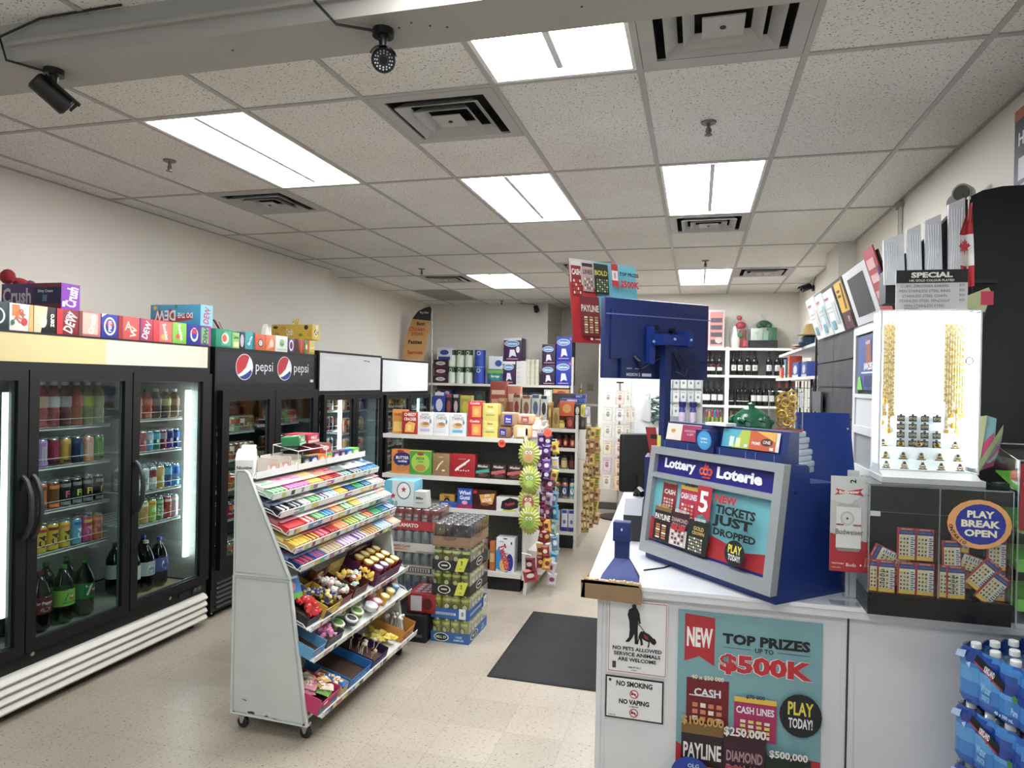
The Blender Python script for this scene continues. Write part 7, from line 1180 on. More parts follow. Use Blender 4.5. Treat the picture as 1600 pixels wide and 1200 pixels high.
# beer leaflet
bl = MB(); b0 = (.478, 2.70, 1.125); bl.box(b0[0], b0[0]+.122, b0[1], b0[1]+.001, b0[2], b0[2]+.345, M('#b8bab8', .35))
bl.art(Fr((b0[0], b0[1]-.0005, b0[2]), (.122, 0, 0), (0, 0, .345)), [('p', [(0, 0), (1, 0), (1, .32), (0, .40)], '#a82028'), ('p', [(0, .75), (.5, .7), (1, .85), (1, 1), (0, 1)], '#c4c6c4'), ('p', [(.12, .87), (.45, .845), (.88, .88), (.80, .845), (.9, .80), (.45, .82), (.10, .80), (.2, .835)], '#b81f28'), ('t', 'Budweiser', .5, .838, .034, '#ece8e4', .6, 3), ('t', '2', .60, .95, .06, '#1a1a1c', .2, 90), ('r', .16, .25, .84, .68, '#d0d2d0'), ('p', [(.2, .68), (.8, .68), (.75, .715), (.25, .715)], '#a8aaa8'), ('p', [(.16, .25), (.84, .25), (.78, .215), (.22, .215)], '#8a7a74'), ('e', .46, .56, .19, .075, '#b4b6b4'), ('e', .46, .56, .14, .055, '#c8cac8'), ('e', .46, .56, .03, .012, '#5a3a3a'), ('r', .16, .485, .36, .50, '#a82028'), ('r', .62, .485, .84, .50, '#a82028'), ('t', 'Budweiser', .52, .42, .055, '#303236', .74, 0, False), ('t', "THAT'S WHAT", .22, .085, .016, '#e8e0dc', .34), ('t', 'Buds', .58, .078, .035, '#ece4e0', .3, 0, False), ('r', .82, .07, .86, .09, '#e8e0dc'), ('r', .05, .04, .3, .045, '#d8b8b4')])
bl.box(b0[0]+.05, b0[0]+.07, b0[1]+.001, b0[1]+.03, b0[2]-.125, b0[2]+.12, ACRYL).box(b0[0]+.01, b0[0]+.11, b0[1], b0[1]+.06, 1.0005, 1.003, ACRYL)
single('beer_leaflet', bl, 'red and white beer can leaflet on a clear stand left of the ticket case', 'leaflet')
for i, (c, c2) in enumerate((('#5a86c0', '#d8dce4'), ('#3a4438', '#c8ccc0'), ('#6a2a3a', '#c8b8c0'))):
    single('small_card_pack', MB().box(-.012, .012, 0, .01, 0, .05, M(c, .4)).art(Fr((-.012, -.0005, 0), (.024, 0, 0), (0, 0, .05)), [('r', .1, .3, .9, .6, c2)]), '%s small hanging pack in the gap left of the ticket case' % ['blue', 'dark green', 'maroon'][i], 'card pack', (.5945-.02, 2.80, 1.40-.11*i), 0)
hb = MB().box(-.02, .02, 0, .004, 1.002-1.0, .48, M('#b8bcbc', .4)); single('hang_bar', hb, 'grey metal hanging bar behind the ticket case edge', 'display bar', (.575, 2.812, 1.0))
# lime organiser at the right edge
GZ = root('acrylic_organiser', 'clear organiser with lime green trays at the right end of the counter', 'organiser', (1.035, 2.62, 1.0))
g = MB(); LG = M('#5fb52c', .35)
g.box(0, .003, 0, .22, 0, .56, ACRYL).box(.003, .24, 0, .003, 0, .52, ACRYL).box(.003, .24, .217, .22, 0, .58, ACRYL).tube([(0, 0, 0), (0, 0, .56), (0, .22, .60), (.24, .22, .60)], .003, em, 6).tube([(0, 0, .56), (.24, 0, .56)], .003, em, 6); part('acrylic_shell', g, GZ)
for k in range(4): part('green_tray', MB().prism([(.01, .06+k*.13), (.20, .11+k*.13), (.20, .115+k*.13), (.01, .065+k*.13), (.008, .10+k*.13), (.005, .10+k*.13), (.005, .06+k*.13)], .006, .235, LG, 'x'), GZ)
single('red_envelope', MB().box(-.022, .022, 0, .002, 0, .22, M('#8f1220', .4)).art(Fr((-.022, -.0004, 0), (.044, 0, 0), (0, 0, .22)), [('e', .5, .7, .3, .06, '#b8923c'), ('e', .5, .7, .2, .04, '#8f1220'), ('e', .5, .45, .08, .02, '#b8923c')]), 'dark red envelope with gold print at the organiser', 'envelope', (1.058, 2.612, 1.33))
for i, (z_, c) in enumerate(((.47, '#d8d8d8'), (.50, '#e0785a'), (.33, '#c8d0c0'), (.20, '#d0ccc0'), (.07, '#6a8a4a'))): single('wrapped_item', MB().rbox(0, .12, 0, .08, 0, .035, .01, M(c, .5)), '%s wrapped item lying in the organiser' % ['white', 'coral', 'pale green', 'cream', 'dark green'][i], 'packet', (1.06, 2.66, 1.0+z_-.02), .1)
# water packs
def water_pack(z, label, x0=1.02, y0=2.163):
    t = root('water_pack', label, 'water bottle pack', (x0, y0, z), math.radians(25)); nx, ny, r = 4, 6, .0355; Bm = M('#1f5fae', .25, 0, 0, .3)
    bm = bottle_mesh('soda', CLEARPET, '#a8c8e0', '#e8ecec', .033, .19)
    for i in range(nx):
        for j in range(ny):
            if 0 < i and 0 < j < ny-1 and z < .77: continue
            part('bottle', bm, t, None, (.037+i*.071, .04+j*.072, .002))
    W_, D_, r_ = nx*.071+.004, ny*.072+.006, .034
    pts = []
    for j in range(ny):
        for k in range(5): a = math.pi*(.15+.7*k/4); pts.append((.019-.0195*math.sin(a), .04+j*.072-.0375*math.cos(a)))
    for i in range(nx):
        for k in range(5): a = math.pi*(.15+.7*k/4); pts.append((.037+i*.071-.0375*math.cos(a), .04+(ny-1)*.072+.0375*math.sin(a)))
    for j in reversed(range(ny)):
        for k in range(5): a = math.pi*(.15+.7*k/4); pts.append((.037+(nx-1)*.071+.0375*math.sin(a), .04+j*.072+.0375*math.cos(a)))
    for i in reversed(range(nx)):
        for k in range(5): a = math.pi*(.15+.7*k/4); pts.append((.037+i*.071+.0375*math.cos(a), .04-.0375*math.sin(a)))
    n = len(pts); cx_, cy_ = W_/2, D_/2
    def rg_(s, zz): return [(cx_+(x-cx_)*s, cy_+(y-cy_)*s, zz) for x, y in pts]
    w = MB(); LV = [M(c, .22, 0, 0, .4) for c in ('#123a8c', '#1c55a8', '#2f78c0', '#4a94d0', '#16459a')]
    zs_ = [.004, .016, .03, .045, .06, .075, .09, .105, .12, .135, .15, .163, .174, .183]
    rs = [rg_(.97 if i == 0 else (.975 if i > 11 else 1), q) for i, q in enumerate(zs_)]
    for i, (a, b) in enumerate(zip(rs, rs[1:])):
        for j in range(n):
            p = a[j]; v = zs_[i]; u = (D_-p[1])/D_ if p[0] < W_*.5 else p[1]/D_; dgl = v+u*.16
            m = LV[0] if .155 < dgl < .19 else (LV[4] if .19 <= dgl < .215 else (LV[1] if v < .03 or dgl > .25 else (LV[3] if .06 < v < .12 else LV[2])))
            w.add([a[j], a[(j+1) % n], b[(j+1) % n], b[j]], [(0, 1, 2, 3)], m, True)
    w.add(rs[-1]+rg_(.93, .191), [(i, (i+1) % n, n+(i+1) % n, n+i) for i in range(n)], WRAP, True)
    F = Fr((-.0015, D_, .0), (0, -D_, 0), (0, 0, .18))
    w.art(F, [('p', [(.16, .80), (.40, .52), (.42, .68), (.19, .96)], '#14141c'), ('p', [(.16, .80), (.40, .52), (.402, .55), (.165, .83)], '#a8242c'), ('t', 'KIRKLAND', .295, .74, .12, '#e8e8ec', .21, -15), ('t', 'Water', .27, .42, .16, '#8cc0e4', .2, -6), ('t', 'source', .27, .26, .10, '#7cb4dc', .15, -5), ('e', .50, .50, .02, .06, '#3a7a2c'), ('t', 'Pure', .50, .28, .12, '#8cc0e4', .12, -4), ('t', '40 x 500 mL', .42, .12, .06, '#b8d4ec', .15), ('p', [(.02, .9), (.1, .95), (.08, .8), (.0, .78)], '#a8c4e4'), ('p', [(.1, .72), (.14, .78), (.13, .66)], '#a8c4e4')])
    part('printed_wrap', w, t, 'blue printed shrink wrap')
    return t
for k in range(5): water_pack(k*.1945, ['lowest blue wrapped water bottle pack on the floor', 'blue wrapped water pack, second from the floor', 'blue wrapped water pack in the middle of its stack', 'blue wrapped water bottle pack just below the top one', 'topmost blue wrapped water bottle pack beside the counter'][k], 1.02+(.010 if k == 4 else 0))

# ------------------------------------------------------------------ tobacco cabinet on the right
KX = .80; KB = M('#1c1f28', .45); KD = M('#0d0f14', .45)
kb = root('tobacco_cabinet', 'tall charcoal cabinet with blank flap doors along the right wall', 'cabinet', (0, 0, 0))
part('carcass', MB().box(KX+.012, 1.282, 3.14, 5.10, 0, 2.12, KD), kb)
zz = [1.0, 1.22, 1.42, 1.62, 1.79, 1.945, 2.115]
for j in range(len(zz)-1):
    for i, (a, b) in enumerate(((3.96, 4.52), (4.525, 5.08))):
        part('flap_door', MB().box(KX, KX+.010, a, b, zz[j]+.004, zz[j+1]-.004, KB).box(KX-.004, KX, a, b, zz[j]+.004, zz[j]+.010, KD), kb)
part('flap_door', MB().box(KX-.03, KX-.018, 4.75, 5.08, 1.625, 1.76, M('#3a3e46', .4)), kb, 'loose grey flap hanging out')
part('lower_door', MB().box(KX, KX+.01, 3.2, 5.08, .05, .99, KB), kb)
wc = root('lottery_dispenser_cabinet', 'narrow white cabinet section with jackpot poster beside the charcoal flaps', 'cabinet', (0, 0, 0)); WC = M('#c6c9cc', .35)
mb = MB(); mb.box(KX-.005, KX+.010, 3.30, 3.95, 2.06, 2.115, WC).box(KX-.005, KX+.01, 3.30, 3.36, 1.40, 2.06, WC).box(KX-.005, KX+.01, 3.90, 3.95, 1.36, 2.06, WC).box(KX-.005, KX+.01, 3.36, 3.90, 1.74, 1.76, WC).box(KX+.002, KX+.01, 3.36, 3.90, 1.60, 1.74, WC).box(KX-.005, KX+.01, 3.36, 3.90, 1.56, 1.60, WC).box(KX+.006, KX+.01, 3.36, 3.90, 1.40, 1.56, M('#8a8d90')).box(KX-.005, KX+.01, 3.30, 3.95, 1.34, 1.40, WC)
part('frame', mb, wc)
jp = MB(); jp.box(KX-.001, KX+.003, 3.42, 3.86, 1.78, 2.05, M('#2a4488', .4)); jp.art(Fr((KX-.0015, 3.86, 1.78), (0, -.44, 0), (0, 0, .27)), [('p', [(.7, 1), (1, 1), (1, .75), (.85, .7)], '#d8a42c'), ('p', [(.4, .95), (.6, .9), (.65, .5), (.55, .35), (.4, .45)], '#8a4a34'), ('t', '$404,285', .5, .42, .15, '#dfe4ee', .8), ('r', .2, .3, .85, .33, '#c8d4e8'), ('p', [(0, 0), (.28, 0), (.14, .25), (.05, .24)], '#6ab83a'), ('r', .35, .06, .8, .26, '#1c2f60'), ('t', 'JACKPOT', .5, .85, .08, '#c8d4e8', .4)])
part('jackpot_poster', jp, wc)
# sloping header above, with its own boards
def header(y0, y1, col, art=(), off=0, h=.30, lab=None):
    a = Vector((KX-off, y1, 2.105)); U = Vector((0, y0-y1, 0)); Vv = Vector((-.32*h, 0, h)).normalized()*h
    n = U.cross(Vv).normalized()*.006; mb = MB(); mb.add([a, a+U, a+U+Vv, a+Vv, a-n, a+U-n, a+U+Vv-n, a+Vv-n], [(0, 1, 2, 3), (7, 6, 5, 4), (0, 4, 5, 1), (1, 5, 6, 2), (2, 6, 7, 3), (3, 7, 4, 0)], M(col, .4)); mb.art(Fr(a+n*.1, U, Vv), art); return mb
hr = root('cabinet_header', 'sloping charcoal sign board above the tobacco cabinet', 'sign board', (0, 0, 0)); part('board', header(3.15, 5.08, '#25272c', (), 0, .28), hr)
single('white_frame_sign', header(3.34, 3.82, '#c9cbcd', [('r', .16, .14, .84, .86, '#393b3e')], .012, .27), 'white framed sign with blank dark centre above the jackpot poster', 'sign')
single('tobacco_sign', header(3.84, 4.09, '#1e1c1e', [('r', .1, .35, .9, .95, '#c89a28'), ('r', .2, .75, .5, .8, '#3a2c14'), ('r', .2, .65, .5, .7, '#3a2c14'), ('p', [(.55, .4), (.7, .9), (.8, .9), (.7, .4)], '#4a3418'), ('r', .1, .0, .9, .33, '#4a1824'), ('t', '19', .6, .2, .12, '#d8d0d4', .2)], .012, .27), 'yellow and maroon age warning sign left of the white framed one', 'sign')
for i, (a, b) in enumerate(((4.12, 4.42), (4.40, 4.66), (4.64, 4.95))): single('taped_paper', header(a, b, ['#c4ccc8', '#b4bcb8', '#c8cccc'][i], [('r', .1, .8, .5, .86, '#a85a60'), ('r', .1, .6, .9, .62, '#8a949a'), ('r', .1, .5, .8, .52, '#8a949a'), ('r', .15, .1, .5, .3, '#5a8a9a'), ('r', .6, .2, .9, .7, ['#a8b0b0', '#8aa0a8', '#b8b0a8'][i])], .016+.004*i, .25+.01*i), 'paper sheet in a plastic sleeve on the sloping board, %s left of the yellow sign' % ORD[i], 'paper sheet', group='paper sheets on the sloping board')
single('red_price_sign', header(3.16, 3.33, '#b03040', [('r', .1, .7, .8, .85, '#d8a8a8'), ('r', .1, .5, .8, .62, '#d8a8a8'), ('r', .1, .28, .6, .38, '#d8a8a8'), ('r', .85, .2, 1, .7, '#3a2a80')], .012, .30), 'red price list sign right of the white framed one', 'sign')
# black arched unit facing the entrance, behind the jewellery
ar = root('arched_cabinet', 'large black cabinet with arched top behind the counter', 'cabinet', (0, 0, 0))
pts = [(.835, 1.001), (1.282, 1.001), (1.282, 2.575)]+[(1.12, 2.575), (1.05, 2.562), (1.0, 2.535), (.95, 2.48), (.90, 2.42), (.85, 2.375), (.78, 2.32), (.72, 2.26)]+[(.72, 2.13), (.835, 2.13)]
part('carcass', MB().prism(pts, 3.02, 3.12, M('#070a11', .5), 'y').tube([(.98, 3.018, 2.55), (1.03, 3.018, 2.1), (1.04, 3.018, 1.4)], .003, M('#1c2230', .3), 5), ar)
part('shelf_edge', MB().box(1.0, 1.10, 2.99, 3.02, 2.20, 2.215, M('#1a1f2a', .4)), ar)
pbx = MB()
for i, (a, b, t, w0) in enumerate(((.700, .775, 2.39, 0), (.782, .835, 2.425, 0), (.845, .905, 2.46, 0), (.925, .985, 2.52, 1))):
    mb = MB(); zb_ = 2.20; mb.add([(a+.01, 3.0, zb_), (b+.01, 3.0, zb_), (b-.005, 2.985, t+.01), (a, 2.985, t-.015), (a+.01, 3.012, zb_), (b+.01, 3.012, zb_), (b-.005, 3.0, t+.01), (a, 3.0, t-.015)], [(0, 1, 2, 3), (7, 6, 5, 4), (0, 4, 5, 1), (1, 5, 6, 2), (2, 6, 7, 3), (3, 7, 4, 0)], M('#c2c4ca', .25))
    for k in range(5): mb.tube([(a+.015+k*.009, 2.998, zb_+.02+k*.02), (a+.02+k*.007, 2.992, (zb_+t)/2), (a+.01+k*.009, 2.984, t-.03)], .0015, M('#e0e2e8', .15), 5)
    single('plastic_sleeve', mb, 'shiny pale plastic covered sheet on the black arch, %s from the left' % ORD[i], 'plastic sleeve', group='plastic covered sheets on the black arch')
# flag
fl = root('canadian_flag', 'small red and white maple leaf flag on a stick above the price sign', 'flag', (.965, 2.90, 0))
part('pole', MB().tube([(0, 0, 2.12), (0, 0, 2.50)], .003, M('#c8c0a0', .4), 6).sphere((0, 0, 2.505), .007, M('#d8d8d8', .3), 8), fl)
fg = MB(); n = 8
V = []
for j in range(n+1):
    z = 2.485-.31*j/n; ww = .006+.045*min(1, j/3)-.012*max(0, (j-6)/2)
    for i in range(5): V.append((-.002-ww*.9*i/4+.012*(j/n)+.01, -.004-.012*math.sin(i*1.6+j*.3), z))
F_ = []; 
fgm = MB()
for j in range(n):
    for i in range(4):
        c = '#b01c2c' if (j < 3 or j > 5) else ('#dcd8d8' if i % 3 or j != 4 else '#dcd8d8'); fgm.add([V[j*5+i], V[j*5+i+1], V[(j+1)*5+i+1], V[(j+1)*5+i]], [(0, 1, 2, 3)], c, True)
lf = [(0, -.03), (.003, -.012), (.016, -.014), (.012, -.004), (.024, .006), (.018, .010), (.016, .018), (.008, .010), (.010, .024), (.004, .020), (0, .032)]; lf = lf+[(-x, z) for x, z in reversed(lf[1:-1])]
fgm.add([(-.018+x*.8, -.022, 2.318+z) for x, z in lf], [tuple(range(len(lf)))], '#b01c2c'); part('flag_cloth', fgm, fl)
single('flag_stand', MB().lathe([(.02, 0, None), (.02, .01, BLACK), (.006, .012, BLACK), (.006, .05, BLACK)], 12), 'little black stand holding the maple leaf flag', 'flag stand', (.965, 2.90, 2.0751)); 
single('header_bracket', MB().box(.90, 1.0, 2.87, 3.02, 2.055, 2.075, BLACK), 'black bracket shelf under the flag stand', 'bracket')
single('paper_bundle', MB().prism([(0, 0), (.06, .0), (.08, .07), (.07, .09), (.0, .06)], -.01, .0, M('#a8ac80', .6), 'y').box(.045, .085, -.014, -.011, .025, .075, M('#b02848', .4)).prism([(.04, -.05), (.055, -.04), (.09, .07), (.08, .08)], .0, .02, M('#2a2c30', .5), 'y'), 'papers and pink tag tucked right of the jewellery display top', 'papers', (.962, 2.9, 2.08))
mg = MB()
for j in range(5):
    a = j*.22; mg.add([(0, 0, .02-.0), (.0+.03+.05*math.cos(a), .001*j, .17-.03*j), (.03+.05*math.cos(a+.22), .001*j, .17-.03*(j+1)), (.01, .001*j, 0)], [(0, 1, 2, 3)], ['#8a9468', '#5a8488', '#9a4a6a', '#7a9aa0', '#8a3a5a'][j])
mg.prism([(0, 0), (.02, .02), (.055, .10), (.06, .19), (.03, .20), (0, .19)], .004, .012, M('#6fa4ac', .5), 'y'); mg.prism([(.012, .03), (.05, .11), (.052, .14), (.02, .10)], .002, .004, M('#b83a6a', .5), 'y'); mg.prism([(0, .02), (.012, .05), (.03, .2), (.0, .195)], .0, .003, M('#a8a878', .5), 'y')
single('magazine', mg, 'colourful floral magazine tucked behind the right side of the jewellery display', 'magazine', (.975, 2.80, 1.5)); 
# emergency light, conduit, wall poster
el = root('emergency_light', 'twin head emergency light on the right wall near the ceiling', 'emergency light', (1.283, 3.72, 2.66))
part('housing', MB().box(-.05, 0, -.06, .12, -.09, .03, M('#b8b6ae', .5)), el); part('lamp_head', MB().tube([(-.06, -.03, .06), (-.10, -.07, .055)], [.035, .045], M('#8f8d86', .4), 16).tube([(-.10, -.07, .055), (-.103, -.073, .055)], .036, M('#5a5a58', .15, .5), 16), el); part('lamp_head', MB().tube([(-.04, .14, .06), (-.07, .11, .055)], [.03, .04], M('#8f8d86', .4), 16), el)
single('wall_conduit', MB().tube([(1.275, 5.0, 2.10), (1.275, 5.0, 3.02)], .012, M('#b4b0a8', .4), 8).tube([(1.275, 5.05, 2.10), (1.275, 5.05, 3.02)], .008, M('#a8a49c', .4), 8).box(1.26, 1.283, 4.97, 5.08, 2.985, 3.02, M('#8d8a84', .5)), 'pair of thin vertical conduits on the right wall', 'conduit')
wp = MB(); wp.box(1.276, 1.283, 2.45, 3.34, 2.50, 2.965, M('#1a2238', .4)); wp.art(Fr((1.2755, 3.34, 2.50), (0, -.89, 0), (0, 0, .465)), [('r', 0, .90, 1, 1, '#a8582c'), ('t', 'HELP', .14, .72, .12, '#d8dce4', .2), ('r', .05, .35, .3, .55, '#c8ccd4'), ('p', [(.03, .1), (.2, .2), (.25, .34), (.05, .3)], '#a8acb4')]); single('wall_poster', wp, 'dark navy poster with orange top strip on the right wall', 'poster')

# ------------------------------------------------------------------ right wall shelf with hats
rsf = root('hat_shelf', 'white wall shelf along the right wall before the wine shelves', 'shelf', (0, 0, 0))
part('shelf', MB().box(.93, 1.282, 5.9, 8.6, 2.13, 2.155, WHITE), rsf); part('shelf', MB().box(.90, 1.282, 5.9, 8.6, 1.855, 1.88, WHITE), rsf)
part('wire_bracket', MB().box(.91, .925, 5.9, 5.915, 1.0, 2.3, BLACK).box(1.265, 1.28, 5.9, 5.915, 1.0, 2.3, BLACK).tube([(.92, 5.9, 2.05), (1.27, 5.9, 2.05)], .004, BLACK, 5).tube([(.92, 5.9, 1.95), (1.27, 5.9, 1.95)], .004, BLACK, 5), rsf)
ht = root('straw_hat', 'pale straw hat on top of the dark blue cap pile', 'hat', (1.03, 6.75, 2.275)); part('crown', MB().lathe([(.10, 0, None), (.095, .06, M('#c8a868', .8)), (.07, .09, M('#c8a868', .8)), (.001, .10, M('#c8a868', .8))], 20), ht); part('brim', MB().lathe([(.095, -.001, None), (.15, -.012, M('#d0b27a', .8)), (.15, -.008, M('#d0b27a', .8)), (.095, .004, M('#d0b27a', .8))], 24), ht)
cp = root('cap', 'dark teal blue cap with brim under the straw hat', 'hat', (1.0, 6.75, 2.156)); part('crown', MB().lathe([(.10, 0, None), (.105, .04, M('#123c54', .6)), (.085, .085, M('#123c54', .6)), (.05, .105, M('#123c54', .6)), (.001, .107, M('#123c54', .6))], 20), cp); part('brim', MB().lathe([(.06, .0, None), (.09, .004, M('#0f3348', .6)), (.001, .012, M('#0f3348', .6))], 16, -.09, -.03), cp)
single('work_gloves', MB().sphere((0, 0, .03), .06, M('#c8a088', .8), 10, 1, 1.6, .5).sphere((-.02, -.13, .025), .04, M('#d8b8a0', .8), 8, 1, 1.8, .5).sphere((.02, .12, .03), .045, M('#c8988a', .8), 8, .8, 1.5, .6).tube([(0, -.15, .02), (-.03, -.24, .02)], [.02, .008], M('#c89a88', .8), 6), 'beige cloth gloves lying at the shelf edge beside the hats', 'gloves', (.965, 7.35, 2.156))
single('folded_sheet', MB().prism([(6.15, 2.157), (6.55, 2.157), (6.5, 2.25), (6.2, 2.32)], 1.0, 1.2, M('#c2c6ca', .4), 'x'), 'white folded plastic sheet at the near end of the hat shelf', 'plastic sheet')
for i, (y, w_, h_, c, c2, nm) in enumerate(((8.2, .2, .12, '#c83a2c', '#e8a080', 'red toy packet'), (7.8, .12, .2, '#3a6a8a', '#b0d0d8', 'blue glass bottle'), (7.5, .12, .22, '#c8442c', '#e8b03a', 'orange and red bottle'), (7.0, .4, .14, '#1f3f9a', '#d8dce8', 'long dark blue boxed toy'), (6.45, .3, .13, '#26418f', '#c8d0e4', 'dark blue box'))):
    single('boxed_goods', carton_mesh(w_, .12, h_, c, [('e', .5, .5, .3, .3, c2), ('r', 0, 0, 1, .15, c2)]), '%s on the lower right wall shelf' % nm, 'box', (.965, y, 1.881), -R90)
wr = MB()
for k in range(9): z = 1.1+k*.085; wr.tube([(.93, 6.2, z), (.93, 7.6, z)], .004, BLACK, 5)
for k in range(8): y = 6.2+k*.2; wr.tube([(.93, y, 1.0), (.93, y, 1.84)], .004, BLACK, 5)
wr.tube([(.93, 6.0, 1.0), (.90, 6.0, 1.5), (.92, 6.05, 1.78), (.96, 6.2, 1.84)], .012, BLACK, 6)
wk = root('wire_rack', 'black wire rack with hanging packs under the right wall shelf', 'wire rack', (0, 0, 0)); part('wire_grid', wr, wk); part('post', MB().box(.92, .94, 6.18, 6.2, 0, 1.855, BLACK).box(.92, .94, 7.6, 7.62, 0, 1.855, BLACK), wk)
for i in range(12): single('hanging_pack', MB().box(-.003, .003, -.06, .06, 0, .17, M(['#c8ccc8', '#a8b0a0', '#d0d4d0', '#5a6a5a', '#b8bcc0'][i % 5], .4)), 'pale blister pack on the black wire rack, %s column, %s row' % (ORD[i//3], ORD[i % 3]), 'blister pack', (.921, 6.4+(i//3)*.32, 1.12+(i % 3)*.24), 0, 'blister packs on the black wire rack')

# ------------------------------------------------------------------ wine shelves on the right back wall
WY = 9.35
wu = root('wine_shelving', 'white shelving unit full of wine bottles on the back wall', 'shelving', (0, 0, 0))
for x in (-.03, .355, 1.21): part('upright', MB().box(x, x+.05, WY, 9.715, 0, 2.29, WHITE), wu)
for z in (2.28, 1.925, 1.53, 1.14, .70, .25):
    part('shelf', MB().box(.02, .355, WY, 9.70, z-.03, z, WHITE), wu); part('shelf', MB().box(.405, 1.21, WY, 9.70, z-.03, z, WHITE), wu)
part('back_panel', MB().box(-.03, 1.26, 9.70, 9.715, 0, 2.28, M('#9a9a9c', .5)), wu)
def wine(px, z, lab, art, label, cap='#15151a', body='#0f1412', y=WY+.06, h=.315): single('wine_bottle', bottle_mesh('wine', body, lab, cap, .038, h, art), label, 'wine bottle', (onY(px, 600, y)[0], y, z+.0005), 0, 'wine bottles on the white shelving')
A1 = (('r', .1, .05, .9, .55, '#d8d4cc'), ('e', .5, .75, .45, .3, '#8a2034')); A2 = (('r', .1, .1, .9, .9, '#d0d0c8'), ('e', .5, .5, .15, .2, '#3a3a3a')); A3 = (('r', .1, .1, .9, .95, '#c8ccca'), ('e', .5, .6, .12, .15, '#8a7a5a'), ('r', .25, .25, .75, .3, '#5a5a5a')); A4 = (('p', [(.05, .1), (.95, .5), (.95, .95), (.05, .6)], '#dcd4d0'),)
for i, px in enumerate((1098, 1106, 1113, 1124)): wine(px, 1.925, '#2a0f16', A1, 'wine bottle with white and crimson label, top row, %s from the left' % ORD[i])
for i, px in enumerate((1146, 1156, 1168, 1179)): wine(px, 1.925, '#15181a', A2, 'wine bottle with round emblem label, top row right of the divider, %s' % ORD[i])
for i, px in enumerate((1201, 1214, 1226, 1235)): wine(px, 1.925, '#1c1a1a', A3, 'wine bottle with tall grey label, right end of top row, %s' % ORD[i])
for i, px in enumerate((1100, 1106, 1116, 1126)): wine(px, 1.53, '#3a1018', A4, 'wine bottle with slanting white label, second row, %s from the left' % ORD[i])
for i, px in enumerate((1143, 1155, 1161, 1167)): wine(px, 1.53, '#14181a', (('r', .1, .02, .9, .12, '#d8d8d0'), ('r', .3, .4, .7, .5, '#5a5a58')), 'dark wine bottle with thin white band, second row, %s right of the divider' % ORD[i])
for i, px in enumerate((1178, 1187, 1196, 1206)): wine(px, 1.53, '#1a1418', (('r', .05, .1, .95, .95, '#c8c8c4'),), 'wine bottle with plain white label, second row, %s of that kind' % ORD[i])
for i, px in enumerate((1218, 1229, 1239)): wine(px, 1.53, '#5a1a20', (('r', .1, .2, .9, .8, '#b89a90'),), 'wine bottle with red cap and dark label, second row right end, %s' % ORD[i], '#8a1c24')
for i, px in enumerate((1143, 1153, 1163, 1173, 1183)): wine(px, 1.14, '#3a4a2a', (('r', .1, .2, .9, .8, '#b8a87a'),), 'greenish wine bottle with tan label, third row, %s from the divider' % ORD[i], '#8a7a3a', '#25301c')
# on top of the unit
tgx = [onY(p, 500, WY+.05)[0] for p in (1085, 1137, 1172, 1216)]
single('toy_set_box', carton_mesh(tgx[1]-tgx[0]-.04, .08, .50, '#b8b8bc', [('r', .05, .05, .48, .95, '#c8382c'), ('r', .05, .6, .45, .75, '#d87a4a'), ('r', .1, .3, .42, .36, '#2a4a9a'), ('r', .52, .05, .96, .95, '#b87068')]+[('r', .55, .10+.19*i, .93, .22+.19*i, '#3c3c42') for i in range(4)]+[('e', .82, .2, .12, .08, '#a89a98'), ('p', [(.3, .5), (.45, .55), (.4, .85), (.3, .8)], '#e08a2c')]), 'tall red and grey boxed toy blaster set on top of the wine shelves', 'toy box', ((tgx[0]+tgx[1])/2-.02, WY+.10, 2.281))
gs = root('gift_bag', 'cellophane gift bag with red ribbon and white figure on the wine shelves', 'gift bag', ((tgx[1]+tgx[2])/2+.01, WY+.12, 2.281))
part('cellophane', MB().lathe([(.11, 0, None), (.13, .12, WRAP), (.12, .28, WRAP), (.04, .40, WRAP), (.05, .44, WRAP)], 16), gs); part('figure', MB().lathe([(.05, 0, None), (.06, .1, M('#d8d4cc', .7)), (.045, .18, M('#d8d4cc', .7)), (.001, .26, M('#d8d4cc', .7))], 12, -.04, -.02), gs)
part('filling', MB().rbox(.0, .09, -.05, .05, 0, .24, .02, M('#7a1c24', .5)).rbox(-.03, .05, -.07, -.02, .14, .2, .02, M('#2a6a3a', .5)).sphere((.02, 0, .30), .07, M('#a82030', .5), 10, 1, .6, .7).box(.05, .1, -.08, -.05, .02, .1, M('#c83040')), gs); part('ribbon', MB().sphere((0, 0, .40), .035, M('#c83a44', .3), 8), gs)
gk = root('gift_basket', 'cellophane wrapped green gift basket on the wine shelves', 'gift basket', ((tgx[2]+tgx[3])/2+.01, WY+.14, 2.281))
part('basket', MB().box(-.18, .16, -.1, .1, 0, .10, M('#232226', .7)), gk, 'dark woven basket'); part('filling', MB().rbox(-.17, -.02, -.09, .08, .10, .26, .01, M('#b4bcb4', .4)).rbox(.04, .15, -.09, .08, .10, .27, .01, M('#2f6a4a', .4)).rbox(-.02, .05, -.09, .05, .10, .23, .01, M('#8aa890', .4)), gk)
part('bow', MB().sphere((0, 0, .32), .06, M('#0f4a2c', .35), 10, 1.4, .6, .8).sphere((-.06, -.02, .30), .04, M('#14583a', .35), 8).sphere((.06, -.02, .30), .04, M('#14583a', .35), 8), gk); part('cellophane', MB().lathe([(.17, .1, None), (.19, .2, WRAP), (.10, .34, WRAP), (.02, .38, WRAP), (.05, .45, WRAP)], 16, sx=1, sy=.6), gk)
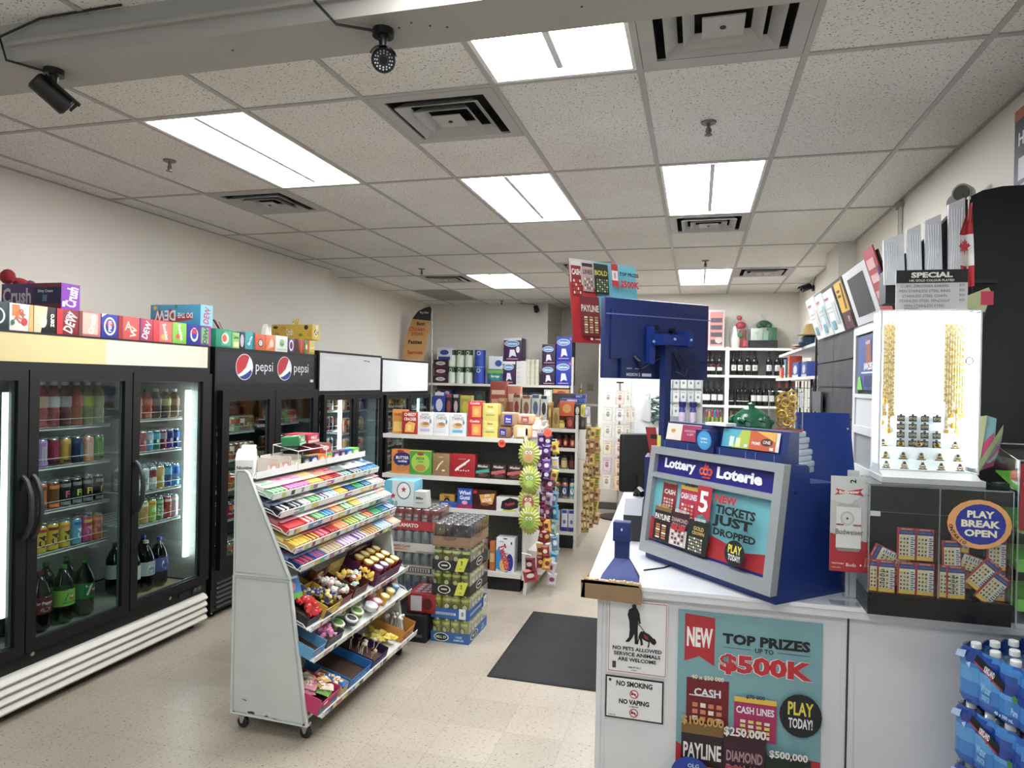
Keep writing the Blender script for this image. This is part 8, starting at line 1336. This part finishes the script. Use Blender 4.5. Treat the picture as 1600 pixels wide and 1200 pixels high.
# white pegboard stand with cards, seen under the monitor
ps = root('peg_stand', 'white pegboard display with hanging cards seen beneath the monitor', 'display stand', (0, 0, 0)); QY = 6.5
qx = [onY(p, 620, QY)[0] for p in (1040, 1098, 1133)]
pg = MB(); pg.box(qx[0], qx[1], QY+.05, QY+.07, .0, 1.98, M('#c6c8ca', .5))
part('board', pg, ps); part('shelf', MB().box(qx[0], qx[2], QY-.07, QY+.07, 1.37, 1.395, WHITE).box(qx[2]-.02, qx[2], QY-.05, QY+.07, 0, 1.37, WHITE), ps)
for i in range(5):
    for j in range(3): x = qx[0]+.03+i*.065; part('hook', MB().tube([(x, QY+.05, 1.87-j*.13), (x, QY-.02, 1.868-j*.13)], .003, BLACK, 5), ps)
for i in range(5):
    for j in range(3):
        if i > 2 and j == 2: continue
        single('accessory_card', MB().box(-.026, .026, 0, .002, 0, .11, M(['#d0d2d2', '#c4c8ca', '#d8d8d6'][(i+j) % 3], .5)).art(Fr((-.026, -.0004, 0), (.052, 0, 0), (0, 0, .11)), [('e', .5, .45, .2, .12, '#7a8088'), ('r', .2, .8, .8, .88, '#9aa0a8')]), 'white accessory card on the peg stand, column %s, row %s' % (ORD[i], ORD[j]), 'accessory card', (qx[0]+.03+i*.065, QY-.012-(.004*(i % 2)), 1.755-j*.13), 0, 'cards on the white peg stand')
for i, px in enumerate((1066, 1083)): single('lotion_bottle', MB().lathe([(.026, 0, None), (.034, .01, M('#3a3a8c', .35)), (.03, .10, M('#c8b8d0', .35)), (.022, .145, M('#3a3a8c', .35)), (.03, .15, M('#20206a', .35)), (.034, .195, M('#20206a', .35))], 14), 'purple capped lotion bottle, %s of the pair under the monitor' % ['left', 'right'][i], 'bottle', (onY(px, 640, QY-.02)[0], QY-.02, 1.396+.04))
single('pack_riser', MB().box(qx[0]+.09, qx[1]-.0, QY-.05, QY+.045, 1.3955, 1.4355, M('#c8ccc8', .4)), 'low clear riser under the purple bottles', 'riser')
for i, (px, c) in enumerate(((1059, '#c89a4a'), (1068, '#5a9a7a'), (1077, '#c8803a'), (1086, '#4a8a8a'))): single('small_jar', bottle_mesh('jar', '#6a4a2c', c, '#2a2a2c', .02, .055), '%s small jar in front of the purple bottles' % ['amber', 'green', 'orange', 'teal'][i], 'jar', (onY(px, 660, QY-.06)[0], QY-.06, 1.3955))
lb_ = root('lighter_display', 'yellow green tray display of coloured lighters', 'lighter display', ((qx[1]+qx[2])/2, QY-.01, 1.3955)); part('tray', MB().box(-.075, .075, -.04, .04, 0, .055, M('#a8b84a', .4)).box(-.075, .075, .0, .04, .055, .095, M('#a8b84a', .4)), lb_)
LC = ['#b02a5a', '#d8a028', '#b82a24', '#3a8ac0', '#b03a8a', '#8a3a2a', '#6aa83a']
for i in range(6): single('lighter', MB().rbox(-.008, .008, -.005, .005, 0, .06, .003, M(LC[i], .25)).box(-.007, .007, -.005, .005, .06, .075, STEEL), '%s lighter in the back row of the lighter tray' % ['crimson', 'amber', 'red', 'blue', 'magenta', 'brown'][i], 'lighter', ((qx[1]+qx[2])/2-.06+i*.024, QY+.01, 1.491))
for i in range(8): single('lighter', MB().rbox(-.006, .006, -.004, .004, 0, .05, .002, M(['#3a7a4a', '#8a9a2a', '#2a5a3a', '#c8c84a'][i % 4], .3)), 'green toned lighter in the front row of the lighter tray, %s along' % ORD[i], 'lighter', ((qx[1]+qx[2])/2-.065+i*.0185, QY-.024, 1.451), 0, 'front row lighters')
# white partition, tag board, office chair, card spinner
single('white_partition', MB().box(-.865, -.42, 9.46, 9.49, 0, 2.0, M('#c9cccf', .5)).box(-.87, -.85, 9.44, 9.50, 0, 2.0, M('#b4b8bb', .5)), 'plain white partition panel behind the card spinner', 'partition')
single('hanging_tag_board', MB().prism([(-.06, 0), (.06, -.03), (.10, .26), (-.01, .28)], 0, .004, M('#b4b6b6', .5), 'y').tube([(.04, .002, .27), (.05, .002, .36), (.0, .002, .33)], .004, BLACK, 5).sphere((.04, .002, .235), .006, BLACK, 6), 'grey tag board hanging at an angle on the white partition', 'tag board', (-.66, 9.43, 1.30))
mb = MB()
for i in range(18): mb.tube([(.06*math.sin(i*1.3), .02*math.cos(i), .42-.02*i), (.08*math.sin(i*2.1+1), -.02, .40-.02*i), (.06*math.sin(i*1.7+2), .0, .37-.02*i)], .012, M('#2a4a44' if i % 3 else '#c8ccc8', .5), 5)
single('tinsel_garland', mb, 'bunch of dark green and white tinsel hanging on the white partition', 'garland', (-.52, 9.42, 1.22))
ch = root('office_chair', 'black office chair behind the counter, partly hidden by the lottery display', 'chair', (-.48, 7.3, 0), .5); BK = M('#15151a', .6)
part('seat', MB().rbox(-.24, .24, -.24, .24, .43, .51, .05, BK), ch); part('backrest', MB().rbox(-.22, .22, .20, .27, .62, 1.25, .04, BK), ch); part('pedestal', MB().tube([(0, 0, .08), (0, 0, .43)], .03, STEEL, 12), ch)
for k in range(5): a = k*2*math.pi/5; l = part('leg', MB().tube([(0, 0, .10), (.28*math.cos(a), .28*math.sin(a), .07)], [.025, .016], BK, 8), ch); part('caster', MB().sphere((.28*math.cos(a), .28*math.sin(a), .03), .03, BK, 8), l)
part('back_support', MB().box(-.03, .03, .18, .24, .45, .80, BK), ch)
# card spinner
SPX, SPY = -.985, 9.15
sp_ = root('card_spinner', 'white wire revolving greeting card stand with round black base', 'card stand', (SPX, SPY, 0))
part('base', MB().lathe([(.24, 0, None), (.24, .02, BLACK), (.05, .05, BLACK), (.02, .09, STEEL)], 28), sp_); part('pole', MB().tube([(0, 0, .05), (0, 0, 1.80)], .014, STEEL, 12).lathe([(.05, 1.79, None), (.05, 1.81, BLACK)], 12), sp_)
WIR = M('#dddedb', .4); tiers = [.40+.222*k for k in range(6)]
cards = ['#d8d2c0', '#d8a85a', '#c9c9c2', '#c89ab0', '#c8a070', '#a8a498', '#d0b080', '#c898a8', '#d8d4c8', '#c4c0b4', '#b8b4a4', '#d09a70', '#b0b8b0', '#a8b0b4', '#c8c0a8', '#c8c4b8', '#b88a7a', '#d8c0a0']
for f_, ang in enumerate((0, R90, math.pi, -R90)):
    Rz = Matrix.Rotation(ang-.35, 4, 'Z')
    for c_i in range(2):
        for k, z in enumerate(tiers):
            x0 = -.165+c_i*.17; pk = MB(); P = lambda x, y, z_: Rz @ Vector((x, y, z_))
            pk.tube([P(x0, -.17, z+.10), P(x0, -.175, z), P(x0+.155, -.175, z), P(x0+.155, -.17, z+.10), P(x0, -.17, z+.10)], .0025, WIR, 5).tube([P(x0, -.15, z+.20), P(x0, -.15, z-.0), P(x0, -.175, z)], .0025, WIR, 5).tube([P(x0+.155, -.15, z+.20), P(x0+.155, -.15, z), P(x0+.155, -.175, z)], .0025, WIR, 5).tube([P(x0+.05, -.175, z), P(x0+.05, -.17, z+.1)], .0015, WIR, 4).tube([P(x0+.105, -.175, z), P(x0+.105, -.17, z+.1)], .0015, WIR, 4)
            pk.tube([P(x0+.077, -.15, z+.02), P(x0+.077, 0, z+.02)], .002, WIR, 4); part('card_pocket', pk, sp_)
            if f_ in (0, 1) and not (f_ == 1 and c_i == 1 and k % 2):
                cc = cards[(k*3+c_i+f_*5) % len(cards)]
                o = single('greeting_card', MB().box(-.062, .062, -.003, .003, 0, .18, M(cc, .5)).art(Fr((-.062, -.0035, 0), (.124, 0, 0), (0, 0, .18)), [('r', .06, .05, .94, .95, Mix(cc, '#f0eee6', .5)), ('e', .5, .5, .22, .2, Mix(cc, '#7a5040', .45)), ('r', .25, .8, .75, .84, Mix(cc, '#404040', .5))]), '%s greeting card on the spinner, %s tier from the bottom, %s pocket' % (['cream', 'amber', 'pale grey', 'pink', 'tan', 'grey', 'sand', 'rose', 'ivory', 'stone', 'khaki', 'orange', 'sea green', 'blue', 'beige', 'light beige', 'red', 'peach'][(k*3+c_i+f_*5) % len(cards)], ORD[k], [['front left', 'front right'], ['side left', 'side right']][f_][c_i]), 'greeting card', (0, 0, 0))
                o.matrix_world = Matrix.Translation((SPX, SPY, 0)) @ Rz @ Matrix.Translation((x0+.077, -.160, z+.003)) @ Matrix.Rotation(-.04, 4, 'X')
